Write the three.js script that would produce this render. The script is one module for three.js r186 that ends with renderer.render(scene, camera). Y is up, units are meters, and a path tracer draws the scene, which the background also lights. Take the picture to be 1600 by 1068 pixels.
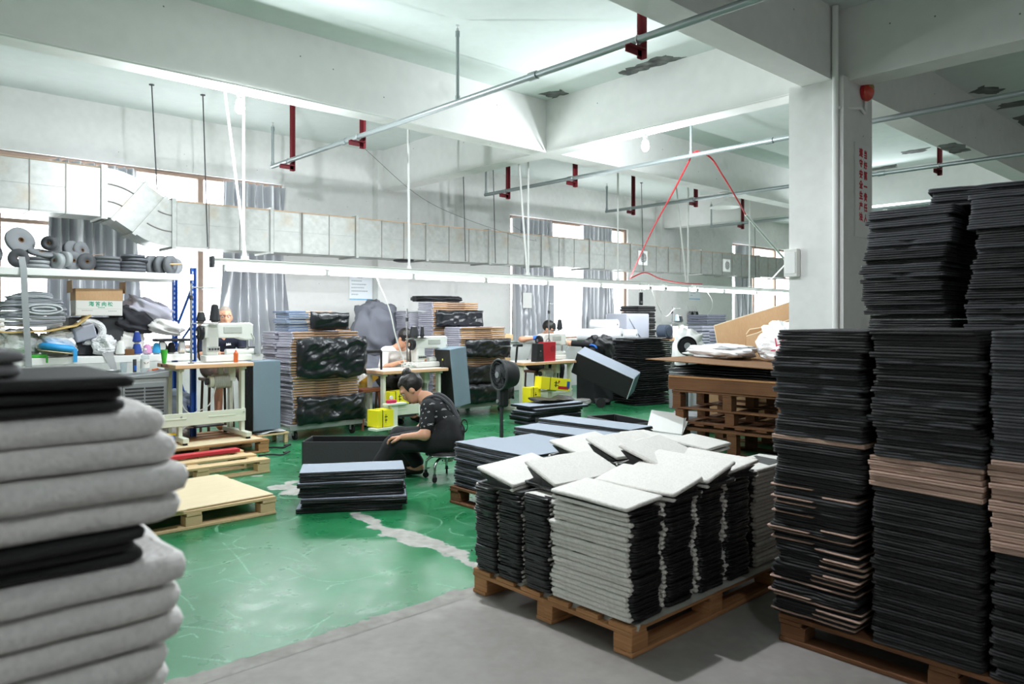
import * as THREE from 'three';
import { RoundedBoxGeometry } from 'three/addons/geometries/RoundedBoxGeometry.js';
import { mergeGeometries } from 'three/addons/utils/BufferGeometryUtils.js';
import { RectAreaLightUniformsLib } from 'three/addons/lights/RectAreaLightUniformsLib.js';

// ---------- camera, sky, exposure, large lights ----------
const scene = new THREE.Scene();
const renderer = new THREE.WebGLRenderer({ antialias: true });
renderer.toneMapping = THREE.LinearToneMapping;
renderer.toneMappingExposure = 1.4;
renderer.shadowMap.enabled = true;
RectAreaLightUniformsLib.init();
const camera = new THREE.PerspectiveCamera(49.5, 1600 / 1068, 0.05, 200);
camera.position.set(0, 1.4, 0);
{
  const yaw = THREE.MathUtils.degToRad(42.5);
  camera.lookAt(Math.sin(yaw), 1.4, -Math.cos(yaw));
  camera.setViewOffset(1600, 1068, 0, 36, 1600, 1068); // the lens is shifted down a little; the verticals stay upright
}
camera.focus = 6.2; camera.userData.fStop = 3.2;
scene.background = new THREE.Color(0.93, 0.97, 1.0);
scene.backgroundIntensity = 6;
const TUBE_POWER = 46, BULB_POWER = 11;

// ---------- helpers ----------
let seed = 7;
const rnd = () => { seed = (seed * 1664525 + 1013904223) >>> 0; return seed / 4294967296; };
const rr = (a, b) => a + (b - a) * rnd();
const V = (x, y, z) => new THREE.Vector3(x, y, z);
const taken = new Map();
function numbered(name) { const n = taken.get(name) ?? 0; taken.set(name, n + 1); return n ? name + '_' + String(n).padStart(3, '0') : name; }
const ud = (o, label, category, group, kind) => { if (label) o.userData.label = label; if (category) o.userData.category = category; if (group) o.userData.group = group; if (kind) o.userData.kind = kind; return o; };
function prep(g) { const h = g.index ? g.toNonIndexed() : g; for (const k of Object.keys(h.attributes)) if (!['position', 'normal', 'uv'].includes(k)) h.deleteAttribute(k); if (!h.attributes.uv) h.setAttribute('uv', new THREE.BufferAttribute(new Float32Array(h.attributes.position.count * 2), 2)); h.clearGroups(); return h; }
const merge = (gs) => { gs = [gs].flat(9); return gs.length === 1 ? gs[0] : mergeGeometries(gs.map(prep)); };
function mesh(name, gs, m, parent) { const o = new THREE.Mesh(merge(gs), m); o.castShadow = o.receiveShadow = true; o.name = parent ? name : numbered(name); (parent ?? scene).add(o); return o; }
const part = (parent, name, gs, m) => mesh(name, gs, m, parent);
function thing(name, label, category, [x, y, z] = [0, 0, 0], turn = 0, group) { const o = new THREE.Group(); o.name = numbered(name); o.position.set(x, y, z); o.rotation.y = turn; scene.add(o); return ud(o, label, category, group); }
const solo = (name, gs, m, label, category, group) => ud(mesh(name, gs, m), label, category, group);
const struct = (name, gs, m) => ud(mesh(name, gs, m), null, null, null, 'structure');
function copy(o, [x, y, z], turn = 0, label, group) { const c = o.clone(); c.userData = { ...o.userData }; c.name = numbered(o.name.replace(/_\d{3}$/, '')); scene.add(c); c.position.set(x, y, z); c.rotation.set(0, turn, 0); if (label) c.userData.label = label; if (group) c.userData.group = group; return c; }
// geometry: boxes are given by centre, uv in metres
function uvBox(g) { const p = g.attributes.position, n = g.attributes.normal, uv = new Float32Array(p.count * 2); for (let i = 0; i < p.count; i++) { const ax = Math.abs(n.getX(i)), ay = Math.abs(n.getY(i)), az = Math.abs(n.getZ(i)); let u, v; if (ay >= ax && ay >= az) { u = p.getX(i); v = -p.getZ(i); } else if (ax > az) { u = p.getZ(i); v = p.getY(i); } else { u = p.getX(i); v = p.getY(i); } uv[2 * i] = u; uv[2 * i + 1] = v; } g.setAttribute('uv', new THREE.BufferAttribute(uv, 2)); return g; }
const bx = (w, h, d, x = 0, y = 0, z = 0) => uvBox(new THREE.BoxGeometry(w, h, d).translate(x, y, z));
const rb = (w, h, d, x = 0, y = 0, z = 0, r = 0.01, s = 1) => uvBox(new RoundedBoxGeometry(w, h, d, s, Math.min(r, w / 2.01, h / 2.01, d / 2.01)).translate(x, y, z));
const span = (x0, x1, y0, y1, z0, z1) => bx(x1 - x0, y1 - y0, z1 - z0, (x0 + x1) / 2, (y0 + y1) / 2, (z0 + z1) / 2);
const cyl = (r0, r1, h, x = 0, y = 0, z = 0, n = 20) => new THREE.CylinderGeometry(r1, r0, h, n).translate(x, y, z);
const cylX = (r, l, x, y, z, n = 20, r2 = r) => new THREE.CylinderGeometry(r2, r, l, n).rotateZ(-Math.PI / 2).translate(x, y, z);
const cylZ = (r, l, x, y, z, n = 20, r2 = r) => new THREE.CylinderGeometry(r2, r, l, n).rotateX(Math.PI / 2).translate(x, y, z);
function rod(a, b, r, n = 8, r2 = r) { const d = b.clone().sub(a), g = new THREE.CylinderGeometry(r2, r, d.length(), n); g.applyQuaternion(new THREE.Quaternion().setFromUnitVectors(V(0, 1, 0), d.clone().normalize())); const c = a.clone().add(b).multiplyScalar(0.5); return g.translate(c.x, c.y, c.z); }
const tube = (pts, r, n = 24, s = 6) => new THREE.TubeGeometry(new THREE.CatmullRomCurve3(pts.map((p) => Array.isArray(p) ? V(...p) : p)), n, r, s);
const lathe = (pts, n = 24) => new THREE.LatheGeometry(pts.map((p) => new THREE.Vector2(p[0], p[1])), n);
const ball = (r, x = 0, y = 0, z = 0, sx = 1, sy = 1, sz = 1, n = 14) => new THREE.SphereGeometry(r, n, Math.round(n * 0.7)).scale(sx, sy, sz).translate(x, y, z);
const extr = (pts, d, bev = 0) => { const s = new THREE.Shape(pts.map((p) => new THREE.Vector2(p[0], p[1]))); return new THREE.ExtrudeGeometry(s, { depth: d, bevelEnabled: bev > 0, bevelSize: bev, bevelThickness: bev, bevelSegments: 1, curveSegments: 6 }); };
// value noise
const H3 = (x, y, z) => { let h = (x * 374761393 + y * 668265263 + z * 2147483647) | 0; h = Math.imul(h ^ (h >>> 13), 1274126177); h ^= h >>> 16; return (h >>> 0) / 4294967296; };
const sm = (t) => t * t * (3 - 2 * t);
function noise(x, y, z = 0) { const X = Math.floor(x), Y = Math.floor(y), Z = Math.floor(z), u = sm(x - X), v = sm(y - Y), w = sm(z - Z), L = (a, b, t) => a + (b - a) * t; const f = (k) => L(L(H3(X, Y, k), H3(X + 1, Y, k), u), L(H3(X, Y + 1, k), H3(X + 1, Y + 1, k), u), v); return w ? L(f(Z), f(Z + 1), w) : f(Z); }
const fbm = (x, y, o = 4, z = 0) => { let s = 0, a = 0.5, t = 0; for (let i = 0; i < o; i++) { s += a * noise(x, y, z); t += a; a *= 0.5; x = x * 2.03 + 17.1; y = y * 2.03 + 9.7; } return s / t; };
function tex(w, h, fn, srgb = true, wrap = THREE.RepeatWrapping) { const d = new Uint8Array(w * h * 4); for (let j = 0; j < h; j++) for (let i = 0; i < w; i++) { const c = fn(i, j), k = (j * w + i) * 4; d[k] = c[0]; d[k + 1] = c[1]; d[k + 2] = c[2]; d[k + 3] = 255; } const t = new THREE.DataTexture(d, w, h); t.magFilter = THREE.LinearFilter; t.minFilter = THREE.LinearFilter; t.wrapS = t.wrapT = wrap; if (srgb) t.colorSpace = THREE.SRGBColorSpace; t.needsUpdate = true; return t; }
const grey = (v) => { v = Math.max(0, Math.min(255, v)); return [v, v, v]; };
const M = (c, r = 0.7, o = {}) => new THREE.MeshStandardMaterial({ color: c, roughness: r, ...o });
const rep = (t, s, s2 = s) => { const c = t.clone(); c.repeat.set(s, s2); c.needsUpdate = true; return c; };
// tileable noise texture: blends the wrap-around
const tfbm = (i, j, n, f, o, z = 0) => { const u = i / n, v = j / n, a = fbm(u * f, v * f, o, z), b = fbm((u + 1) * f, v * f, o, z), c = fbm(u * f, (v + 1) * f, o, z), d = fbm((u + 1) * f, (v + 1) * f, o, z), p = sm(1 - u), q = sm(1 - v); return (a * (1 - p) + b * p) * (1 - q) + (c * (1 - p) + d * p) * q; };

// ---------- textures and materials ----------
const N512 = tex(512, 512, (i, j) => grey(255 * tfbm(i, j, 512, 10, 5)), false);
const plasterMap = tex(1024, 1024, (i, j) => {
  const a = tfbm(i, j, 1024, 5, 5), b = tfbm(i, j, 1024, 60, 2, 3), st = tfbm(i, j, 1024, 9, 4, 7);
  let v = 232 + 16 * (a - 0.5) + 10 * (b - 0.5); let w = v, x = v - 3;
  if (st > 0.66) { const k = (st - 0.66) * 130; v -= k; w -= k * 0.95; x -= k; }
  if (H3(i >> 1, j >> 1, 5) > 0.99985) { v -= 120; w -= 120; x -= 120; }
  return [v, w, x].map((q) => Math.max(0, Math.min(255, q)));
});
const ceilMap = tex(512, 512, (i, j) => { const a = tfbm(i, j, 512, 5, 5), b = tfbm(i, j, 512, 40, 2, 3), v = 226 + 14 * (a - 0.5) + 8 * (b - 0.5); return [v - 5, v + 3, v - 1]; });
const wallMat = M(0xffffff, 0.92, { map: rep(plasterMap, 0.25), bumpMap: rep(N512, 0.8), bumpScale: 0.002 });
const ceilMat = M(0xffffff, 0.92, { map: rep(ceilMap, 0.25) });
const beamMat = M(0xffffff, 0.92, { map: rep(plasterMap, 0.17) });
const patchMat = M(0x9b9d9a, 0.95, { map: rep(N512, 1.2) });
const steel = M(0xc3c5c4, 0.38, { metalness: 0.75 });
const galv = M(0xc4c7c2, 0.42, { metalness: 0.45, map: tex(256, 256, (i, j) => { const v = 222 + 40 * (tfbm(i, j, 256, 18, 3) - 0.5), s = Math.max(0, tfbm(i, j, 256, 4, 4, 5) - 0.56) * 260; return [v, v - s * 0.28, v - s * 0.6].map((q) => Math.max(0, Math.min(255, q))); }) });
const galvPipe = M(0x9aa3a3, 0.4, { metalness: 0.6 });
const redSteel = M(0x6e1f26, 0.55);
const white = M(0xf1f1ee, 0.5), cream = M(0xdfe2d0, 0.45), offWhite = M(0xe6e6e0, 0.7), black = M(0x17181a, 0.6), darkGrey = M(0x35373a, 0.6), midGrey = M(0x87898b, 0.6), chrome = M(0xd8d8d8, 0.18, { metalness: 1 }), rubber = M(0x141414, 0.8);
const blueSteel = M(0x1d56ad, 0.45), red = M(0xb8202c, 0.5), orange = M(0xd8642a, 0.5), yellow = M(0xf0e21e, 0.6), green = M(0x3fae35, 0.5), brownFrame = M(0x9c8474, 0.5), skyBlue = M(0x2f9fe0, 0.45);
function woodTex(r, g, b, dr) { return tex(256, 256, (i, j) => { const a = tfbm(i, j, 256, 3, 3), q = tfbm(i * 0.2, j * 8 % 256, 256, 24, 3, 4), v = (q - 0.5) * dr + (a - 0.5) * dr * 0.8; return [r + v, g + v * 0.9, b + v * 0.8].map((t) => Math.max(0, Math.min(255, t))); }); }
const palletMap = woodTex(176, 128, 84, 60), paleWoodMap = woodTex(214, 186, 142, 26), plyMap = woodTex(226, 208, 172, 14);
const palletWood = M(0xffffff, 0.8, { map: palletMap }), paleWood = M(0xffffff, 0.8, { map: paleWoodMap }), ply = M(0xffffff, 0.7, { map: plyMap }), darkPallet = M(0x9c8f84, 0.85, { map: palletMap });
const cardMap = tex(256, 256, (i, j) => { const v = (tfbm(i, j, 256, 5, 4) - 0.5) * 22 + (H3(i, j >> 3, 2) - 0.5) * 8; return [186 + v, 150 + v, 112 + v]; });
const card = M(0xffffff, 0.9, { map: cardMap }), cardDark = M(0xa89886, 0.9, { map: cardMap });
const beech = M(0xe3b58c, 0.5), tableTopMat = M(0xeee6dc, 0.45);
const fabricBump = rep(N512, 9);
const feltBlack = M(0x18191a, 0.75, { bumpMap: fabricBump, bumpScale: 0.001 }), feltGrey = M(0x36383b, 0.85, { bumpMap: fabricBump, bumpScale: 0.001 }), feltDark = M(0x101112, 0.8);
const nonwoven = M(0x131416, 0.42, { bumpMap: rep(N512, 4), bumpScale: 0.004 }), plasticBlack = M(0x191c20, 0.3, { bumpMap: rep(N512, 1.6), bumpScale: 0.006 });
const boucleBump = tex(256, 256, (i, j) => grey(255 * (0.55 * tfbm(i, j, 256, 44, 2) + 0.45 * tfbm(i, j, 256, 20, 2, 6))), false);
const boucleMap = tex(256, 256, (i, j) => { const a = tfbm(i, j, 256, 44, 2), v = 238 + 24 * (a - 0.5); return [v, v - 1, v - 4].map((q) => Math.min(255, q)); });
const boucle = M(0xf3f2ee, 0.95, { map: rep(boucleMap, 4), bumpMap: rep(boucleBump, 4), bumpScale: 0.004 });
const plush = M(0xf2f2f1, 1, { map: rep(boucleMap, 3), bumpMap: rep(boucleBump, 2.2), bumpScale: 0.006 });
const slateCloth = M(0x7b8c98, 0.8, { bumpMap: fabricBump, bumpScale: 0.0006 }), slateTop = M(0x9aa4b2, 0.7, { bumpMap: fabricBump, bumpScale: 0.0006 }), lavGrey = M(0xa9a8b4, 0.8), beigeBoard = M(0xb09484, 0.85, { bumpMap: fabricBump, bumpScale: 0.0006 });
const skin = M(0xd9a283, 0.55), hairMat = M(0x16120f, 0.45);
const silver = M(0xd6d8dc, 0.36, { metalness: 0.35, side: THREE.DoubleSide });
const bagWhite = M(0xeeeeee, 0.6, { bumpMap: rep(N512, 3), bumpScale: 0.02 });
const glass = new THREE.MeshPhysicalMaterial({ color: 0xffffff, roughness: 0.02, transmission: 1, thickness: 0, ior: 1.45 });
const clearPlastic = new THREE.MeshPhysicalMaterial({ color: 0xf2f6f8, roughness: 0.12, transmission: 0.85, thickness: 0 });

// ---------- floor ----------
const GX0 = -1, GX1 = 15, GZ0 = -10.8, GZ1 = -2.9, EDGE = -2.97;
const blob = (x, z, pts) => { let m = 9; for (const [a, b, r] of pts) { const d = Math.hypot(x - a, z - b) - r; if (d < m) m = d; } return m; };
const seg = (x, z, a, b, r0, r1) => { const dx = b[0] - a[0], dz = b[1] - a[1]; let t = ((x - a[0]) * dx + (z - a[1]) * dz) / (dx * dx + dz * dz); t = Math.max(0, Math.min(1, t)); return Math.hypot(x - a[0] - dx * t, z - a[1] - dz * t) - (r0 + (r1 - r0) * t); };
function peel(x, z) { // distance to worn-through paint
  let d = blob(x, z, [[2.78, -5.85, 0.1], [2.86, -5.7, 0.08], [2.74, -5.6, 0.09], [2.88, -5.95, 0.07], [2.85, -6.2, 0.015], [2.78, -6.42, 0.02]]);
  d = Math.min(d, seg(x, z, [2.77, -4.72], [2.74, -4.25], 0.045, 0.035), seg(x, z, [2.72, -4.3], [2.72, -3.85], 0.06, 0.1), seg(x, z, [2.73, -3.85], [2.76, -3.5], 0.09, 0.06), seg(x, z, [2.74, -3.5], [2.7, -3.1], 0.03, 0.012));
  d = Math.min(d, z > EDGE - 0.03 ? -0.2 : 9, EDGE - z + 0.0 < 0.06 ? (EDGE - z) - 0.02 : 9);
  return d + (fbm(x * 9, z * 9, 4) - 0.5) * 0.16 + (fbm(x * 30, z * 30, 2) - 0.5) * 0.04;
}
const scr = []; for (let i = 0; i < 420; i++) { const x = rr(0.3, 9), z = rr(-9, -3), a = rr(0, 6.28), l = rr(0.08, 0.7); scr.push([x, z, x + Math.cos(a) * l, z + Math.sin(a) * l, rr(-0.1, 0.1)]); }
const FW = 2048, FH = 1024, scrMask = new Float32Array(FW * FH);
for (const [x0, z0, x1, z1, c] of scr) { const n = 180; for (let k = 0; k <= n; k++) { const t = k / n, x = x0 + (x1 - x0) * t - (z1 - z0) * c * Math.sin(t * 3.14) * 4, z = z0 + (z1 - z0) * t + (x1 - x0) * c * Math.sin(t * 3.14) * 4, i = Math.round((x - GX0) / (GX1 - GX0) * FW), j = Math.round((z - GZ0) / (GZ1 - GZ0) * FH); if (i > 0 && j > 0 && i < FW && j < FH) scrMask[j * FW + i] = Math.max(scrMask[j * FW + i], 0.25 + 0.6 * noise(t * 9, x0 * 50)); } }
const greenRough = new Uint8Array(FW * FH * 4);
const greenMap = tex(FW, FH, (i, j) => {
  const x = GX0 + (GX1 - GX0) * (i + 0.5) / FW, z = GZ0 + (GZ1 - GZ0) * (j + 0.5) / FH;
  const a = fbm(x * 1.1, z * 1.1, 5), b = fbm(x * 12, z * 12, 3), dust = Math.max(0, fbm(x * 2.6 + 4, z * 2.6, 6) - 0.5) * 1.3, p = peel(x, z), k = (j * FW + i) * 4;
  let r = 34 + 16 * (a - 0.5), g = 118 + 26 * (a - 0.5), bl = 72 + 18 * (a - 0.5), ro = 78 + 40 * (b - 0.5) + 50 * dust;
  const wear = Math.min(0.6, dust * 0.55 + Math.max(0, b - 0.62) * 0.5); r += (150 - r) * wear; g += (186 - g) * wear; bl += (166 - bl) * wear;
  const s = scrMask[k / 4] * 0.75; r += (205 - r) * s; g += (218 - g) * s; bl += (206 - bl) * s; ro += s * 90;
  if (p < 0.012) { const v = (z > EDGE - 0.16 ? 148 : 172) + 40 * (fbm(x * 22, z * 22, 3) - 0.5), q = p < 0 ? 1 : 1 - p / 0.012; r += (v - r) * q; g += (v - 2 - g) * q; bl += (v - 8 - bl) * q; ro += (215 - ro) * q; }
  greenRough[k] = greenRough[k + 1] = greenRough[k + 2] = Math.max(30, Math.min(235, ro)); greenRough[k + 3] = 255;
  return [r, g, bl].map((q) => Math.max(0, Math.min(255, q)));
}, true, THREE.ClampToEdgeWrapping);
const greenR = new THREE.DataTexture(greenRough, FW, FH); greenR.magFilter = greenR.minFilter = THREE.LinearFilter; greenR.needsUpdate = true;
const epoxy = new THREE.MeshPhysicalMaterial({ color: 0xffffff, roughness: 1, specularIntensity: 0.85, map: greenMap, roughnessMap: greenR, bumpMap: rep(N512, 24, 12), bumpScale: 0.0012 });
const concMap = tex(1024, 1024, (i, j) => { const a = tfbm(i, j, 1024, 6, 6), b = tfbm(i, j, 1024, 90, 2, 3), s = Math.max(0, tfbm(i, j, 1024, 14, 4, 9) - 0.6) * 200; const v = 146 + 60 * (a - 0.5) + 18 * (b - 0.5) + s * 0.6; return [v, v - 3, v - 8].map((q) => Math.max(0, Math.min(255, q))); });
const concrete = M(0xffffff, 0.62, { map: rep(concMap, 0.3), bumpMap: rep(N512, 1.4), bumpScale: 0.003 });
const X0 = -8.6, X1 = 22.7, Z0 = -10.7, Z1 = 4.6, CH = 4.2, BB = 3.55;
{
  const g = new THREE.PlaneGeometry(X1 - X0, EDGE + 0.07 - Z0, 1, 1).rotateX(-Math.PI / 2).translate((X0 + X1) / 2, 0, (EDGE + 0.07 + Z0) / 2);
  const p = g.attributes.position, uv = g.attributes.uv;
  for (let i = 0; i < p.count; i++) uv.setXY(i, (p.getX(i) - GX0) / (GX1 - GX0), (p.getZ(i) - GZ0) / (GZ1 - GZ0));
  const f = struct('floor', g, epoxy); f.userData.label = 'glossy green painted workshop floor with worn patches';
  const c = struct('floor', span(X0, X1, -0.2, -0.001, Z0, Z1), concrete); c.userData.label = 'bare grey concrete floor of the aisle';
}
// ---------- walls, windows ----------
const WT = 3.44, WS = 0.98;
const WIN = [[-6.6, -2.95], [1.43, 5.07], [9.75, 13.4], [17.85, 21.5]];
{
  const gs = [span(X0, X1, 0, WS, Z0 - 0.2, Z0), span(X0, X1, WT, CH, Z0 - 0.2, Z0)];
  let x = X0; for (const [a, b] of [...WIN, [X1, X1]]) { gs.push(span(x, a, WS, WT, Z0 - 0.2, Z0)); x = b; }
  struct('wall_back', gs, wallMat);
  struct('wall_left', span(X0 - 0.2, X0, 0, CH, Z0 - 0.2, Z1 + 0.2), wallMat);
  struct('wall_right', span(X1, X1 + 0.2, 0, CH, Z0 - 0.2, Z1 + 0.2), wallMat);
  struct('wall_front', span(X0, X1, 0, CH, Z1, Z1 + 0.2), wallMat);
  struct('ceiling', span(X0 - 0.2, X1 + 0.2, CH, CH + 0.2, Z0 - 0.2, Z1 + 0.2), ceilMat);
  for (const zc of [-6.86, -3.11, 0.7]) struct('ceiling_beam', span(X0, X1, BB, CH, zc - 0.14, zc + 0.14), beamMat);
  for (const xc of [-0.9, 6.89, 14.7]) struct('ceiling_beam', span(xc - 0.14, xc + 0.14, BB - 0.001, CH, Z0, Z1), beamMat);
  for (const xc of [-0.9, 6.95, 14.75]) struct('column', span(xc - 0.32, xc + 0.3, 0, BB + 0.02, -3.38, -2.87), wallMat);
  for (const xc of [-0.9, 6.95, 14.75]) struct('column', span(xc - 0.3, xc + 0.3, 0, CH, Z0, Z0 + 0.16), wallMat);
  WIN.forEach(([a, b], n) => {
    const w = new THREE.Group(); w.name = 'window_' + (n + 1); w.userData.kind = 'structure'; scene.add(w);
    const z = Z0 - 0.1, t = 0.05, mid = [a + 0.03, a + (b - a) / 3, a + 2 * (b - a) / 3, b - 0.03], trans = WS + 1.62;
    const fr = []; for (const x of mid) fr.push(rb(t * 1.5, WT - WS, 0.09, x, (WT + WS) / 2, z, 0.006));
    for (const y of [WS + 0.03, trans, WT - 0.03]) fr.push(rb(b - a, t, 0.08, (a + b) / 2, y, z, 0.006));
    part(w, 'window_frame', fr, brownFrame);
    for (let k = 0; k < 3; k++) for (const [y0, y1] of [[WS + 0.05, trans - 0.02], [trans + 0.02, WT - 0.05]]) part(w, 'pane', bx(mid[k + 1] - mid[k] - 0.07, y1 - y0, 0.006, (mid[k] + mid[k + 1]) / 2, (y0 + y1) / 2, z), glass);
    part(w, 'window_sill', rb(b - a + 0.06, 0.04, 0.26, (a + b) / 2, WS - 0.015, Z0 - 0.06, 0.01), offWhite);
  });
}
function curtain(x0, x1, y0, y1, z, label, flare = 0) { // hung cloth with deep folds
  const nx = Math.round((x1 - x0) * 60), ny = 14, g = new THREE.PlaneGeometry(1, 1, nx, ny), p = g.attributes.position, s = rr(0, 50);
  for (let i = 0; i < p.count; i++) {
    const u = p.getX(i) + 0.5, v = p.getY(i) + 0.5, dn = 1 - v;
    const ph = u * (x1 - x0) * 52 + 5 * noise(u * 6 + s, v * 1.5), am = 0.05 + 0.06 * noise(u * 7, v * 2 + s) + 0.02 * dn;
    p.setXYZ(i, x0 + (x1 - x0) * u + flare * dn * (u - 0.3) + 0.03 * (noise(u * 9 + s, v * 3) - 0.5), y0 + (y1 - y0) * v + 0.02 * Math.sin(u * 20 + s) * dn, z + am * Math.sin(ph) + 0.02 * Math.sin(ph * 2.3 + v * 3));
  }
  g.computeVertexNormals();
  return solo('curtain', g, silver, label, 'curtain', 'silver blackout curtains');
}
curtain(1.95, 2.98, 0.93, 3.38, Z0 + 0.1, 'silver curtain hanging behind the rack of tape rolls', 0.05);
curtain(4.1, 5.02, 0.92, 3.38, Z0 + 0.1, 'silver curtain beside the white wall, behind the sewing man', 0.1);
curtain(9.78, 10.75, 0.95, 3.38, Z0 + 0.1, 'silver curtain with a paper pinned on, behind the worker in blue gloves', 0.05);
curtain(11.7, 12.7, 0.95, 3.38, Z0 + 0.1, 'silver curtain between two bare panes above the white rolls', 0.12);
curtain(17.9, 18.6, 0.95, 3.38, Z0 + 0.1, 'narrow silver curtain at the window beyond the cardboard sheets', 0.05);
curtain(20.9, 21.45, 0.95, 3.38, Z0 + 0.1, 'narrow silver curtain almost hidden by the column', 0.05);
// peeled plaster
function flake(pts, y, seedN, parentName = 'peeled_plaster') { // irregular patch under the ceiling
  const P = []; pts.forEach((p, k) => { const q = pts[(k + 1) % pts.length]; for (let t = 0; t < 6; t++) { const f = t / 6; P.push([p[0] + (q[0] - p[0]) * f + (noise(k * 6 + t, seedN) - 0.5) * 0.06, p[1] + (q[1] - p[1]) * f + (noise(seedN, k * 6 + t) - 0.5) * 0.06]); } });
  const g = extr(P.map(([x, z]) => [x, -z]), 0.003).rotateX(-Math.PI / 2).translate(0, y - 0.003, 0);
  return ud(mesh(parentName, g, patchMat), 'grey bare patch where the ceiling plaster has flaked off', null, null, 'structure');
}
flake([[6.58, -5.39], [6.53, -5.07], [6.5, -4.7], [6.74, -4.6], [6.74, -5.0], [6.74, -5.41]], CH, 3);
flake([[6.5, -6.58], [6.56, -6.3], [6.72, -6.3], [6.74, -6.57]], CH, 5);
flake([[10.2, -2.75], [10.5, -2.6], [10.7, -2.72], [10.4, -2.95]], CH, 6);
flake([[11.2, -2.8], [11.3, -2.4], [11.55, -2.4], [11.5, -2.94]], CH, 7);
flake([[12.1, -2.9], [11.9, -2.5], [12.7, -2.5], [12.8, -2.9]], CH, 8);
flake([[13.2, -4.75], [13.2, -4.3], [13.5, -4.5], [13.4, -4.8]], CH, 9);
flake([[14.3, -5.8], [14.2, -5.2], [14.5, -5.3], [14.5, -5.9]], CH, 10);
flake([[10.1, -3.24], [10.1, -2.99], [10.7, -2.99], [10.75, -3.24]], BB, 11);
// ---------- sprinkler pipes, brackets ----------
const PY = 3.43;
function sprinkler(x, z0, z1, risers, label) {
  const t = thing('sprinkler_pipe', label, 'pipe', [x, PY, 0], 0, 'sprinkler pipes under the ceiling');
  part(t, 'pipe', cylZ(0.028, z1 - z0, 0, 0, (z0 + z1) / 2, 14), galvPipe);
  const j = []; for (let z = z0 + 1.9; z < z1; z += 3.1) j.push(cylZ(0.036, 0.09, 0, 0, z, 14)); for (const g of j) part(t, 'coupling', g, galvPipe);
  for (const [z, h] of risers) {
    const r = part(t, 'riser', [cyl(0.017, 0.017, h, 0, h / 2, z, 10), cyl(0.024, 0.024, 0.05, 0, 0.035, z, 10), cyl(0.022, 0.022, 0.05, 0, h, z, 10)], galvPipe);
    part(r, 'sprinkler_head', [cyl(0.016, 0.012, 0.03, 0, h + 0.035, z, 10), cyl(0.004, 0.004, 0.04, 0, h + 0.06, z, 6), cyl(0.018, 0.018, 0.004, 0, h + 0.08, z, 12)], steel);
  }
  return t;
}
sprinkler(4.32, -9.45, 4.5, [[-9.43, 0.5], [-5.47, 0.64], [-1.5, 0.64]], 'grey sprinkler pipe crossing above the seated woman, with upright heads');
sprinkler(7.88, -9.25, 4.5, [[-9.23, 0.4], [-5.3, 0.5], [-1.6, 0.5]], 'grey sprinkler pipe passing behind the column below the alarm lamp');
sprinkler(10.8, -9.15, 4.5, [[-9.13, 0.45], [-4.4, 0.5]], 'grey sprinkler pipe that a red bracket holds beyond the column');
sprinkler(14.2, -9.05, 4.5, [[-9.03, 0.45], [-7.2, 0.5]], 'distant grey sprinkler pipe above the cardboard sheets');
for (const [x, z, top, lab] of [[4.32, -8.97, CH, 'red steel bracket nearest the end of the first pipe'], [4.32, -7.25, CH, 'red steel bracket beside the beam on the first pipe'], [4.32, -3.36, CH, 'red steel bracket close overhead with a notched lower end'], [7.88, -8.75, CH, 'red steel bracket above the curtain with the paper'], [7.88, -7.3, CH, 'red steel bracket above the middle window mullion'], [10.8, -8.54, CH, 'tall red steel bracket left of the red cable'], [10.8, -7.2, CH, 'short red steel bracket behind the red cable'], [14.2, -8.3, CH, 'far red steel bracket above the last window'], [10.8, -3.42, CH, 'red steel bracket seen between column and tall black stack']]) {
  const t = thing('pipe_bracket', lab, 'bracket', [x, 0, z], 0, 'red pipe brackets');
  part(t, 'upright', [rb(0.055, top - PY + 0.12, 0.008, 0.06, (top + PY - 0.12) / 2, -0.03, 0.003), rb(0.008, top - PY + 0.12, 0.05, 0.085, (top + PY - 0.12) / 2, -0.008, 0.003)], redSteel);
  part(t, 'foot', [rb(0.19, 0.05, 0.008, -0.01, PY - 0.075, -0.03, 0.003), rb(0.19, 0.008, 0.05, -0.01, PY - 0.052, -0.008, 0.003)], redSteel);
  part(t, 'clamp', new THREE.TorusGeometry(0.031, 0.005, 6, 18).translate(0, PY, 0.005), steel);
}
// ---------- bulbs ----------
const bulbGlow = new THREE.MeshStandardMaterial({ color: 0xffffff, emissive: 0xf4fbff, emissiveIntensity: 6, roughness: 0.4 });
function bulb(x, z, y, label, power, plate = 0.06) {
  const t = thing('ceiling_bulb', label, 'lamp', [x, y, z]);
  part(t, 'ceiling_rose', lathe([[0, 0], [plate, 0], [plate, -0.012], [plate * 0.6, -0.03], [0.03, -0.035], [0, -0.035]]), white);
  part(t, 'holder', lathe([[0, -0.03], [0.03, -0.03], [0.026, -0.075], [0.02, -0.08], [0, -0.08]]), white);
  part(t, 'bulb_collar', lathe([[0, -0.075], [0.016, -0.075], [0.034, -0.1], [0.034, -0.125], [0, -0.125]]), white);
  const b = part(t, 'bulb', lathe([[0.026, -0.12], [0.04, -0.14], [0.047, -0.17], [0.04, -0.2], [0.022, -0.222], [0, -0.226]]), bulbGlow);
  const l = new THREE.PointLight(0xf2f9ff, power); l.position.set(0, -0.175, 0); l.shadow.radius = 2; l.castShadow = true; l.name = 'bulb_light'; t.add(l); b.castShadow = false;
}
bulb(2.82, -6.86, BB, 'bare glowing bulb under the long beam above the tape rolls', BULB_POWER, 0.1);
bulb(6.89, -5.25, BB, 'bare glowing bulb under the cross beam beside the grey plaster patch', BULB_POWER, 0.1);
bulb(14.7, -5.6, BB, 'small glowing bulb peeping out beside the column', BULB_POWER * 0.6);
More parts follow.
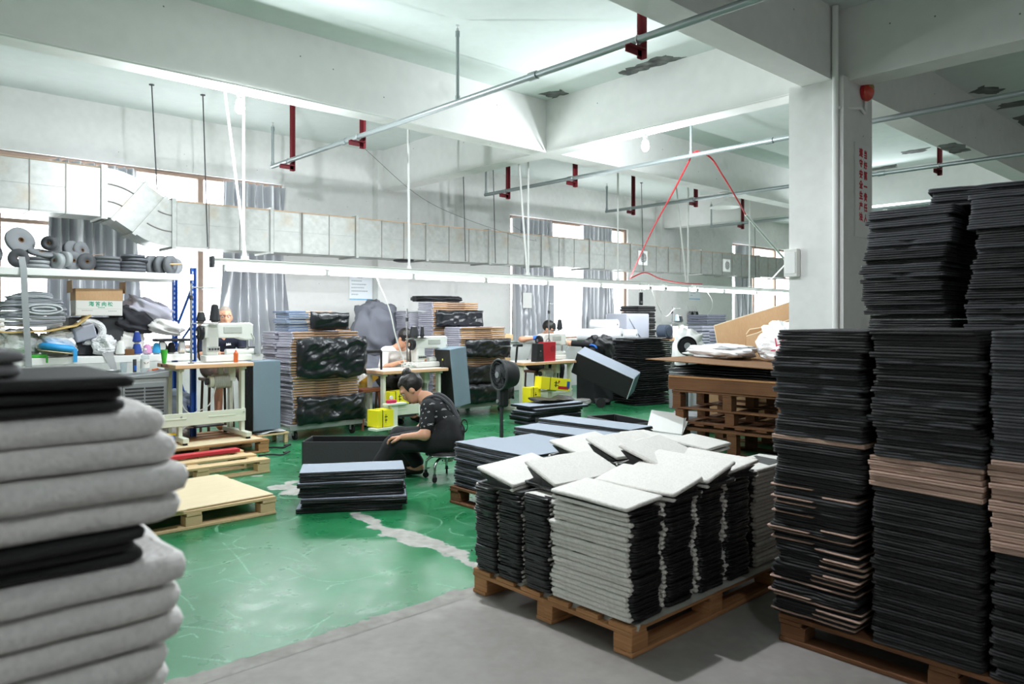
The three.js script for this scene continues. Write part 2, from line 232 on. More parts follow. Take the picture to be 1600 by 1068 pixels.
function shadedLamp(x, z, label, power) {
  const t = thing('shaded_lamp', label, 'lamp', [x, BB, z]);
  part(t, 'ceiling_rose', lathe([[0, 0], [0.09, 0], [0.08, -0.03], [0.03, -0.05], [0, -0.05]]), white);
  part(t, 'stem', cyl(0.012, 0.012, 0.14, 0, -0.1, 0, 8), white);
  part(t, 'shade', lathe([[0.02, -0.14], [0.06, -0.16], [0.2, -0.22], [0.25, -0.25], [0.25, -0.256], [0.2, -0.23], [0.05, -0.175], [0, -0.17]], 32), white);
  if (!power) return;
  const b = part(t, 'bulb', lathe([[0.02, -0.175], [0.04, -0.2], [0.046, -0.23], [0.036, -0.26], [0.016, -0.275], [0, -0.277]]), bulbGlow); b.castShadow = false;
  const l = new THREE.PointLight(0xf6f8ff, power); l.position.set(0, -0.235, 0); l.shadow.radius = 2; l.castShadow = true; l.name = 'bulb_light'; t.add(l);
}
shadedLamp(11.2, -6.86, 'unlit ceiling lamp with a wide white dish shade near the red cable', 0);
shadedLamp(2.5, -3.11, 'lit dish lamp under the second long beam, above the white boxes', 15);
shadedLamp(0.9, 0.7, 'lit dish lamp under the third long beam, overhead of the aisle', 2.5);
// ---------- thin conduits ----------
const conduit = (name, pts, r, label) => ud(mesh(name, pts.slice(1).map((p, i) => rod(V(...pts[i]), V(...p), r, 8)), white), label, null, null, 'structure');
conduit('trim_1', [[-3, BB - 0.012, -6.7], [6.73, BB - 0.012, -6.7], [6.73, BB - 0.012, -3.4]], 0.012, 'thin white conduit along the beam edge');
conduit('trim_2', [[6.6, 0.02, -2.93], [6.6, 4.19, -2.93]], 0.028, 'white conduit running up the column corner');
conduit('trim_3', [[6.6, 3.28, -2.9], [6.95, 3.33, -2.85], [7.04, 3.3, -2.85], [7.06, 3.42, -2.85]], 0.014, 'white conduit to the alarm lamp');
{
  const t = thing('alarm_lamp', 'red domed alarm lamp mounted high on the white column', 'alarm', [7.05, 3.5, -2.87]);
  part(t, 'base', cylZ(0.075, 0.03, 0, 0, 0.015, 24), red);
  part(t, 'dome', new THREE.SphereGeometry(0.08, 20, 14).scale(0.85, 1.05, 0.75).translate(0, -0.005, 0.035), new THREE.MeshPhysicalMaterial({ color: 0xc23a22, roughness: 0.25, clearcoat: 0.6 }));
  part(t, 'lens', new THREE.SphereGeometry(0.06, 16, 10).scale(0.8, 0.7, 0.7).translate(0, 0.03, 0.055), M(0xa07a4a, 0.3));
}
// hand-drawn strokes of the characters that stand on the column and on the carton
const CJK = {
  '当': '8,0 8,4;3,1 5,4;13,1 11,4;3,5 13,5 13,14 3,14;3,9.5 13,9.5', '好': '4,1 2,9 7,14;6,4 5,10 1,14;1,5 7,5;9,3 14,3 11.5,6 11.5,13 10,14;8.5,8 15,8',
  '第': '3,0 1,3;3,1 7,1;5,1 6,3;10,0 8,3;10,1 15,1;12,1 13,3;2,5 13,5 13,8 3,8 2,11 14,11 14,14 12,14;8,5 8,15;8,11 2,15', '一': '1,8 15,8',
  '责': '3,2 13,2;8,0 8,6;3,4 13,4;1,6 15,6;4,12 4,8 12,8 12,12;8,9 8,11 3,15;9,12 13,15', '任': '5,0 1,7;3,5 3,15;14,1 7,3;6,8 15,8;10.5,3 10.5,14;7,14 15,14', '人': '8,1 7,7 1,15;8,6 11,11 15,15',
  '遵': '1,1 3,3;1,6 3,6 3,12 1,14 4,13 15,15;7,0 8,2;12,0 11,2;5,2 15,2;6,4 14,4 14,8 6,8 6,4;6,6 14,6;5,10 15,10;12,9 12,13 10,13;7,11 8,12', '守': '8,0 8,2;2,5 2,3 14,3 14,5;3,8 14,8;10,6 10,14 8,14;5,10 6,12',
  '安': '8,0 8,2;2,5 2,3 14,3 14,5;7,5 5,10 12,15;11,8 9,12 3,15;1,8 15,8', '全': '8,0 1,7;8,0 15,7;4,7 12,7;8,7 8,14;4,10.5 12,10.5;2,14 14,14', '生': '4,1 2,6;3,4 14,4;8,0 8,14;3,9 13,9;1,14 15,14',
  '产': '8,0 8,2;2,3 14,3;5,4 6,6;11,4 10,6;3,7 14,7;3,7 3,11 1,15', '法': '2,1 4,3;1,5 3,7;1,14 4,9;6,4 14,4;10,0 10,8;5,8 15,8;9,8 6,14 13,13;12,11 15,15',
  '海': '2,1 4,3;1,5 3,7;1,14 4,9;7,0 5,4;6,2 15,2;7,4 13,4 13,15 10,15;7,4 6,13 14,13;5,8.5 15,8.5;9,5 10,7;9,10 10,12', '苔': '1,3 15,3;5,0 5,5;11,0 11,5;8,5 4,9 12,8;11,6 13,9;4,10 12,10 12,15 4,15 4,10',
  '肉': '2,15 2,4 14,4 14,15 12,15;8,0 8,5 4,9;8,5 11,9;8,9 5,13;8,9 11,13', '松': '1,4 7,4;4,0 4,15;4,5 1,11;4,6 6,9;10,2 8,7;12,2 15,7;10,8 8,14 13,13;12,11 15,15',
};
function glyph(c, ch, x, y, s, lw) { c.lineWidth = lw; c.lineCap = 'round'; c.lineJoin = 'round'; for (const st of CJK[ch].split(';')) { c.beginPath(); st.split(' ').forEach((p, i) => { const [a, b] = p.split(',').map(Number); (i ? c.lineTo : c.moveTo).call(c, x + a / 16 * s, y + b / 16 * s); }); c.stroke(); } }
function canvasTex(w, h, draw) { const c = document.createElement('canvas'); c.width = w; c.height = h; draw(c.getContext('2d'), w, h); const t = new THREE.CanvasTexture(c); t.colorSpace = THREE.SRGBColorSpace; return t; }
const printed = (t, r = 0.6) => [M(0xffffff, r, { map: t })];
const panelMesh = (name, w, h, x, y, z, t, parent) => { const m = new THREE.Mesh(new THREE.PlaneGeometry(w, h).translate(x, y, z), M(0xffffff, 0.6, { map: t })); m.name = name; m.receiveShadow = m.castShadow = true; parent.add(m); return m; };
{
  const t = thing('wall_sign', 'white notice strip on the column with two red columns of characters', 'sign', [7.02, 2.58, -2.868]);
  part(t, 'board', rb(0.34, 0.86, 0.008, 0, 0, 0.004, 0.002), M(0xe9e9e7, 0.5));
  panelMesh('lettering', 0.33, 0.84, 0, 0, 0.0095, canvasTex(330, 840, (c, w, h) => { c.fillStyle = '#e9e9e7'; c.fillRect(0, 0, w, h); c.strokeStyle = '#b80f28'; [...'当好第一责任人'].forEach((ch, i) => glyph(c, ch, 182, 42 + i * 98, 74, 15)); [...'遵守安全生产法'].forEach((ch, i) => glyph(c, ch, 82, 36 + i * 98, 74, 15)); }), t);
}
// ---------- air duct ----------
{
  const d = thing('air_duct', 'long galvanised air duct along the window wall with a stepped bend', 'duct', [0, 0, 0]);
  const ZF = -9.5, ZB = -9.95, LT = 3.15, LB = 2.58;
  const top = (x) => 2.85 + (x - 3) * 0.0085, bot = (x) => 2.28 + (x - 3) * 0.0125;
  const quadBox = (x0, x1, t0, t1, b0, b1, z0, z1) => { const g = new THREE.BoxGeometry(1, 1, 1), p = g.attributes.position; for (let i = 0; i < p.count; i++) { const r = p.getX(i) > 0, u = p.getY(i) > 0; p.setXYZ(i, r ? x1 : x0, u ? (r ? t1 : t0) : (r ? b1 : b0), p.getZ(i) > 0 ? z1 : z0); } g.computeVertexNormals(); return uvBox(g); };
  const seamMat = M(0x8a8780, 0.5, { metalness: 0.4 }), tapeTan = M(0xb59c82, 0.6);
  // straight runs: sections between flanges, each with its raised sheet panels
  const run = (xs, tp, bt) => {
    for (let k = 0; k + 1 < xs.length; k++) {
      const a = xs[k], b = xs[k + 1];
      const s = part(d, 'duct_section', quadBox(a, b, tp(a), tp(b), bt(a), bt(b), ZB, ZF), galv);
      const n = Math.max(1, Math.round((b - a) / 0.42));
      for (let q = 0; q < n; q++) { const u = a + 0.03 + (b - a - 0.06) * q / n + 0.007, w = a + 0.03 + (b - a - 0.06) * (q + 1) / n - 0.007, m = (x) => (tp(x) + bt(x)) / 2;
        part(s, 'duct_panel', quadBox(u, w, tp(u) - 0.015, tp(w) - 0.015, m(u) + 0.008, m(w) + 0.008, ZF, ZF + 0.007), galv);
        part(s, 'duct_panel', quadBox(u, w, m(u) - 0.008, m(w) - 0.008, bt(u) + 0.015, bt(w) + 0.015, ZF, ZF + 0.007), galv);
        if (q) part(s, 'stiffener', [quadBox(u - 0.011, u - 0.003, tp(u) + 0.004, tp(u) + 0.004, bt(u) - 0.004, bt(u) - 0.004, ZB - 0.004, ZF + 0.012)], seamMat); }
      part(s, 'edge_tape', quadBox(a, b, tp(a) + 0.004, tp(b) + 0.004, tp(a) - 0.012, tp(b) - 0.012, ZF - 0.03, ZF + 0.01), tapeTan);
      part(d, 'flange', quadBox(b - 0.022, b + 0.022, tp(b) + 0.025, tp(b) + 0.025, bt(b) - 0.025, bt(b) - 0.025, ZB - 0.025, ZF + 0.03), galv);
    }
  };
  run([-4.6, -3.4, -2.2, -1, 0.2, 1.2, 2.3], () => LT, () => LB);
  const xs = [3.08]; while (xs.at(-1) < 18) xs.push(xs.at(-1) + (xs.length % 2 ? 1.25 : 1.3)); run(xs, top, bot);
  // stepped bend: a chain of rings
  const th = THREE.MathUtils.degToRad(38), R = 0.36, c0 = [2.32, (LT + LB) / 2], path = [];
  for (let i = 0; i <= 5; i++) { const a = th * i / 5; path.push([c0[0] + R * Math.sin(a), c0[1] - R * (1 - Math.cos(a)), a]); }
  const e = path.at(-1), L = 0.24; path.push([e[0] + L * Math.cos(th), e[1] - L * Math.sin(th), th]);
  const f = path.at(-1); for (let i = 1; i <= 5; i++) { const a = th * (1 - i / 5), dx = R * (Math.sin(th) - Math.sin(a)), dy = R * (Math.cos(a) - Math.cos(th)); path.push([f[0] + dx, f[1] - dy, a]); }
  const end = path.at(-1), sx = (3.08 - c0[0]) / (end[0] - c0[0]), sy = ((top(3.08) + bot(3.08)) / 2 - c0[1]) / (end[1] - c0[1]);
  const hh = 0.285, ring = ([x, y, a], g = 0) => { const X = c0[0] + (x - c0[0]) * sx, Y = c0[1] + (y - c0[1]) * sy, nx = Math.sin(a), ny = Math.cos(a), h = hh + g; return [[X + nx * h, Y + ny * h, ZF + g], [X - nx * h, Y - ny * h, ZF + g], [X - nx * h, Y - ny * h, ZB - g], [X + nx * h, Y + ny * h, ZB - g]]; };
  const skinOf = (A, B) => { const pos = [], push = (a, b, c, q) => pos.push(...a, ...b, ...c, ...a, ...c, ...q); for (let k = 0; k < 4; k++) push(A[k], A[(k + 1) % 4], B[(k + 1) % 4], B[k]); push(A[3], A[2], A[1], A[0]); push(B[0], B[1], B[2], B[3]); const g = new THREE.BufferGeometry(); g.setAttribute('position', new THREE.Float32BufferAttribute(pos, 3)); g.computeVertexNormals(); return uvBox(g); };
  const elbow = (a, b) => { const gs = []; for (let i = a; i < b; i++) gs.push(skinOf(ring(path[i]), ring(path[i + 1]))); return gs; };
  part(d, 'elbow', elbow(0, 5), galv); part(d, 'duct_section', elbow(5, 6), galv); part(d, 'elbow', elbow(6, 11), galv);
  for (const i of [0, 5, 6, 11]) { const [x, y, a] = path[i], o = 0.02, A = ring([x - Math.cos(a) * o, y + Math.sin(a) * o, a], 0.025), B = ring([x + Math.cos(a) * o, y - Math.sin(a) * o, a], 0.025); part(d, 'flange', skinOf(A, B), galv); }
  for (const [i0, i1] of [[0, 5], [6, 11]]) for (const q of [-0.1, 0.1]) { const pts = []; for (let i = i0; i <= i1; i++) { const [x, y, a] = path[i]; pts.push([c0[0] + (x - c0[0]) * sx + Math.sin(a) * q, c0[1] + (y - c0[1]) * sy + Math.cos(a) * q, ZF + 0.004]); } part(d, 'seam', tube(pts, 0.008, 12, 5), seamMat); }
  part(d, 'underside_outlet', lathe([[0.16, 0], [0.16, -0.02], [0.1, -0.035], [0, -0.03]], 20).translate(6.6, bot(6.6), -9.72), darkGrey);
  for (const x of [12.35, 15.55]) { // supply grilles on the duct face
    const v = part(d, 'supply_grille', rb(0.3, 0.3, 0.03, x, 2.66, ZF + 0.022, 0.01), white);
    part(v, 'grille_ring', new THREE.TorusGeometry(0.115, 0.014, 8, 24).translate(x, 2.66, ZF + 0.04), white);
    part(v, 'grille_opening', cylZ(0.105, 0.006, x, 2.66, ZF + 0.04, 24), darkGrey);
    for (let k = -3; k <= 3; k++) part(v, 'louvre', rb(2 * Math.sqrt(0.011 - (k * 0.03) ** 2), 0.011, 0.02, x, 2.66 + k * 0.03, ZF + 0.048, 0.003).rotateZ(0), white);
  }
  // hanger rods
  for (const [x, lab] of [[2.85, 'dark hanger rod reaching the duct bend beside the bulb'], [3.45, 'dark hanger rod just right of the duct bend'], [7.6, 'thin dark hanger rod in the middle of the duct'], [8.25, 'thin dark hanger rod beside the slanted white pole'], [12.3, 'thin hanger rod above the round grille'], [16.8, 'far thin hanger rod of the duct']])
    solo('hanger_rod', [rod(V(x - 0.04, 4.2, -9.44), V(x + 0.02, top(Math.max(3, x)) - (x < 3 ? -0.1 : 0.55), -9.44), 0.007, 6), cyl(0.03, 0.03, 0.01, x - 0.04, 4.195, -9.44, 10)], darkGrey, lab, 'rod', 'duct hanger rods');
}
// ---------- suspended tube lights ----------
const RZ = -8.0, RY = 1.99;
const tubeGlow = new THREE.MeshStandardMaterial({ color: 0xffffff, emissive: 0xfbfdff, emissiveIntensity: 4, roughness: 0.5 });
{
  const t = thing('light_rail', 'long white steel rail hung on poles above the sewing tables', 'rail', [0, 0, 0]);
  part(t, 'rail', [span(3.0, 17.2, RY - 0.005, RY + 0.055, RZ - 0.03, RZ + 0.03), span(3.0, 17.2, RY + 0.055, RY + 0.06, RZ - 0.05, RZ + 0.05)], white);
  part(t, 'end_bracket', [rb(0.03, 0.12, 0.09, 2.985, RY + 0.02, RZ, 0.006)], darkGrey);
  for (const [x0, y0, x1] of [[3.33, CH, 3.33], [3.08, CH, 3.36], [5.5, CH, 5.52], [7.66, CH, 7.66], [7.42, CH, 7.64], [9.75, CH, 9.75], [11.8, CH, 11.8], [11.35, CH, 11.75], [14.0, CH, 14.0]]) part(t, 'support_pole', [rod(V(x0, y0, RZ), V(x1, RY + 0.05, RZ), 0.016, 8), cyl(0.03, 0.03, 0.06, x1, RY + 0.07, RZ, 10)], white);
  for (let k = 0; k < 10; k++) {
    const x = 3.72 + k * 1.24, o = thing('tube_light', 'glowing tube light under the rail, ' + ['first', 'second', 'third', 'fourth', 'fifth', 'sixth', 'seventh', 'eighth', 'ninth', 'tenth'][k] + ' from the storage rack', 'tube light', [x, RY - 0.0365, RZ], 0, 'tube lights under the rail');
    part(o, 'tube', new RoundedBoxGeometry(1.17, 0.06, 0.034, 3, 0.016).translate(0, -0.005, 0), tubeGlow);
    for (const s of [-1, 1]) part(o, 'tube_cap', rb(0.02, 0.062, 0.045, s * 0.595, -0.005, 0, 0.006), white);
    for (const [rx, dy, dz, h] of [[0, 0, 0.02, 0.05], [0, 0, -0.02, 0.05], [1, -0.03, 0, 0.034]]) {
      const l = new THREE.RectAreaLight(0xf6faff, TUBE_POWER * (dz < 0 ? 0.75 : 1), 1.14, h); l.name = 'tube_area_light'; l.position.set(0, -0.006 + dy, dz);
      if (rx) l.rotation.x = -Math.PI / 2; else if (dz > 0) l.rotation.y = Math.PI; o.add(l);
    }
  }
}
// red flex looped over a pipe
solo('red_cable', [tube([[10.0, 2.09, -7.94], [9.4, 2.42, -7.25], [8.9, 2.76, -6.62], [8.4, 3.14, -5.92], [8.05, 3.4, -5.45], [7.88, 3.478, -5.25], [8.1, 3.45, -5.2], [8.7, 3.3, -5.36], [9.4, 3.1, -5.57], [9.99, 2.95, -5.77]], 0.011, 80, 6), tube([[10.0, 2.09, -7.94], [10.35, 2.2, -7.9], [10.8, 2.12, -7.93], [11.4, 2.065, -7.95], [12.2, 2.06, -7.96]], 0.011, 30, 6)], M(0xe0303a, 0.5), 'red electric cable looped over a sprinkler pipe and down to the rail', 'cable');
solo('white_tube', [rod(V(9.99, 2.95, -5.77), V(12.34, 2.39, -6.32), 0.02, 8), rod(V(12.34, 2.39, -6.32), V(14.5, 2.06, -7.96), 0.016, 8)], white, 'slanted white tube running on from the end of the red cable', 'tube');
// ---------- folded goods ----------
// a soft slab with rounded, layered edges: x length, z depth, base at y = 0
function pad(L, D, T, { b = 2, r = 0.02, notch = 0, amp = 0.002, wob = 0.003, sd = 1, side = 6, bulge = 0.34, bow = 0 } = {}) {
  const a = L / 2, c = D / 2, Q = []; // outline, walked once round
  const sideN = Math.max(2, side), push = (x, z, nx, nz) => Q.push([x, z, nx, nz]);
  for (let k = 0; k <= sideN; k++) push(-(a - r) + 2 * (a - r) * k / sideN, c, 0, 1);
  push(a - r + r * 0.707, c - r + r * 0.707, 0.707, 0.707);
  for (let k = 0; k <= 3; k++) push(a, (c - r) - 2 * (c - r) * k / 3, 1, 0);
  push(a - r + r * 0.707, -(c - r) - r * 0.707, 0.707, -0.707);
  for (let k = 0; k <= sideN; k++) push(a - r - 2 * (a - r) * k / sideN, -c, 0, -1);
  push(-(a - r) - r * 0.707, -(c - r) - r * 0.707, -0.707, -0.707);
  for (let k = 0; k <= 3; k++) push(-a, -(c - r) + 2 * (c - r) * k / 3, -1, 0);
  push(-(a - r) - r * 0.707, c - r + r * 0.707, -0.707, 0.707);
  const prof = [], h = (T - 2 * amp) / b; for (let k = 0; k < b; k++) { const y = k * h; if (!k) prof.push([h * bulge * 1.3, y]); prof.push([h * bulge * 0.35, y + h * 0.14], [0, y + h * 0.5], [h * bulge * 0.35, y + h * 0.86], [h * bulge * 1.3, y + h]); }
  const n = Q.length, pos = [], uv = [], idx = []; let per = 0;
  const lift = (x, z) => amp * 2 * (noise(x * 7 + sd * 3.1, z * 7 + sd) - 0.5) + bow * ((x / a) ** 2);
  prof.forEach(([ins, y], k) => Q.forEach(([x, z, nx, nz], i) => { const e = ins + (nz > 0.5 && notch ? notch * Math.exp(-(((x - 0.02 * Math.sin(sd)) / 0.012) ** 2)) : 0) + wob * (noise(x * 11 + sd * 7, z * 11 + Math.floor(k / 4) * 5.3) - 0.3); pos.push(x - nx * e, y + amp + lift(x, z), z - nz * e); uv.push(x + z, y); }));
  const K = prof.length; for (let k = 0; k + 1 < K; k++) for (let i = 0; i < n; i++) { const j = (i + 1) % n, A = k * n + i, B = k * n + j, C = A + n, E = B + n; idx.push(A, B, E, A, E, C); }
  for (const k of [0, K - 1]) { const o = pos.length / 3; Q.forEach((q, i) => { const s = (k * n + i) * 3; pos.push(pos[s], pos[s + 1], pos[s + 2]); uv.push(pos[s], -pos[s + 2]); }); // cap as a strip between the two long sides
    const m = sideN + 1, f0 = 0, b0 = m + 1 + 4 + 1; const F = [n - 1, ...Array.from({ length: m }, (_, i) => f0 + i), m], Bk = [b0 + m, ...Array.from({ length: m }, (_, i) => b0 + m - 1 - i), b0 - 1];
    for (let i = 0; i + 1 < F.length; i++) { const A = o + F[i], B = o + F[i + 1], C = o + Bk[i], E = o + Bk[i + 1]; if (k) idx.push(A, B, E, A, E, C); else idx.push(A, E, B, A, C, E); }
    const ends = [[m, m + 1, m + 2, m + 3, m + 4, m + 5], [b0 + m, b0 + m + 1, b0 + m + 2, b0 + m + 3, b0 + m + 4, n - 1]]; for (const w of ends) for (let i = 1; i + 1 < w.length; i++) { if (k) idx.push(o + w[0], o + w[i], o + w[i + 1]); else idx.push(o + w[0], o + w[i + 1], o + w[i]); } }
  const g = new THREE.BufferGeometry(); g.setAttribute('position', new THREE.Float32BufferAttribute(pos, 3)); g.setAttribute('uv', new THREE.Float32BufferAttribute(uv, 2)); g.setIndex(idx); g.computeVertexNormals(); return g;
}
// a few shape variants of one kind; every piece of goods is a thing of its own
const kinds = (n, fn) => Array.from({ length: n }, (_, i) => fn(i + 1));
function place(name, label, category, group, parts, x, y, z, turn, tx = 0, tz = 0) {
  let o; if (parts.length === 1) { o = mesh(name, parts[0][1], parts[0][2]); ud(o, label, category, group); } else { o = thing(name, label, category, [0, 0, 0], 0, group); for (const [n, g, m] of parts) part(o, n, g, m); }
  o.position.set(x, y, z); o.rotation.set(tx, turn, tz, 'YXZ'); return o;
}
const ORD = ['zeroth', 'topmost', 'second', 'third', 'fourth', 'fifth', 'sixth', 'seventh', 'eighth', 'ninth', 'tenth', 'eleventh', 'twelfth', 'thirteenth', 'fourteenth', 'fifteenth', 'sixteenth', 'seventeenth', 'eighteenth', 'nineteenth'], TENS = ['', '', 'twent', 'thirt', 'fort', 'fift'];
const fromTop = (k) => k < 2 ? 'topmost' : (k < 20 ? ORD[k] : TENS[Math.floor(k / 10)] + (k % 10 ? 'y-' + (k % 10 === 1 ? 'first' : ORD[k % 10]) : 'ieth')) + ' from top';
function pile(o) { // o: kinds, T, n, x, z, y, turn, jit, label, group, name; tilt(i)
  let y = o.y; const ct = Math.cos(o.turn), st = Math.sin(o.turn);
  for (let i = 0; i < o.n; i++) {
    const k = Math.floor(rnd() * o.kinds.length), j = o.jit ?? 0.008, dx = rr(-j, j) + (o.drift ? o.drift(i) : 0), dz = rr(-j, j) * 1.2, t = o.tilt ? o.tilt(i) : 0;
    place(o.name ?? KN.get(o.kinds) ?? 'folded_box', o.n > 1 ? o.label + ', ' + fromTop(o.n - i) : o.label, o.category ?? 'folded box', o.group, o.kinds[k], o.x + dx * ct + dz * st, y, o.z - dx * st + dz * ct, o.turn + rr(-1, 1) * (o.rot ?? 0.02), 0, t);
    y += o.T;
  }
  return y;
}
function pileStuff(name, label, m, list, L, D, T) { // layers of which the photograph shows almost nothing
  const g0 = prep(pad(L, D, T, { b: 1, amp: 0, wob: 0.002, side: 2 })), gs = [];
  for (const [x, z, y, n, turn] of list) for (let i = 0; i < n; i++) gs.push(g0.clone().rotateY(turn + rr(-0.02, 0.02)).translate(x + rr(-0.008, 0.008), y + i * T, z + rr(-0.008, 0.008)));
  return ud(mesh(name, mergeGeometries(gs), m), label, 'folded boxes', null, 'stuff');
}
const KN = new Map();
const PL = 'folded boxes piled beside the column';
// the dark stacks on the right
const kFelt = kinds(5, (s) => [['body', pad(0.39, 0.74, 0.0225, { b: 2, notch: s % 2 ? 0.02 : 0.008, amp: 0.0006, wob: 0.01, sd: s }), s % 3 ? feltBlack : feltGrey]]);
const kGreyFelt = kinds(4, (s) => [['body', pad(0.4, 0.74, 0.0225, { b: 2, notch: s === 2 ? 0.02 : 0, amp: 0.0005, wob: 0.004, sd: s + 20 }), feltGrey]]);
const kThin = kinds(4, (s) => [['body', pad(0.39, 0.74, 0.02, { b: 2, amp: 0.001, wob: 0.006, sd: s + 40 }), s % 2 ? feltBlack : feltDark]]);
const kBeige = kinds(3, (s) => [['body', pad(0.4, 0.74, 0.02, { b: 2, r: 0.006, amp: 0.001, wob: 0.003, sd: s + 60, bulge: 0.2 }), beigeBoard]]);
const kEdged = kinds(6, (s) => { const body = ['body', pad(0.37, 0.74, 0.0226, { b: 2, notch: 0.015, amp: 0.001, wob: 0.01, sd: s + 80 }), feltBlack], w = [0.384, 0, 0.19, 0.2, 0.384, 0.15][s - 1], x = [0.002, 0, 0.095, -0.092, 0.002, 0.11][s - 1]; return w ? [body, ['edge_binding', pad(w, 0.752, 0.0078, { b: 1, amp: 0.0008, wob: 0.014, sd: s + 83, r: 0.012 }).translate(x, s % 2 ? 0.012 : 0.003, 0.004), beigeBoard]] : [body]; });
for (const [k, n] of [[kFelt, 'folded_felt_box'], [kGreyFelt, 'folded_grey_felt_box'], [kThin, 'folded_thin_box'], [kBeige, 'beige_board'], [kEdged, 'edged_folded_box']]) KN.set(k, n);
function slats(w, d, n, y, th, bw, along, jit = 0) { const out = []; for (let i = 0; i < n; i++) { const t = n > 1 ? -0.5 + i / (n - 1) : 0; out.push(along === 'x' ? rb(w, th, bw, 0, y, t * (d - bw) + rr(-jit, jit), 0.004) : rb(bw, th, d, t * (w - bw) + rr(-jit, jit), y, 0, 0.004)); } return out; }
function pallet(name, label, [x, y, z], turn, w, d, h, m, { deck = 5, along = 'x', bw = 0.13, tx = 0, tz = 0 } = {}) {
  const t = thing(name, label, 'pallet', [x, y, z], 0, 'wooden pallets'); t.rotation.set(tx, turn, tz, 'YXZ');
  const th = 0.02, bh = h - 2 * th - 0.02;
  for (const g of slats(w, d, deck, h - th / 2, th, bw, along, 0.006)) part(t, 'deck_board', g, m);
  for (const g of slats(w, d, 3, h - th - 0.01, 0.02, 0.1, along === 'x' ? 'z' : 'x')) part(t, 'stringer_board', g, m);
  for (const i of [-1, 0, 1]) for (const k of [-1, 0, 1]) part(t, 'block', rb(0.11, bh, 0.1, i * (w / 2 - 0.06), th + bh / 2 - 0.001, k * (d / 2 - 0.055), 0.004), m);
  for (const g of slats(w, d, 3, th / 2, th, 0.1, along)) part(t, 'bottom_board', g, m);
  return t;
}
pallet('pallet', 'dark brown pallet under the tall black stacks beside the aisle', [3.62, 0, -0.95], Math.PI / 2, 1.3, 1.15, 0.12, darkPallet);
pallet('pallet', 'pallet hidden behind under the second row of black stacks', [4.78, 0, -0.95], Math.PI / 2, 1.3, 1.1, 0.12, darkPallet);
{
  const R = -Math.PI / 2, X = 3.41, side = [[-1.43, 'stack beside the white boxes'], [-1.015, 'middle stack of the front row'], [-0.6, 'front stack at the picture edge']];
  const lab = (what, i) => what + ' in the ' + side[i][1];
  let y = 0.122; const [zA, zB, zC] = side.map((s) => s[0]);
  y = pile({ kinds: kEdged, T: 0.0228, n: 25, x: X, z: zA, y, turn: R, jit: 0.012, label: lab('beige-edged black folded box', 0), group: PL, drift: (i) => 0.012 * Math.sin(i * 0.7) - 0.015 });
  y = pile({ kinds: kThin, T: 0.0205, n: 9, x: X, z: zA, y, turn: R, label: lab('thin black folded box', 0), group: PL, tilt: () => -0.01 });
  y = pile({ kinds: kBeige, T: 0.0205, n: 1, x: X, z: zA, y, turn: R, label: 'single beige board layer within the front black stack', group: PL, tilt: () => -0.01 });
  y = pile({ kinds: kFelt, T: 0.0228, n: 20, x: X, z: zA, y, turn: R, jit: 0.012, label: lab('black felt folded box', 0), group: PL, drift: (i) => 0.015 * Math.sin(i * 0.45) });
  y = 0.122;
  y = pile({ kinds: kThin, T: 0.0205, n: 30, x: X, z: zB, y, turn: R, jit: 0.006, label: lab('thin black folded box', 1), group: PL, tilt: (i) => -0.0008 * i });
  y = pile({ kinds: kBeige, T: 0.0205, n: 6, x: X, z: zB, y, turn: R, jit: 0.006, label: lab('beige board', 1), group: PL, tilt: (i) => -0.024 + i * 0.004 });
  y = pile({ kinds: kFelt, T: 0.0228, n: 22, x: X, z: zB, y, turn: R, jit: 0.01, label: lab('black felt folded box', 1), group: PL, drift: (i) => 0.012 * Math.sin(i * 0.5 + 1) });
  y = 0.122;
  y = pile({ kinds: kThin, T: 0.0205, n: 22, x: X, z: zC, y, turn: R, jit: 0.008, label: lab('thin black folded box', 2), group: PL });
  y = pile({ kinds: kBeige, T: 0.0205, n: 16, x: X, z: zC, y, turn: R, jit: 0.007, label: lab('beige board', 2), group: PL });
  y = pile({ kinds: kGreyFelt, T: 0.0228, n: 20, x: X, z: zC, y, turn: R, jit: 0.005, label: lab('dark grey felt folded box', 2), group: PL });
  const X2 = 4.25;
  pileStuff('felt_box_layers', 'lower black layers of the two rear stacks, hidden behind the front row', feltDark, [[X2, -1.375, 0.122, 42, R], [X2 - 0.03, -0.9, 0.122, 42, R]], 0.39, 0.74, 0.0228);
  y = 0.122 + 42 * 0.0228;
  y = pile({ kinds: kFelt, T: 0.0228, n: 30, x: X2, z: -1.375, y, turn: R, jit: 0.012, label: 'black felt folded box in the tall stack by the column', group: PL, drift: (i) => 0.03 * Math.sin(i * 0.17 + 0.8) });
  y = pile({ kinds: kGreyFelt, T: 0.0228, n: 8, x: X2, z: -1.37, y, turn: R, jit: 0.01, label: 'grey felt folded box high in the tall stack by the column', group: PL });
  pile({ kinds: kGreyFelt, T: 0.0228, n: 4, x: X2 + 0.12, z: -1.18, y, turn: R + 0.22, jit: 0.012, label: 'grey felt folded box laid askew on top of the tall stack', group: PL });
  y = 0.122 + 42 * 0.0228;
  y = pile({ kinds: kFelt, T: 0.0228, n: 32, x: X2 - 0.03, z: -0.9, y, turn: R, jit: 0.012, label: 'black felt folded box in the tall rear stack at the picture edge', group: PL, drift: (i) => 0.02 * Math.sin(i * 0.2 + 2) });
  pile({ kinds: kGreyFelt, T: 0.0228, n: 7, x: X2 - 0.03, z: -0.9, y, turn: R, jit: 0.008, label: 'grey felt folded box crowning the rear stack at the picture edge', group: PL });
}
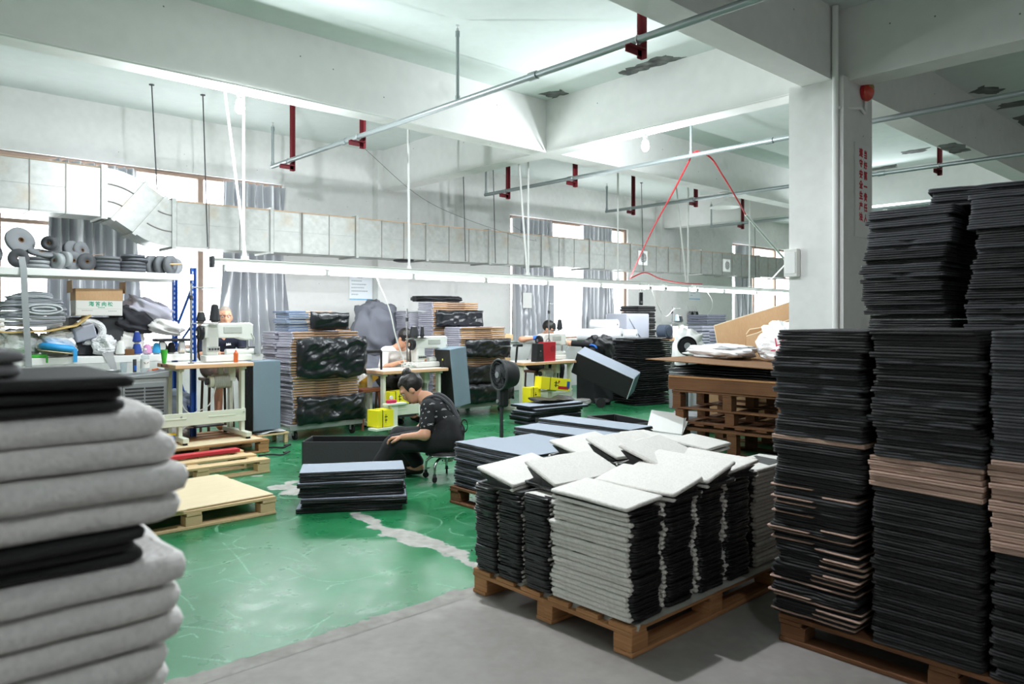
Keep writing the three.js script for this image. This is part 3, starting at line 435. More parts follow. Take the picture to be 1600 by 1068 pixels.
// ---------- white boxes on the pallet in the middle ----------
const kWhite = kinds(5, (s) => [['cover', pad(0.445, 0.236, 0.0206, { b: 1, r: 0.008, amp: 0.0005, wob: 0.004, sd: s + 100, bulge: 0.4 }), boucle], ['lining', pad(0.484, 0.204, 0.0212, { b: 2, r: 0.025, amp: 0.0008, wob: 0.014, sd: s + 105, bulge: 0.35 }).translate(0, -0.0005, 0), nonwoven]]);
const kNarrow = kinds(4, (s) => [['cover', pad(0.445, 0.172, 0.0206, { b: 1, r: 0.008, amp: 0.0005, wob: 0.004, sd: s + 150, bulge: 0.4 }), boucle], ['lining', pad(0.488, 0.166, 0.0212, { b: 2, r: 0.02, amp: 0.0008, wob: 0.014, sd: s + 155, bulge: 0.35 }).translate(0, -0.0005, 0), nonwoven]]);
KN.set(kWhite, 'folded_boucle_box'); KN.set(kNarrow, 'folded_narrow_box');
const sprungGeo = (s, ang) => { const lower = pad(0.44, 0.25, 0.02, { b: 1, r: 0.01, amp: 0.002, sd: s + 120 }), up = pad(0.45, 0.255, 0.022, { b: 1, r: 0.015, amp: 0.002, wob: 0.006, sd: s + 130 }).translate(0, 0, 0.125).rotateX(-ang).translate(0, 0.022, -0.125);
  const h = Math.sin(ang) * 0.22, wedge = new THREE.ExtrudeGeometry(new THREE.Shape([[0.115, 0.018], [-0.1, 0.018 + h], [-0.05, 0.018 + h * 0.35], [-0.1, 0.019]].map((p) => new THREE.Vector2(-p[0], p[1]))), { depth: 0.42, bevelEnabled: false }).rotateY(-Math.PI / 2).translate(0.21, 0, 0);
  return [['base_panel', lower, boucle], ['raised_panel', up, boucle], ['lining', [wedge, pad(0.452, 0.235, 0.022, { b: 2, r: 0.02, wob: 0.012, sd: s + 140 }).translate(0, 0.001, 0)], nonwoven]]; };
const kSprung = [0.16, 0.24, 0.32, 0.1].map((a, i) => sprungGeo(i, a));
pallet('pallet', 'orange-brown pallet carrying the white and black folded boxes', [3.06, 0, -2.43], 0, 1.27, 1.03, 0.125, palletWood, { deck: 6 });
{
  const g = new THREE.PlaneGeometry(1.24, 1.08, 40, 30), p = g.attributes.position; // woven sheet lying under the boxes, sagging over the edge
  for (let i = 0; i < p.count; i++) { const x = p.getX(i), z = -p.getY(i), over = Math.max(0, -0.585 - x); p.setXYZ(i, x + over * 0.5, 0.128 + 0.004 * noise(x * 20, z * 20) - over * 0.8 + (x < -0.57 ? 0.025 * (noise(z * 9, 3) - 0.55) : 0), z); }
  g.rotateY(0); g.computeVertexNormals();
  const o = solo('woven_sheet', g, M(0xb9bab2, 0.5, { side: THREE.DoubleSide, bumpMap: fabricBump, bumpScale: 0.002 }), 'pale woven plastic sheet between the pallet and the white boxes', 'sheet'); o.position.set(3.05, 0, -2.44);
  const G = 'white folded boxes on the pallet';
  const top = [];
  const L1 = 'white boucle folded box in the column with white edges outward', L2 = 'black-ended folded box in the side row,', L3 = 'black-ended folded box beside the green floor,';
  for (let c = 0; c < 4; c++) top.push(pile({ kinds: kWhite, T: 0.0208, n: [21, 22, 23, 23][c], x: 2.545 + c * 0.245, z: -2.165, y: 0.134, turn: Math.PI / 2, jit: 0.008, rot: 0.03, label: c ? L2 + ['', ' first', ' second', ' third'][c] + ' column' : L1, group: G, drift: (i) => 0.006 * Math.sin(i * 0.6 + c) }));
  pile({ kinds: kWhite, T: 0.0208, n: 24, x: 3.68, z: -2.06, y: 0.134, turn: 0, jit: 0.008, rot: 0.03, label: 'white folded box in the last column beside the tall black stack', group: G });
  pileStuff('boucle_box_layers', 'inner layers of the white pallet load, covered by the outer columns', nonwoven, [3.14, 3.62].flatMap((x) => [-2.845, -2.665, -2.485].map((z) => [x, z, 0.134, 20, 0])).concat([[3.68, -2.3, 0.134, 20, 0]]), 0.445, 0.172, 0.0208);
  pile({ kinds: kWhite, T: 0.0208, n: 2, x: 3.68, z: -2.3, y: 0.55, turn: 0, jit: 0.008, rot: 0.03, label: 'white folded box in the inner column beside the tall black stack', group: G });
  [-2.845, -2.665, -2.485].forEach((z, c) => [2.66, 3.14, 3.62].forEach((x, k) => { top.push(pile({ kinds: kNarrow, T: 0.0208, n: k ? 3 : [20, 21, 21][c], x, z, y: k ? 0.55 : 0.134, turn: 0, jit: 0.006, rot: 0.03, label: k ? 'black-ended folded box inside the load, ' + ['outer', 'middle', 'inner'][c] + (k > 1 ? ' far' : ' near') + ' pile' : L3 + ' ' + ['outer', 'middle', 'inner'][c] + ' column', group: G })); }));
  const sp = (k, x, z, y, turn, label, tx = 0, tz = 0) => place('unfolding_box', label, 'folded box', 'half sprung boxes on top of the load', kSprung[k], x, y, z, turn, tx, tz);
  sp(3, 2.545, -2.16, 0.575, Math.PI / 2, 'thick white box capping the front column', 0.03, 0.02);
  sp(0, 2.8, -2.12, 0.6, Math.PI / 2 + 0.05, 'flat white box on top beside the front column');
  sp(1, 2.62, -2.78, 0.565, 3.26, 'white box with raised lid above the green floor end', 0, -0.02);
  sp(2, 2.72, -2.52, 0.59, 3.04, 'white box gaping open beside the raised lid', 0, -0.02);
  sp(1, 3.2, -2.84, 0.62, 3.24, 'gaping white box at the back edge of the load');
  sp(2, 3.25, -2.6, 0.635, 3.09, 'gaping white box second from the back edge of the load');
  sp(2, 3.2, -2.36, 0.64, 3.3, 'white box sprung open in the middle of the load');
  sp(0, 3.3, -2.12, 0.625, Math.PI / 2 - 0.1, 'white speckled box lying level near the black stack', 0.04, 0);
  sp(1, 3.05, -2.1, 0.625, Math.PI / 2, 'narrow white box with a dark fold beside the speckled box');
  sp(2, 3.62, -2.72, 0.62, 3.5, 'thin white box tilted up toward the pallets', 0.15, 0.1);
  sp(1, 3.72, -2.45, 0.62, 3.4, 'thin white box tilted up beside the last column', 0.1, 0.06);
}
// ---------- other piles on the floor ----------
// plush pile close to the camera
{
  const kPlush = kinds(4, (s) => [['body', pad(0.94, 0.42, 0.051, { b: 1, r: 0.06, amp: 0.002, wob: 0.03, sd: s + 200, bulge: 0.4, side: 12 }), plush]]);
  const kSoft = kinds(3, (s) => [['body', pad(0.84, 0.4, 0.0225, { b: 1, r: 0.03, amp: 0.002, wob: 0.02, sd: s + 220, bulge: 0.4, side: 10 }), feltBlack]]);
  const kTopGrey = kinds(2, (s) => [['body', pad(0.72, 0.38, 0.0235, { b: 1, r: 0.04, amp: 0.002, wob: 0.02, sd: s + 230, bulge: 0.7, side: 10 }), M(0x77787a, 0.85, { bumpMap: fabricBump, bumpScale: 0.001 })]]);
  KN.set(kPlush, 'folded_plush_box'); KN.set(kSoft, 'folded_black_cloth'); KN.set(kTopGrey, 'folded_grey_cloth');
  const G = 'soft goods piled close to the camera', x = 0.01, z = -1.56;
  pallet('pallet', 'pallet under the plush pile, below the picture edge', [-0.05, 0, -1.56], 0, 1.1, 0.8, 0.12, palletWood);
  let y = pile({ kinds: kPlush, T: 0.0504, n: 17, x, z, y: 0.125, turn: 0, jit: 0.02, rot: 0.02, label: 'white plush folded box low in the near pile', group: G });
  y = 0.125 + 17 * 0.0504;
  y = pile({ kinds: kSoft, T: 0.021, n: 3, x: x - 0.03, z, y, turn: 0, jit: 0.015, label: 'black cloth panel between the white plush layers', group: G });
  y = pile({ kinds: kPlush, T: 0.049, n: 4, x, z, y, turn: 0, jit: 0.02, rot: 0.02, label: 'white plush folded box high in the near pile', group: G });
  y = pile({ kinds: kSoft, T: 0.021, n: 3, x: x - 0.05, z, y, turn: 0, jit: 0.015, label: 'black cloth panel near the top of the near pile', group: G });
  pile({ kinds: kTopGrey, T: 0.0225, n: 2, x: x - 0.13, z: z - 0.02, y, turn: 0, jit: 0.015, label: 'grey cloth panel on top of the near pile', group: G });
}
// slate-topped panels: black body, slate face
const panelKind = (L, D, T, n, sd, m = slateTop, bow = 0) => { const k = kinds(n, (s) => [['body', pad(L, D, T - 0.005, { b: 2, r: 0.012, amp: 0.002, wob: 0.01, sd: s + sd, bow }), nonwoven], ['face_panel', pad(L - 0.012, D - 0.012, 0.0055, { b: 1, r: 0.008, amp: 0.002, wob: 0.002, sd: s + sd, bow }).translate(0, T - 0.006, 0), m]]); KN.set(k, 'slate_faced_box'); return k; };
{
  const k = panelKind(0.76, 0.34, 0.037, 3, 300);
  pile({ kinds: k, T: 0.0375, n: 8, x: 2.86, z: -4.88, y: 0.002, turn: -0.55, jit: 0.018, rot: 0.03, label: 'slate-faced black box in the low pile before the woman', group: 'low pile of slate boxes' });
  // pile on the little pallet
  pallet('pallet', 'small worn pallet under the slate-topped black pile', [3.92, 0, -4.02], Math.PI / 2, 0.95, 0.9, 0.13, darkPallet);
  const k2 = panelKind(0.84, 0.4, 0.02, 4, 320, slateTop, 0.004);
  pile({ kinds: k2, T: 0.0205, n: 16, x: 3.69, z: -4.05, y: 0.135, turn: Math.PI / 2, jit: 0.008, rot: 0.02, label: 'thin slate-faced box in the front pile on the worn pallet', group: 'slate pile on the worn pallet' });
  pile({ kinds: k2, T: 0.0205, n: 15, x: 4.12, z: -4.05, y: 0.135, turn: Math.PI / 2, jit: 0.008, rot: 0.02, label: 'thin slate-faced box in the rear pile on the worn pallet', group: 'slate pile on the worn pallet' });
  pallet('pallet', 'pallet under the pale grey topped pile behind the white boxes', [5.1, 0, -4.55], Math.PI / 2, 1.15, 0.85, 0.12, darkPallet);
  const k3 = panelKind(1.1, 0.36, 0.03, 4, 340);
  pile({ kinds: k3, T: 0.0305, n: 9, x: 4.9, z: -4.55, y: 0.124, turn: Math.PI / 2 + 0.1, jit: 0.012, rot: 0.02, label: 'slate-faced black box in the front pile behind the white boxes', group: 'pale topped piles' });
  pile({ kinds: k3, T: 0.0305, n: 10, x: 5.3, z: -4.65, y: 0.124, turn: Math.PI / 2 + 0.05, jit: 0.012, rot: 0.02, label: 'slate-faced black box in the rear pile behind the white boxes', group: 'pale topped piles' });
  const k4 = panelKind(0.95, 0.42, 0.036, 3, 360);
  pile({ kinds: k4, T: 0.037, n: 7, x: 7.2, z: -7.12, y: 0.002, turn: -0.06, jit: 0.05, rot: 0.05, label: 'slate-faced black box in the loose pile before the red bag', group: 'loose pile by the fan' });
  const cl = place('black_cloth', 'crumpled black cloth thrown on the loose pile of boxes', 'cloth', null, [['cloth', pad(0.7, 0.36, 0.06, { b: 1, r: 0.1, amp: 0.035, wob: 0.06, sd: 377, bulge: 1.2, side: 12 }), nonwoven]], 7.35, 0.262, -7.2, 0.1);
}
// tall jumbled black stack
{
  const k = kinds(5, (s) => [['body', pad(0.84 + 0.02 * (s % 3), 0.5, 0.034, { b: 2, r: 0.02, amp: 0.006, wob: 0.03, sd: s + 400, side: 9 }), s % 2 ? nonwoven : feltBlack]]); KN.set(k, 'folded_black_box');
  pile({ kinds: k, T: 0.034, n: 31, x: 10.08, z: -7.72, y: 0.03, turn: -0.12, jit: 0.02, rot: 0.04, label: 'black folded box in the tall stack behind the big open box', group: 'tall stack of black boxes', drift: (i) => (i < 8 ? -0.05 + i * 0.006 : 0) });
  place('black_cloth', 'black sheet lying flat under the tall black stack', 'cloth', null, [['cloth', pad(1.1, 0.6, 0.028, { b: 1, r: 0.05, amp: 0.006, wob: 0.05, sd: 420, side: 9 }), nonwoven]], 10.1, 0.001, -7.6, -0.2);
}
// carton-lined boxes on trolleys
const kCarton = kinds(4, (s) => { const L = 0.88, D = 0.36, T = 0.03; return [['cover', pad(L, D, T - 0.002, { b: 2, r: 0.01, amp: 0.001, wob: 0.006, sd: s + 500 }), lavGrey], ['carton_edge', rb(0.26, T * 0.62, 0.02, -L / 2 + 0.15, T * 0.5, D / 2 - 0.002, 0.003), card], ['carton_edge', rb(0.26, T * 0.62, 0.02, L / 2 - 0.15, T * 0.5, D / 2 - 0.002, 0.003), card], ['carton_fold', [rb(0.36, T * 0.3, 0.018, 0, T * 0.32, D / 2 - 0.004, 0.003)], card], ['carton_fold', [rb(0.36, T * 0.3, 0.016, 0, T * 0.75, D / 2 - 0.005, 0.003)], cardDark]]; });
KN.set(kCarton, 'carton_lined_box');
const kCartonBack = kinds(3, (s) => [['cover', pad(0.88, 0.36, 0.028, { b: 2, r: 0.01, amp: 0.001, wob: 0.006, sd: s + 520 }), lavGrey]]); KN.set(kCartonBack, 'carton_lined_box');
function crumple(w, h, d, n, amp, sd, fold = 5) { // creased black bag
  const base = new THREE.BoxGeometry(w, h, d, Math.round(w * n), Math.round(h * n), Math.max(2, Math.round(d * n * 0.5))), p = base.attributes.position;
  for (let i = 0; i < p.count; i++) { let x = p.getX(i), y = p.getY(i), z = p.getZ(i); const ex = Math.max(0, Math.abs(x) / (w / 2) - 0.8) * 5, ey = Math.max(0, Math.abs(y) / (h / 2) - 0.65) * 2.86, thin = 1 - 0.75 * Math.min(1, ex * ex + ey * ey);
    const f1 = noise(x * 3 + sd, y * 11 + x * 2.5, sd) - 0.5, f2 = Math.abs(noise(x * 5 + y * 5 + sd, y * 26 - x * 7, 4) - 0.5), f3 = Math.abs(noise(x * 9 - y * 10 + sd, y * 22 + x * 12, 9) - 0.5);
    z = z * thin + (z > 0 ? amp * (f1 * 2.2 - f2 * 2.2 - f3 * 1.3 + 0.6) * thin : 0);
    y = y * (1 + 0.22 * (noise(x * 5 + sd, Math.sign(y) * 3 + sd, 1) - 0.5) + 0.14 * (noise(x * 17 + sd, Math.sign(y) * 7, 2) - 0.5)); x = x * (1 + 0.06 * (noise(y * 14 + sd, Math.sign(x) * 4, 3) - 0.5)); p.setXYZ(i, x, y, z); }
  base.computeVertexNormals(); return uvBox2(base);
}
function uvBox2(g) { const p = g.attributes.position, uv = g.attributes.uv; for (let i = 0; i < p.count; i++) uv.setXY(i, p.getX(i) + p.getZ(i) * 0.7, p.getY(i)); return g; }
function bag(w, h, d, x, y, z, sd, label, m = plasticBlack, turn = 0, name = 'black_bag') { const o = solo(name, crumple(w, h, d, 44, 0.026, sd), m, label, 'bag', name === 'black_bag' ? 'black plastic bags round the boxes' : undefined); o.position.set(x, y + h / 2, z); o.rotation.y = turn; return o; }
function trolley(label, x, z, w, d) {
  const t = thing('trolley', label, 'trolley', [x, 0, z], 0, 'low trolleys under the stacks');
  part(t, 'platform', rb(w, 0.035, d, 0, 0.165, 0, 0.008), M(0x9a9d9c, 0.5, { metalness: 0.3 }));
  part(t, 'lip', [rb(w, 0.06, 0.012, 0, 0.15, d / 2, 0.003)], M(0x9a9d9c, 0.5, { metalness: 0.3 }));
  for (const i of [-1, 1]) for (const k of [-1, 1]) { const c = part(t, 'caster', cylX(0.05, 0.03, i * (w / 2 - 0.1), 0.051, k * (d / 2 - 0.08), 18), rubber); part(c, 'caster_fork', [rb(0.006, 0.1, 0.04, i * (w / 2 - 0.1) - 0.022, 0.1, k * (d / 2 - 0.08), 0.002), rb(0.006, 0.1, 0.04, i * (w / 2 - 0.1) + 0.022, 0.1, k * (d / 2 - 0.08), 0.002)], steel); }
}
{
  trolley('low grey trolley on casters under the stack nearest the sewing man', 4.32, -8.36, 0.95, 0.82);
  const G = 'carton-lined boxes on the near trolley';
  let y = pile({ kinds: kCarton, T: 0.0305, n: 35, x: 4.32, z: -8.17, y: 0.187, turn: 0, jit: 0.012, rot: 0.015, label: 'carton-lined grey box in the front pile behind the sewing man', group: G, drift: (i) => 0.02 * Math.sin(i * 0.2) });
  pile({ kinds: kCartonBack, T: 0.0305, n: 35, x: 4.3, z: -8.56, y: 0.187, turn: 0, jit: 0.012, rot: 0.015, label: 'grey folded box in the rear pile on the near trolley', group: G });
  const kSmall = kinds(3, (s) => [['cover', pad(0.62, 0.36, 0.028, { b: 2, r: 0.01, sd: s + 540 }), M(0x6f7f96, 0.8)], ['carton_edge', rb(0.36, 0.016, 0.02, 0.12, 0.013, 0.178, 0.003), card]]); KN.set(kSmall, 'carton_lined_box');
  pile({ kinds: kSmall, T: 0.0305, n: 8, x: 4.2, z: -8.3, y: y + 0.002, turn: 0, jit: 0.02, label: 'blue-grey box in the small pile crowning the near trolley', group: G });
  bag(0.9, 0.3, 0.1, 4.37, 0.19, -7.92, 3, 'black plastic bag round the bottom boxes on the near trolley');
  bag(0.9, 0.46, 0.11, 4.37, 0.72, -7.91, 9, 'large black plastic bag round the middle of the near trolley stack');
  bag(0.5, 0.2, 0.14, 4.4, 1.28, -8.03, 15, 'black plastic bag at the top of the near trolley stack');
}
{
  trolley('low trolley under the stacks behind the fan', 7.0, -8.75, 1.05, 0.95);
  const G = 'carton-lined boxes on the far trolley';
  pile({ kinds: kCarton, T: 0.0305, n: 36, x: 7.05, z: -8.5, y: 0.187, turn: 0, jit: 0.01, rot: 0.012, label: 'carton-lined grey box in the shorter pile behind the fan', group: G });
  pile({ kinds: kCarton, T: 0.0305, n: 48, x: 6.9, z: -8.95, y: 0.187, turn: 0, jit: 0.01, rot: 0.012, label: 'carton-lined grey box in the taller pile behind the fan', group: G });
  pile({ kinds: kCartonBack, T: 0.0305, n: 49, x: 6.8, z: -9.4, y: 0.03, turn: 0, jit: 0.01, rot: 0.012, label: 'grey folded box in the rearmost pile beside the wall', group: G });
  bag(0.88, 0.24, 0.1, 6.92, 1.28, -8.7, 21, 'black plastic bag high on the taller pile behind the fan');
  bag(0.86, 0.27, 0.1, 7.09, 0.84, -8.25, 27, 'black plastic bag on the shorter pile behind the fan');
  bag(0.88, 0.26, 0.1, 7.08, 0.46, -8.25, 33, 'black plastic bag in the lower middle of the pile behind the fan');
  bag(0.96, 0.27, 0.14, 7.08, 0.185, -8.23, 39, 'black plastic bag at the foot of the pile behind the fan');
  bag(0.8, 0.09, 0.4, 6.85, 1.66, -9.2, 45, 'flat black sheet topping the rearmost pile', nonwoven);
}
// ---------- pallets near the camera on the green floor ----------
pallet('pallet', 'pale pallet carrying two plywood sheets', [1.78, 0, -5.58], 0, 1.15, 1.0, 0.125, paleWood, { deck: 5 });
solo('plywood_sheet', rb(0.62, 0.009, 0.95, 0, 0, 0, 0.002).rotateY(0.04).translate(2.02, 0.134, -5.58), ply, 'pale plywood sheet reaching the pallet corner', 'plywood', 'plywood sheets');
solo('plywood_sheet', rb(0.66, 0.009, 0.92, 0, 0, 0, 0.002).rotateY(-0.03).translate(1.4, 0.146, -5.5), ply, 'pale plywood sheet partly hidden by the plush pile', 'plywood', 'plywood sheets');
pallet('pallet', 'low pallet with a red plank in front of the sewing man', [2.35, 0, -6.85], 0, 1.2, 0.72, 0.125, paleWood, { deck: 3 });
solo('red_plank', rb(1.15, 0.035, 0.1, 0, 0, 0, 0.006).rotateY(0.03).translate(2.3, 0.145, -7.02), M(0xc22f38, 0.6), 'red painted plank lying on the low pallet', 'plank');
pallet('pallet', 'pallet under the machine table of the man who looks up', [2.72, 0, -7.98], 0, 1.35, 0.98, 0.135, palletWood, { deck: 6 });
solo('plywood_sheet', rb(0.95, 0.008, 0.3, 0, 0, 0, 0.002).rotateY(0.02).translate(2.86, 0.141, -7.66), ply, 'narrow plywood strip under the feet of the machine table', 'plywood', 'plywood sheets');
{ const t = thing('foot_crate', 'small pale crate with a white cloth beside the machine table', 'crate', [3.62, 0, -8.05], 0.1); for (const [x, z] of [[-0.16, -0.12], [0.16, -0.12], [-0.16, 0.12], [0.16, 0.12]]) part(t, 'leg', rb(0.04, 0.1, 0.04, x, 0.05, z, 0.004), paleWood); part(t, 'top', rb(0.38, 0.02, 0.3, 0, 0.11, 0, 0.004), paleWood); part(t, 'cloth', pad(0.36, 0.29, 0.03, { b: 1, r: 0.05, amp: 0.012, wob: 0.04, sd: 601, side: 8 }).translate(0, 0.12, 0), bagWhite); }
// ---------- storage rack by the window ----------
{
  const t = thing('storage_rack', 'blue-posted storage rack with white shelves beside the window', 'rack', [0, 0, 0]);
  const x0 = 0.42, x1 = 2.86, zf = -8.2, zb = -8.78;
  for (const x of [x0, x1]) for (const z of [zf, zb]) {
    const p = part(t, 'post', [rb(0.055, 1.95, 0.012, x, 0.975, z - 0.02, 0.003), rb(0.012, 1.95, 0.045, x + (x > 1 ? 0.022 : -0.022), 0.975, z, 0.003), rb(0.012, 1.95, 0.045, x + (x > 1 ? -0.022 : 0.022), 0.975, z, 0.003)], blueSteel);
    if (x > 1) for (let k = 0; k < 18; k++) part(p, 'slot', rb(0.014, 0.028, 0.006, x, 1.0 + k * 0.053, z - 0.012, 0.003), white);
  }
  part(t, 'brace', rod(V(x1, 1.35, zf), V(x1, 1.05, zb), 0.012, 6), blueSteel); part(t, 'brace', rod(V(x1, 1.75, zf - 0.02), V(x1, 1.25, zb), 0.014, 6), blueSteel); part(t, 'brace', rod(V(x1, 0.3, zf), V(x1, 0.9, zb), 0.012, 6), blueSteel);
  for (const y of [1.88, 1.03, 0.3]) { part(t, 'shelf', rb(x1 - x0, 0.02, zf - zb, (x0 + x1) / 2, y - 0.01, (zf + zb) / 2, 0.004), white); for (const z of [zf + 0.01, zb]) part(t, 'shelf_beam', rb(x1 - x0, 0.07, 0.03, (x0 + x1) / 2, y - 0.035, z, 0.006), white); }
}
const tapeGrey = M(0x6d7073, 0.7), tapeDark = M(0x47494c, 0.7), tapePale = M(0x9da1a3, 0.55), tapeSide = M(0x85888b, 0.8);
const rollGeo = new Map();
function roll(x, y, z, r, w, rx, rz, m, label, group = 'rolls of tape on the rack') {
  const key = r + '/' + w; if (!rollGeo.has(key)) rollGeo.set(key, [lathe([[r * 0.2, -w / 2], [r, -w / 2], [r, w / 2], [r * 0.2, w / 2], [r * 0.2, -w / 2]], 30), lathe([[r * 0.12, -w / 2 - 0.002], [r * 0.2, -w / 2 - 0.002], [r * 0.2, w / 2 + 0.002], [r * 0.12, w / 2 + 0.002], [r * 0.12, -w / 2 - 0.002]], 16)]);
  const [a, b] = rollGeo.get(key), t = thing('tape_roll', label, 'roll', [x, y, z], 0, group); part(t, 'wound_tape', a, m); part(t, 'core', b, cardDark); t.rotation.set(rx, 0, rz); return t;
}
{
  const S = 1.882, H = Math.PI / 2;
  roll(1.06, S + 0.125, -8.42, 0.125, 0.04, H - 0.15, 0.1, tapeGrey, 'large grey tape disc at the picture edge on the rack');
  roll(1.32, S + 0.265, -8.4, 0.13, 0.045, H - 0.35, -0.35, tapeSide, 'large grey tape disc tilted on top of the heap of rolls');
  roll(1.29, S + 0.088, -8.28, 0.088, 0.05, H - 0.06, 0.1, tapeDark, 'dark tape disc that the long hanging strip comes from');
  roll(1.44, S + 0.02, -8.3, 0.105, 0.036, 0, 0, tapePale, 'flat pale roll lowest beside the hanging strip');
  roll(1.45, S + 0.058, -8.31, 0.1, 0.036, 0, 0, tapePale, 'flat pale roll second from below beside the hanging strip');
  roll(1.45, S + 0.095, -8.32, 0.1, 0.034, 0.02, 0, tapeGrey, 'flat grey roll third from below beside the hanging strip');
  roll(1.48, S + 0.15, -8.32, 0.11, 0.034, 0.3, -0.1, tapeSide, 'flat grey roll tilted over the pale pair');
  roll(1.56, S + 0.25, -8.35, 0.07, 0.1, H, 0.45, tapeDark, 'dark small roll lying sideways on top of the heap');
  roll(1.6, S + 0.08, -8.26, 0.075, 0.06, H - 0.1, H - 0.5, tapePale, 'pale shiny roll standing on edge in the middle of the heap');
  roll(1.67, S + 0.1, -8.28, 0.075, 0.055, H - 0.1, H - 0.5, tapePale, 'second pale shiny roll pressed against its twin');
  roll(1.75, S + 0.2, -8.36, 0.09, 0.05, H - 0.3, -0.5, tapeGrey, 'grey roll leaning on the slope of the heap');
  roll(1.83, S + 0.2, -8.38, 0.09, 0.045, H - 0.25, -0.6, tapeGrey, 'outermost grey roll leaning over the brown carton');
  roll(1.74, S + 0.09, -8.3, 0.09, 0.045, H - 0.08, -0.3, tapeGrey, 'grey roll standing under the leaning rolls');
  roll(1.86, S + 0.085, -8.3, 0.085, 0.05, H - 0.1, -0.2, tapeDark, 'dark roll standing next to the brown carton');
  for (let k = 0; k < 4; k++) roll(2.06, S + 0.02 + k * 0.037, -8.34, 0.118, 0.035, 0, 0, k === 3 ? tapeGrey : M(0x5e6167, 0.6), ['lowest', 'second', 'third', 'topmost'][k] + ' flat roll in the stack beside the brown carton');
  for (let k = 0; k < 5; k++) roll(2.3 + (k === 3 ? 0.02 : 0), S + 0.02 + k * 0.036, -8.34, k === 4 ? 0.115 : 0.122, 0.034, 0, 0, M(0x5a5d63, 0.6), ['lowest', 'second', 'third', 'fourth', 'topmost'][k] + ' flat roll in the taller grey stack on the rack');
  for (let k = 0; k < 3; k++) roll(2.5 + k * 0.075, S + 0.096, -8.4 + k * 0.06, 0.095, 0.055, H, -0.7, tapeGrey, ['inner', 'middle', 'outer'][k] + ' roll of the three standing near the blue post');
  roll(2.74, S + 0.09, -8.42, 0.088, 0.05, H, -0.4, tapeSide, 'last grey roll standing behind the wooden spindle');
  solo('wooden_spindle', rod(V(2.58, S + 0.096, -8.25), V(2.74, S + 0.1, -8.21), 0.01, 10), paleWood, 'pale wooden stick pushed through the standing rolls', 'stick');
  const c = thing('brown_carton', 'small open brown carton between the tape rolls', 'carton', [1.95, S, -8.42], 0.15); part(c, 'body', rb(0.17, 0.15, 0.14, 0, 0.075, 0, 0.004), card); part(c, 'flap', rb(0.15, 0.004, 0.09, 0.03, 0.165, 0.02, 0.001).rotateZ(0.12), card);
  // strip of tape hanging from the rack
  const strip = (pts, w, m, label) => { const pos = [], idx = [], uv = []; const cv = new THREE.CatmullRomCurve3(pts.map((p) => V(...p))); for (let k = 0; k <= 20; k++) { const p = cv.getPoint(k / 20), ww = Array.isArray(w) ? w[0] + (w[1] - w[0]) * k / 20 : w; for (const [s, dz] of [[-1, 0.001], [1, 0.001], [1, -0.001], [-1, -0.001]]) { pos.push(p.x + s * ww / 2, p.y, p.z + dz); uv.push(s, k / 5); } if (k) for (let e = 0; e < 4; e++) { const a = (k - 1) * 4 + e, b = (k - 1) * 4 + (e + 1) % 4; idx.push(a, a + 4, b, b, a + 4, b + 4); } } const g = new THREE.BufferGeometry(); g.setAttribute('position', new THREE.Float32BufferAttribute(pos, 3)); g.setAttribute('uv', new THREE.Float32BufferAttribute(uv, 2)); g.setIndex(idx); g.computeVertexNormals(); return solo('tape_strip', g, m, label, 'strip', 'hanging strips'); };
  strip([[1.3, S + 0.1, -8.2], [1.31, S - 0.02, -8.165], [1.32, 1.6, -8.16], [1.34, 1.2, -8.16], [1.35, 0.95, -8.16]], 0.055, tapePale, 'long pale strip hanging down from the dark tape disc');
  strip([[2.02, 1.06, -8.18], [2.04, 1.0, -8.165], [2.08, 0.88, -8.16], [2.13, 0.72, -8.16]], [0.11, 0.03], bagWhite, 'white tapered strip hanging off the middle shelf');
}
// heaped things on the middle shelf
const heap = (name, w, h, d, sd, m, label, cat, [x, y, z], turn = 0, amp = 0.05, tz = 0) => { const g = new THREE.SphereGeometry(0.5, 28, 20), p = g.attributes.position; for (let i = 0; i < p.count; i++) { let a = p.getX(i), b = p.getY(i), c = p.getZ(i); const n1 = noise(a * 5 + sd, b * 6, c * 5 + sd) - 0.5, n2 = Math.abs(noise(a * 11 + sd + b * 4, b * 12 - a * 5, c * 9) - 0.5), f = 1 + (n1 * 0.5 - n2 * 0.45); const sq = (v) => Math.sign(v) * Math.pow(Math.abs(v) * 2, 0.72) / 2; p.setXYZ(i, sq(a) * w * f, Math.max(-0.5, sq(b)) * h * (b < 0 ? 1 : f) + h / 2, sq(c) * d * f); } g.computeVertexNormals(); const o = solo(name, g, m, label, cat); o.position.set(x, y, z); o.rotation.set(0, turn, tz); return o; };
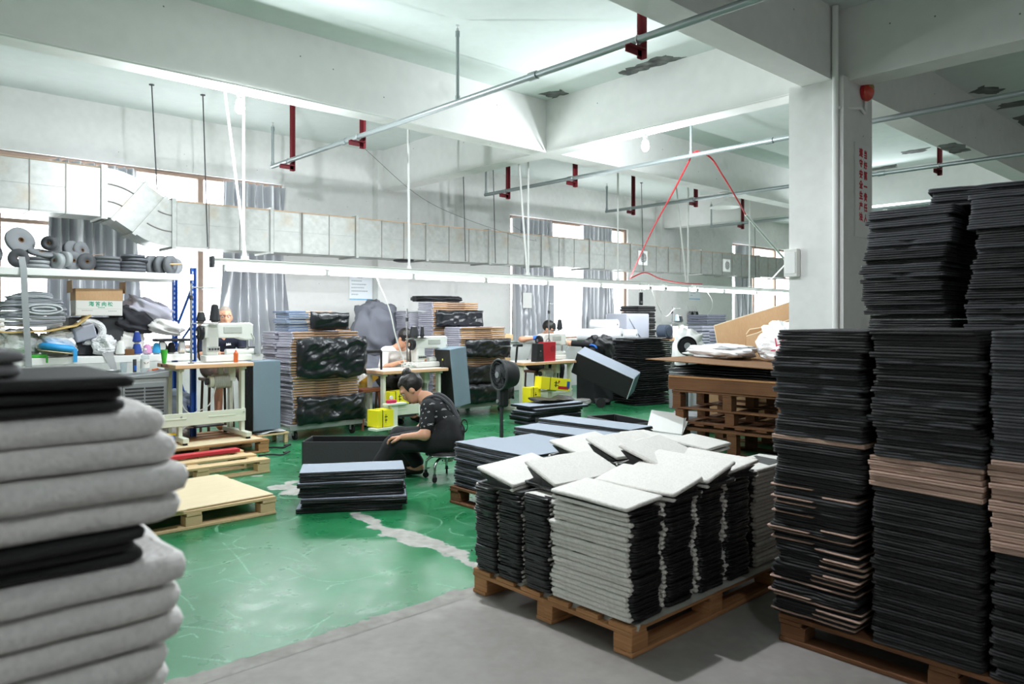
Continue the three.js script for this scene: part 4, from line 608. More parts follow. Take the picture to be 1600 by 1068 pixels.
{
  const S = 1.032;
  heap('white_bag', 0.36, 0.26, 0.3, 3, bagWhite, 'white plastic bag under the yellow foam sheet', 'bag', [1.62, S, -8.4]);
  heap('white_bag', 0.42, 0.28, 0.3, 8, bagWhite, 'open white bag lying over the grey slab on the shelf', 'bag', [1.3, S, -8.42], 0.4);
  heap('white_bag', 0.24, 0.2, 0.2, 14, bagWhite, 'small white crumpled bag beside the white cone', 'bag', [2.02, S, -8.3], 0.9);
  heap('white_bag', 0.3, 0.24, 0.24, 21, M(0xe4e2da, 0.8), 'cream cloth roll beside the blue cones', 'bag', [2.3, S, -8.5], 0.2);
  const b = thing('grey_slab', 'smooth grey slab wrapped in a white bag on the shelf', 'slab', [1.86, S + 0.17, -8.34], 0.1); part(b, 'slab', rb(0.2, 0.15, 0.12, 0, 0.06, 0, 0.02).rotateZ(0.25), M(0x9a9da8, 0.6)); part(b, 'wrapping', new THREE.TorusGeometry(0.13, 0.04, 8, 16, 4.2).rotateZ(-1.9).scale(1, 0.8, 0.8).translate(0.03, 0.07, 0), bagWhite);
  // bundle of folded strips
  const u = thing('strip_bundle', 'bundle of folded pale grey cloth strips on the foam sheet', 'bundle', [1.42, S + 0.29, -8.42], -0.05);
  for (let k = 0; k < 13; k++) part(u, 'cloth_fold', pad(0.56 - 0.012 * Math.abs(k - 5) - (k > 9 ? 0.05 * (k - 9) : 0), 0.3, 0.03, { b: 2, r: 0.05, amp: 0.0015, wob: 0.03, sd: 800 + k, side: 8, bow: 0.012 - k * 0.003 }).rotateZ(0.03 * Math.sin(k * 1.7)).translate(0.02 * Math.sin(k * 2.1), k * 0.026, 0), k % 3 === 1 ? M(0x8d9198, 0.8) : k % 3 ? M(0xb4b8bc, 0.8) : M(0x9fa3a9, 0.8));
  for (const [w, h, y] of [[0.3, 0.09, 0.17], [0.2, 0.04, 0.17]]) { const pts = []; for (let k = 0; k < 20; k++) { const q = k / 20 * Math.PI * 2; pts.push(V(0.08 + Math.cos(q) * w / 2, y + Math.sin(q) * h / 2, 0.15)); } part(u, 'loop_end', new THREE.TubeGeometry(new THREE.CatmullRomCurve3(pts, true), 40, 0.011, 6, true), M(0xc4c8cc, 0.8)); }
  for (let k = 0; k < 9; k++) solo('foam_roll', cylX(0.022, 0.18, 1.08 + rr(0, 0.02), S + 0.262 + Math.floor(k / 3) * 0.046, -8.28 - (k % 3) * 0.05, 12).rotateY(0), M(0xe9e9e6, 0.8), ['lowest', 'middle', 'uppermost'][Math.floor(k / 3)] + ' white foam rod, ' + ['first', 'second', 'third'][k % 3] + ' in its layer beside the hanging strip', 'foam rod', 'white foam rods');
  { const pts = [[-0.5, 0.03], [-0.2, 0], [0.1, 0.01], [0.34, 0.06], [0.46, 0.16]]; const sh = []; for (const p of pts) sh.push([p[0], p[1]]); for (const p of [...pts].reverse()) sh.push([p[0], p[1] + 0.014]); const o = solo('foam_sheet', extr(sh, 0.32), M(0xd9b878, 0.8), 'bent yellow foam sheet under the cloth loops', 'foam sheet'); o.position.set(1.42, S + 0.235, -8.52); }
  const bx1 = thing('printed_carton', 'white carton with brown top and green characters on the rack', 'carton', [1.98, S + 0.4, -8.42], -0.03);
  part(bx1, 'body', rb(0.42, 0.27, 0.26, 0, 0.135, 0, 0.004), M(0xd9d7d2, 0.8)); part(bx1, 'top_band', [rb(0.424, 0.12, 0.264, 0, 0.212, 0, 0.004)], card);
  panelMesh('print', 0.4, 0.14, 0, 0.075, 0.1315, canvasTex(400, 140, (c) => { c.fillStyle = '#d9d7d2'; c.fillRect(0, 0, 400, 140); c.strokeStyle = '#2f8f6b'; [...'海苔肉松'].forEach((ch, i) => glyph(c, ch, 105 + i * 56, 4, 46, 6)); c.fillStyle = '#2f8f6b'; for (let i = 0; i < 5; i++) c.fillRect(186 + i * 13, 58, 9, 9); c.fillStyle = '#9a9a94'; c.fillRect(0, 76, 400, 2); for (let i = 0; i < 7; i++) c.fillRect(44 + i * 14, 90, 9, 7); for (let i = 0; i < 5; i++) c.fillRect(280 + i * 16, 94, 11, 7); }), bx1);
  for (const s of [-1, 1]) part(bx1, 'flap', rb(0.004, 0.12, 0.25, s * 0.24, 0.29, 0, 0.001).rotateZ(-s * 0.0), card);
  solo('dark_bin', [rb(0.5, 0.38, 0.3, 1.98, S + 0.195, -8.55, 0.01)], darkGrey, 'dark bin carrying the printed carton', 'bin');
  heap('cloth_heap', 0.5, 0.28, 0.34, 31, M(0x2c2c32, 0.85), 'dark jacket crumpled beside the printed carton', 'clothes', [2.36, S + 0.22, -8.5], 0.1, 0.05, -0.15);
  heap('cloth_heap', 0.5, 0.22, 0.3, 37, M(0xb6b4c0, 0.85), 'lilac shirt thrown over the dark jacket', 'clothes', [2.45, S + 0.36, -8.48], 0, 0.05, -0.42);
  heap('cloth_heap', 0.4, 0.16, 0.26, 43, M(0xdad8d4, 0.85), 'pale shirt at the end of the clothes heap', 'clothes', [2.62, S + 0.2, -8.42], 0.2, 0.05, -0.2);
  const tr = thing('black_tray', 'flat black tray at the end of the middle shelf', 'tray', [2.66, S + 0.13, -8.25], 0); part(tr, 'tray', rb(0.36, 0.03, 0.16, 0, 0.015, 0, 0.012), black); part(tr, 'foot', rb(0.06, 0.12, 0.06, -0.1, -0.062, 0, 0.01), white); part(tr, 'foot', rb(0.06, 0.12, 0.06, 0.1, -0.062, 0, 0.01), white);
  // hose plate and green crate
  const pl = thing('blue_reel', 'blue flat reel with a trailing band on the shelf edge', 'reel', [1.6, S + 0.075, -8.26], 0); part(pl, 'disc', lathe([[0, 0.05], [0.13, 0.05], [0.155, 0.03], [0.155, 0], [0.13, -0.015], [0, -0.015]], 30).rotateZ(-0.15), skyBlue); part(pl, 'lower_disc', lathe([[0, -0.02], [0.15, -0.02], [0.16, -0.035], [0, -0.04]], 30).rotateZ(-0.15), M(0xd9c9a0, 0.7)); part(pl, 'band', rb(0.035, 0.13, 0.006, 0.13, -0.06, 0.12, 0.002), skyBlue);
  const cr = thing('green_crate', 'low green crate edge under the blue reel', 'crate', [1.36, S, -8.25], 0); part(cr, 'rim', rb(0.3, 0.03, 0.12, 0, 0.015, 0, 0.006), green); part(cr, 'rib', rb(0.02, 0.06, 0.012, 0.14, -0.02, 0.07, 0.003), green);
}
function cone(x, y, z, h, r, m, label, group = 'cones of thread', scale = 1) { const t = thing('thread_cone', label, 'thread cone', [x, y, z], 0, group); part(t, 'thread', lathe([[0.012, 0.012], [r * 0.95, 0.012], [r, 0.02], [r * 0.62, h - 0.012], [r * 0.5, h - 0.008], [0.012, h - 0.008]], 20), m); part(t, 'cone_core', lathe([[0, 0], [r * 0.7, 0], [r * 0.68, 0.012], [r * 0.36, h], [0, h]], 14), M(0xc9c4b8, 0.6)); return t; }
const threadBlack = M(0x202226, 0.7), threadNavy = M(0x27406f, 0.7);
{
  const S = 1.032, z = -8.24;
  cone(2.16, S, z, 0.15, 0.05, M(0xf0f0ec, 0.7), 'white thread cone with a green tip on the rack'); cone(2.31, S, z, 0.12, 0.05, M(0x27499c, 0.7), 'blue thread cone below its twin'); cone(2.31, S + 0.122, z, 0.12, 0.042, M(0x1f3f94, 0.7), 'blue thread cone stacked on another');
  cone(2.41, S, z, 0.11, 0.048, M(0xe7a4cf, 0.7), 'pink thread cone on the rack'); cone(2.5, S, z, 0.12, 0.045, M(0x36a7dc, 0.7), 'light blue thread cone beside the pink one');
  cone(2.58, S, z - 0.02, 0.12, 0.045, threadBlack, 'black thread cone next to the light blue one'); cone(2.66, S, z - 0.04, 0.12, 0.045, threadBlack, 'black thread cone between the green funnel and its twin'); cone(2.76, S, z - 0.02, 0.12, 0.046, M(0xe9dcc8, 0.7), 'cream thread cone at the end of the rack');
  solo('brown_box', rb(0.09, 0.06, 0.09, 2.23, S + 0.03, z, 0.004), cardDark, 'tiny brown box between white and blue cones', 'box');
}
// ---------- air cooler ----------
{
  const t = thing('air_cooler', 'grey evaporative air cooler with a louvred side and curved top', 'air cooler', [2.24, 0, -8.0], 0);
  const g = M(0xa9adae, 0.5), g2 = M(0x8d9193, 0.5);
  part(t, 'body', [rb(0.5, 0.8, 0.3, 0, 0.42, 0, 0.03, 2)], g); part(t, 'top_tray', extr([[-0.26, 0], [0.26, 0], [0.26, 0.055], [0.1, 0.03], [-0.1, 0.02], [-0.26, 0.03]], 0.32, 0.006).translate(0, 0.82, -0.16), g2);
  part(t, 'louvre_frame', rb(0.4, 0.5, 0.012, 0.03, 0.52, 0.152, 0.004), g2);
  for (let k = 0; k < 13; k++) for (const s of [-1, 1]) part(t, 'louvre', rb(0.17, 0.014, 0.022, 0.03 + s * 0.092, 0.31 + k * 0.034, 0.157, 0.003).rotateX(0), k % 1 ? g : M(0x2a2c2e, 0.6));
  for (const [x, z] of [[-0.2, 0.1], [0.2, 0.1], [-0.2, -0.1], [0.2, -0.1]]) part(t, 'caster', cylX(0.025, 0.03, x, 0.026, z, 14), rubber);
  const y = 0.885;
  const cup = thing('clear_cup', 'clear plastic cup on the air cooler', 'cup', [2.1, y - 0.01, -7.92]); part(cup, 'cup', lathe([[0.026, 0], [0.034, 0.1], [0.032, 0.1], [0.025, 0.004], [0, 0.004]], 20), clearPlastic);
  const ph = thing('remote_control', 'small dark handset standing against the bottle', 'handset', [2.2, y - 0.012, -7.92], 0.3); part(ph, 'case', rb(0.035, 0.13, 0.014, 0, 0.065, 0, 0.005), darkGrey); part(ph, 'keys', rb(0.025, 0.05, 0.004, 0, 0.045, 0.008, 0.001), blueSteel);
  const bt = thing('drink_bottle', 'clear drink bottle with a red winged mark on a white label', 'bottle', [2.3, y - 0.014, -7.94]); part(bt, 'bottle', lathe([[0, 0], [0.04, 0], [0.042, 0.01], [0.042, 0.13], [0.036, 0.16], [0.016, 0.2], [0.015, 0.22], [0, 0.22]], 20), clearPlastic); part(bt, 'label_band', lathe([[0.0425, 0.04], [0.0428, 0.06], [0.0428, 0.11], [0.0425, 0.13]], 20), white); for (const s of [-1, 1]) part(bt, 'red_mark', extr([[0, 0], [0.018, 0.014], [0.02, 0.022], [0.006, 0.01]], 0.002).scale(s, 1, 1).translate(s * 0.003, 0.08, 0.043), red); part(bt, 'cap', cyl(0.017, 0.017, 0.02, 0, 0.228, 0, 14), white);
  solo('screwdriver', [rod(V(2.42, y + 0.012, -7.93), V(2.36, y + 0.006, -7.9), 0.009, 8), rod(V(2.36, y + 0.006, -7.9), V(2.3, y + 0.003, -7.87), 0.003, 6)], orange, 'orange handled screwdriver lying on the air cooler', 'tool');
  solo('steel_pan', lathe([[0, 0], [0.07, 0], [0.075, 0.02], [0.072, 0.02], [0.068, 0.004], [0, 0.004]], 20).translate(2.05, y - 0.01, -8.06), steel, 'shallow steel pan behind the clear cup', 'pan');
}
heap('cloth_heap', 0.4, 0.3, 0.3, 55, M(0x8f9aa8, 0.85), 'pile of grey and white rags between cooler and blue post', 'rags', [2.78, 0.32, -8.45], 0.3);
heap('cloth_heap', 0.3, 0.2, 0.26, 58, bagWhite, 'white rag under the grey rags by the blue post', 'rags', [2.72, 0.12, -8.3], 0.3);

{ const t = thing('dark_crate', 'dark grey crate standing under the middle shelf of the rack', 'crate', [1.45, 0.302, -8.46]); part(t, 'body', rb(1.1, 0.56, 0.44, 0, 0.28, 0, 0.02), M(0x4b4d50, 0.7)); part(t, 'rim', rb(1.13, 0.04, 0.47, 0, 0.55, 0, 0.01), M(0x3c3e41, 0.7)); part(t, 'red_tag', rb(0.12, 0.06, 0.006, 0.38, 0.48, 0.223, 0.002), M(0xc8303c, 0.6)); }
{ const t = thing('dark_crate', 'dark crate on the floor below the lowest shelf of the rack', 'crate', [1.5, 0.002, -8.45]); part(t, 'body', rb(1.1, 0.2, 0.44, 0, 0.1, 0, 0.02), M(0x3c3e41, 0.7)); part(t, 'rim', rb(1.13, 0.03, 0.47, 0, 0.205, 0, 0.01), M(0x4b4d50, 0.7)); }
// ---------- sewing stations: the workers sit on the window side ----------
const machineWhite = M(0xe6e7e0, 0.35), machineGrey = M(0xb9bcb4, 0.4), brass = M(0xb8a070, 0.35, { metalness: 0.7 });
function sewingTable(label, x0, x1, zf, depth, top, base, { extra = 0, motorAt = 0.62 } = {}) {
  const w = x1 - x0, t = thing('sewing_table', label, 'table', [(x0 + x1) / 2, base, zf - depth / 2], 0, 'sewing tables'), h = top - base;
  part(t, 'tabletop', rb(w, 0.04, depth, 0, h - 0.02, 0, 0.006), beech); part(t, 'laminate', rb(w - 0.012, 0.004, depth - 0.012, 0, h + 0.0005, 0, 0.001), tableTopMat);
  for (const s of [-1, 1]) {
    const x = s * (w / 2 - 0.08);
    part(t, 'leg', [rb(0.04, h - 0.1, 0.07, x, (h - 0.1) / 2 + 0.05, depth * 0.28, 0.006)], cream);
    part(t, 'leg', [rb(0.04, h - 0.1, 0.07, x, (h - 0.1) / 2 + 0.05, -depth * 0.28, 0.006)], cream);
    part(t, 'foot', [rb(0.06, 0.05, depth + 0.1, x, 0.045, 0.02, 0.008)], cream);
    part(t, 'top_bracket', rb(0.05, 0.03, depth * 0.8, x, h - 0.055, 0, 0.004), cream);
    for (const z of [-depth / 2, depth / 2 + 0.04]) part(t, 'foot_pad', cyl(0.025, 0.022, 0.02, x, 0.0105, z, 12), rubber);
  }
  const beamL = w - 0.12 + extra;
  const b = part(t, 'crossbar', rb(beamL, 0.13, 0.02, -extra / 2, 0.24, depth * 0.28 + 0.046, 0.004), cream); for (const s of [-0.25, 0.25]) part(b, 'pressed_rib', rb(beamL * 0.28, 0.014, 0.006, -extra / 2 + s * beamL, 0.25, depth * 0.28 + 0.058, 0.003), cream);
  for (const s of [-1, 1]) part(b, 'bolt', cylZ(0.009, 0.01, s * (w / 2 - 0.08), 0.27, depth * 0.28 + 0.06, 10), steel);
  if (extra) { part(t, 'side_post', rb(0.045, 0.36, 0.06, -w / 2 + 0.06 - extra, 0.2, depth * 0.28, 0.006), cream); part(t, 'post_cap', rb(0.13, 0.022, 0.09, -w / 2 + 0.06 - extra, 0.39, depth * 0.28, 0.004), cream); part(t, 'foot', rb(0.06, 0.05, depth * 0.8, -w / 2 + 0.06 - extra, 0.045, depth * 0.1, 0.008), cream); }
  const m = part(t, 'motor', [cylX(0.075, 0.16, (motorAt - 0.5) * w, h - 0.2, 0.02, 22)], machineGrey); part(m, 'motor_cap', cylX(0.06, 0.05, (motorAt - 0.5) * w - 0.1, h - 0.2, 0.02, 20), cream); part(m, 'pulley', cylX(0.035, 0.03, (motorAt - 0.5) * w - 0.14, h - 0.2, 0.02, 18), darkGrey); part(m, 'mount', rb(0.05, 0.1, 0.05, (motorAt - 0.5) * w, h - 0.09, 0.02, 0.006), machineGrey);
  for (let k = -3; k <= 3; k++) part(m, 'cooling_fin', new THREE.TorusGeometry(0.076, 0.003, 5, 22).rotateY(Math.PI / 2).translate((motorAt - 0.5) * w + k * 0.021, h - 0.2, 0.02), machineGrey);
  part(t, 'control_box', rb(0.08, 0.16, 0.12, w * 0.33, h - 0.13, -0.02, 0.01), cream); part(t, 'pedal', rb(0.3, 0.014, 0.22, 0.05, 0.12, -depth * 0.2, 0.004).rotateX(0), darkGrey);
  part(t, 'power_lead', [tube([[w * 0.33, h - 0.2, 0.05], [w * 0.28, h * 0.35, 0.08], [0.05, h * 0.28, 0.1], [-w * 0.3, h * 0.4, 0.1], [-w * 0.4, h - 0.06, 0.1]], 0.006, 30, 6)], offWhite); part(t, 'power_lead', [tube([[w * 0.12, h - 0.2, 0.06], [0, h * 0.45, 0.09], [-w * 0.2, h * 0.36, 0.1]], 0.006, 24, 6)], offWhite);
  return t;
}
function sewingMachine(label, x, y, z, turn = 0) { // arm runs along +x, needle at the +x end, operator on -z
  const t = thing('sewing_machine', label, 'sewing machine', [x, y, z], turn, 'industrial sewing machines');
  part(t, 'bed', rb(0.5, 0.07, 0.18, 0, 0.04, 0, 0.015), machineWhite); part(t, 'cylinder_arm', [cylX(0.035, 0.3, 0.14, 0.1, 0, 18)], machineWhite);
  part(t, 'pillar', rb(0.13, 0.3, 0.15, -0.17, 0.22, 0, 0.025, 2), machineWhite); part(t, 'arm', extr([[-0.24, 0.27], [0.1, 0.265], [0.18, 0.24], [0.25, 0.24], [0.255, 0.39], [0.23, 0.405], [-0.22, 0.4], [-0.24, 0.38]], 0.13, 0.012).translate(0, 0, -0.065), machineWhite);
  part(t, 'face_plate', rb(0.016, 0.15, 0.12, 0.262, 0.32, 0, 0.006), machineGrey); part(t, 'back_cover', rb(0.2, 0.07, 0.012, 0.04, 0.34, 0.078, 0.006), machineGrey); const pl = part(t, 'control_panel', rb(0.13, 0.05, 0.012, -0.165, 0.14, 0.078, 0.004), machineGrey);
  for (let k = 0; k < 4; k++) part(pl, 'knob', cylZ(0.011, 0.016, -0.21 + k * 0.03, 0.14, 0.088, 10), darkGrey);
  const hw = part(t, 'handwheel', lathe([[0.02, -0.02], [0.07, -0.024], [0.078, -0.012], [0.078, 0.012], [0.07, 0.024], [0.02, 0.02], [0.02, -0.02]], 26).rotateZ(Math.PI / 2).translate(-0.275, 0.31, 0), black); part(hw, 'hub', cylX(0.025, 0.06, -0.285, 0.31, 0, 14), chrome);
  part(t, 'needle_bar', cyl(0.006, 0.006, 0.13, 0.225, 0.19, 0, 8), chrome); part(t, 'presser_foot', [cyl(0.006, 0.006, 0.12, 0.225, 0.19, 0.025, 8), rb(0.03, 0.01, 0.05, 0.225, 0.135, 0.01, 0.003)], chrome); part(t, 'lever', [tube([[0.24, 0.3, 0.08], [0.27, 0.24, 0.09], [0.265, 0.18, 0.085]], 0.006, 12, 6)], machineGrey);
  for (const [a, b] of [[0.1, 0.12], [0.18, 0.13]]) part(t, 'tension_dial', cyl(0.012, 0.01, 0.03, a, 0.42, 0.02, 12), chrome); part(t, 'thread_post', cyl(0.003, 0.003, 0.09, -0.12, 0.45, 0, 6), chrome);
  part(t, 'belt', [tube([[-0.275, 0.39, 0], [-0.3, 0.2, 0], [-0.28, 0.02, 0]], 0.007, 14, 6)], rubber);
  return t;
}
function threadStand(label, x, y, z, h, { cones = [], side = 1, arm = 0.22 } = {}) {
  const t = thing('thread_stand', label, 'thread stand', [x, y, z], 0, 'thread stands');
  part(t, 'base', cyl(0.03, 0.028, 0.012, 0, 0.006, 0, 16), chrome); part(t, 'pole', cyl(0.01, 0.01, h, 0, h / 2, 0, 10), chrome); part(t, 'clamp', rb(0.03, 0.05, 0.03, 0, h * 0.82, 0, 0.006), darkGrey);
  part(t, 'guide_arm', [rb(arm, 0.012, 0.014, side * arm / 2, h - 0.04, 0, 0.003)], steel); for (const k of [0.45, 0.85]) part(t, 'guide_eye', new THREE.TorusGeometry(0.01, 0.002, 5, 12).translate(side * arm * k, h - 0.055, 0), steel);
  part(t, 'tray_arm', rb(arm + 0.04, 0.01, 0.025, side * arm / 2, h * 0.5, 0, 0.003), steel);
  for (const [dx, hh, r, m, lab, dz = 0] of cones) { part(t, 'cone_plate', cyl(0.055, 0.055, 0.006, dx, h * 0.5 + 0.01, dz, 18), darkGrey); cone(x + dx, y + h * 0.5 + 0.0135, z + dz, hh, r, m, lab, 'cones on the machine stands'); }
  return t;
}
// station 1 (on a pallet)
sewingTable('sewing table on a pallet, wooden edged, at the man who looks up', 2.5, 3.3, -7.66, 0.56, 0.94, 0.146, { extra: 0.32, motorAt: 0.68 });
sewingMachine('white sewing machine in front of the man who looks up', 3.12, 0.943, -7.95);
threadStand('thread stand beside the blue rack posts with two black cones', 2.7, 0.943, -7.8, 0.82, { arm: 0.26, cones: [[0.1, 0.11, 0.05, threadBlack, 'shorter black cone on the stand beside the blue posts'], [0.24, 0.19, 0.055, threadBlack, 'taller black cone on the stand beside the blue posts']] });
{ const o = thing('oil_bottle', 'orange oil bottle on the table of the man who looks up', 'bottle', [3.13, 0.944, -7.72]); part(o, 'bottle', lathe([[0, 0], [0.022, 0], [0.024, 0.01], [0.022, 0.05], [0.024, 0.09], [0.015, 0.11], [0, 0.112]], 16), orange); part(o, 'nozzle', lathe([[0.009, 0.108], [0.008, 0.125], [0, 0.132]], 12), orange); }
{ const f = thing('green_funnel', 'green plastic funnel hooked at the end of the machine table', 'funnel', [2.47, 0.95, -7.9]); part(f, 'cone', lathe([[0.018, 0], [0.03, 0.1], [0.034, 0.14], [0.03, 0.14], [0.015, 0.004]], 18), green); part(f, 'hook', rb(0.05, 0.03, 0.06, 0.0, -0.02, 0.0, 0.006), M(0x6b5140, 0.7)); }
{ const c = thing('yellow_switch_box', 'yellow box with red and blue stickers behind the crossbar', 'switch box', [2.32, 0.147, -7.86]); part(c, 'box', rb(0.5, 0.09, 0.06, 0, 0.05, 0, 0.006), M(0xe4c02e, 0.6)); part(c, 'red_sticker', rb(0.1, 0.05, 0.004, 0.08, 0.05, 0.031, 0.001), red); part(c, 'red_sticker', rb(0.07, 0.05, 0.004, -0.16, 0.05, 0.031, 0.001), red); part(c, 'blue_sticker', rb(0.08, 0.05, 0.004, 0.19, 0.05, 0.031, 0.001), blueSteel); }
{ const s = thing('machine_stand_arm', 'grey clamp arm standing behind the machine of the man', 'clamp', [3.45, 0.15, -8.15]); part(s, 'pole', cyl(0.014, 0.014, 0.92, 0, 0.46, 0, 10), darkGrey); part(s, 'arm', rb(0.18, 0.018, 0.03, -0.02, 0.93, 0, 0.005), darkGrey); part(s, 'base', rb(0.2, 0.02, 0.14, 0, 0.011, 0, 0.005), darkGrey); }
// upright slate boxes leaning at the stations
function openBox(label, L, H, D, pos, rot, face = slateCloth, inner = nonwoven, group) { // shallow box, open on top: base at origin
  const t = thing('open_box', label, 'box', [0, 0, 0], 0, group); t.position.set(...pos); t.rotation.set(rot[0], rot[1], rot[2], 'YXZ'); const e = 0.012;
  part(t, 'front_panel', rb(L, H, e, 0, H / 2, D / 2, 0.004), face); part(t, 'back_panel', rb(L, H, e, 0, H / 2, -D / 2, 0.004), face);
  for (const s of [-1, 1]) part(t, 'end_panel', rb(e, H, D, s * L / 2, H / 2, 0, 0.004), face); part(t, 'bottom', rb(L, e, D, 0, e / 2, 0, 0.003), inner);
  part(t, 'lining', [rb(L - 2 * e, H - 0.01, 0.003, 0, H / 2 - 0.002, D / 2 - e * 0.7, 0.001), rb(L - 2 * e, H - 0.01, 0.003, 0, H / 2 - 0.002, -D / 2 + e * 0.7, 0.001), rb(0.003, H - 0.01, D - 2 * e, L / 2 - e * 0.7, H / 2 - 0.002, 0, 0.001), rb(0.003, H - 0.01, D - 2 * e, -L / 2 + e * 0.7, H / 2 - 0.002, 0, 0.001)], inner);
  return t;
}
openBox('slate box standing upright beside the table of the man who looks up', 0.76, 0.34, 0.2, [3.38, 0.55, -8.0], [0, 0.15, -Math.PI / 2]);
openBox('slate box standing on end beside the table with the silver stand', 0.78, 0.3, 0.3, [6.08, 0.6, -7.98], [0, 0.1, -Math.PI / 2 + 0.12]);
// station 2
sewingTable('sewing table with the worker in white, behind the seated woman', 5.02, 6.04, -7.84, 0.56, 0.75, 0.002, { motorAt: 0.55 });
sewingMachine('sewing machine behind the seated woman', 5.93, 0.753, -8.14);
threadStand('tall thread stand rising before the bowed worker in white', 5.5, 0.753, -8.02, 0.78, { arm: 0.3, cones: [[0.11, 0.15, 0.065, threadBlack, 'wide black cone before the worker in white'], [0.24, 0.15, 0.03, threadBlack, 'slim black cone with a yellow tip before the worker in white']] });
{ const o = thing('glue_bottle', 'slim black bottle with a yellow cap on the middle sewing table', 'bottle', [6.0, 0.754, -7.92]); part(o, 'bottle', lathe([[0, 0], [0.014, 0], [0.014, 0.09], [0, 0.095]], 12), black); part(o, 'cap', cyl(0.008, 0.006, 0.025, 0, 0.105, 0, 10), yellow); }
{ const w = []; for (let k = 0; k < 5; k++) w.push(new THREE.TorusGeometry(0.05 + 0.01 * k, 0.006, 6, 22).scale(1, 0.75, 1).rotateX(0.6 + k * 0.2).rotateY(k).translate(k * 0.018, 0.055, 0.01 * k)); const o = solo('coiled_lead', w, offWhite, 'tangle of white lead lying on the middle sewing table', 'lead'); o.position.set(5.42, 0.755, -7.95); }
solo('white_lead', tube([[5.0, 1.95, -7.98], [5.2, 1.5, -7.96], [5.28, 1.2, -7.96], [5.42, 0.82, -7.95]], 0.008, 24, 6), offWhite, 'white lead dropping from the rail to the middle table', 'lead');
{ const d = thing('black_lamp_arm', 'black padded arm reaching out over the white bag', 'arm', [5.0, 0.99, -8.1]); part(d, 'arm', rb(0.32, 0.05, 0.05, 0, 0, 0, 0.02), black); part(d, 'stem', rb(0.02, 0.24, 0.03, 0.16, -0.12, 0, 0.005), black); part(d, 'spring', [rod(V(0.16, 0, 0), V(0.42, -0.01, 0.02), 0.009, 8)], steel); }
function carton(label, w, h, d, pos, turn, tz = 0, front = true) {
  const t = thing('yellow_carton', label, 'carton', pos, turn, 'yellow cartons'); t.rotation.z = tz; part(t, 'box', rb(w, h, d, 0, h / 2, 0, 0.004), yellow); part(t, 'string', [rb(0.01, h + 0.006, d + 0.008, -w * 0.2, h / 2, 0, 0.003)], black); part(t, 'handwriting', [rb(w * 0.03, h * 0.5, 0.002, w * 0.0, h * 0.5, d / 2 + 0.001, 0.0005), rb(w * 0.16, h * 0.06, 0.002, w * 0.02, h * 0.6, d / 2 + 0.001, 0.0005), rb(w * 0.14, h * 0.06, 0.002, w * 0.02, h * 0.4, d / 2 + 0.001, 0.0005)], black);
  if (front) { part(t, 'red_band', rb(w * 0.36, h * 0.24, 0.003, w * 0.26, h * 0.24, d / 2 + 0.001, 0.001), red); part(t, 'blue_band', rb(w * 0.1, h * 0.6, 0.003, w * 0.43, h * 0.5, d / 2 + 0.001, 0.001), blueSteel); part(t, 'red_seal', cylZ(h * 0.09, 0.003, w * 0.1, h * 0.72, d / 2 + 0.001, 14), red); }
  return t;
}
carton('yellow carton on the floor in front of the middle table', 0.24, 0.2, 0.2, [4.83, 0.12, -7.6], 0.12, 0, false);
carton('yellow carton on the crossbar of the middle table', 0.3, 0.17, 0.16, [5.27, 0.32, -7.93], 0.05, 0.03, false);
{ const t = thing('footrest', 'low cream footrest frame holding the yellow carton', 'footrest', [4.98, 0, -7.55], 0.1); part(t, 'foot', rb(0.05, 0.05, 0.4, 0.06, 0.026, 0.05, 0.008), cream); part(t, 'post', rb(0.1, 0.32, 0.05, 0.0, 0.2, 0, 0.008), cream); part(t, 'top', rb(0.3, 0.025, 0.1, 0.02, 0.375, 0, 0.006), cream); part(t, 'ledge', rb(0.36, 0.03, 0.16, -0.14, 0.1, 0.0, 0.006), cream); }
{ const t = thing('red_tool', 'small red tool with a white dial on the footrest', 'tool', [4.95, 0.389, -7.55]); part(t, 'body', rb(0.13, 0.04, 0.05, 0, 0.02, 0, 0.012), M(0xd0305a, 0.4)); part(t, 'dial', cylZ(0.024, 0.012, 0, 0.065, 0, 16), white); }
{ const t = thing('shoe_stool', 'brown wooden stool half hidden behind the footrest', 'stool', [5.0, 0, -8.2], 0.1); part(t, 'seat', rb(0.3, 0.04, 0.26, 0, 0.5, 0, 0.006), M(0x9a5b3c, 0.6)); for (const [x, z] of [[-0.12, -0.1], [0.12, -0.1], [-0.12, 0.1], [0.12, 0.1]]) part(t, 'leg', rod(V(x * 1.25, 0.01, z * 1.2), V(x, 0.49, z), 0.018, 8), M(0x8a4f35, 0.6)); }
{ const s = thing('socket_strip', 'white socket strip with blue switches hanging beside the woman', 'socket strip', [5.42, 0.2, -7.6]); part(s, 'body', rb(0.05, 0.24, 0.03, 0, 0.12, 0, 0.008), white); part(s, 'switch', rb(0.03, 0.03, 0.006, 0, 0.16, 0.016, 0.003), skyBlue); part(s, 'plug', cylZ(0.018, 0.03, 0, 0.09, 0.025, 14), black); part(s, 'lead', tube([[0, 0.24, 0], [0.0, 0.4, -0.1], [0.02, 0.54, -0.33]], 0.005, 12, 5), white); }
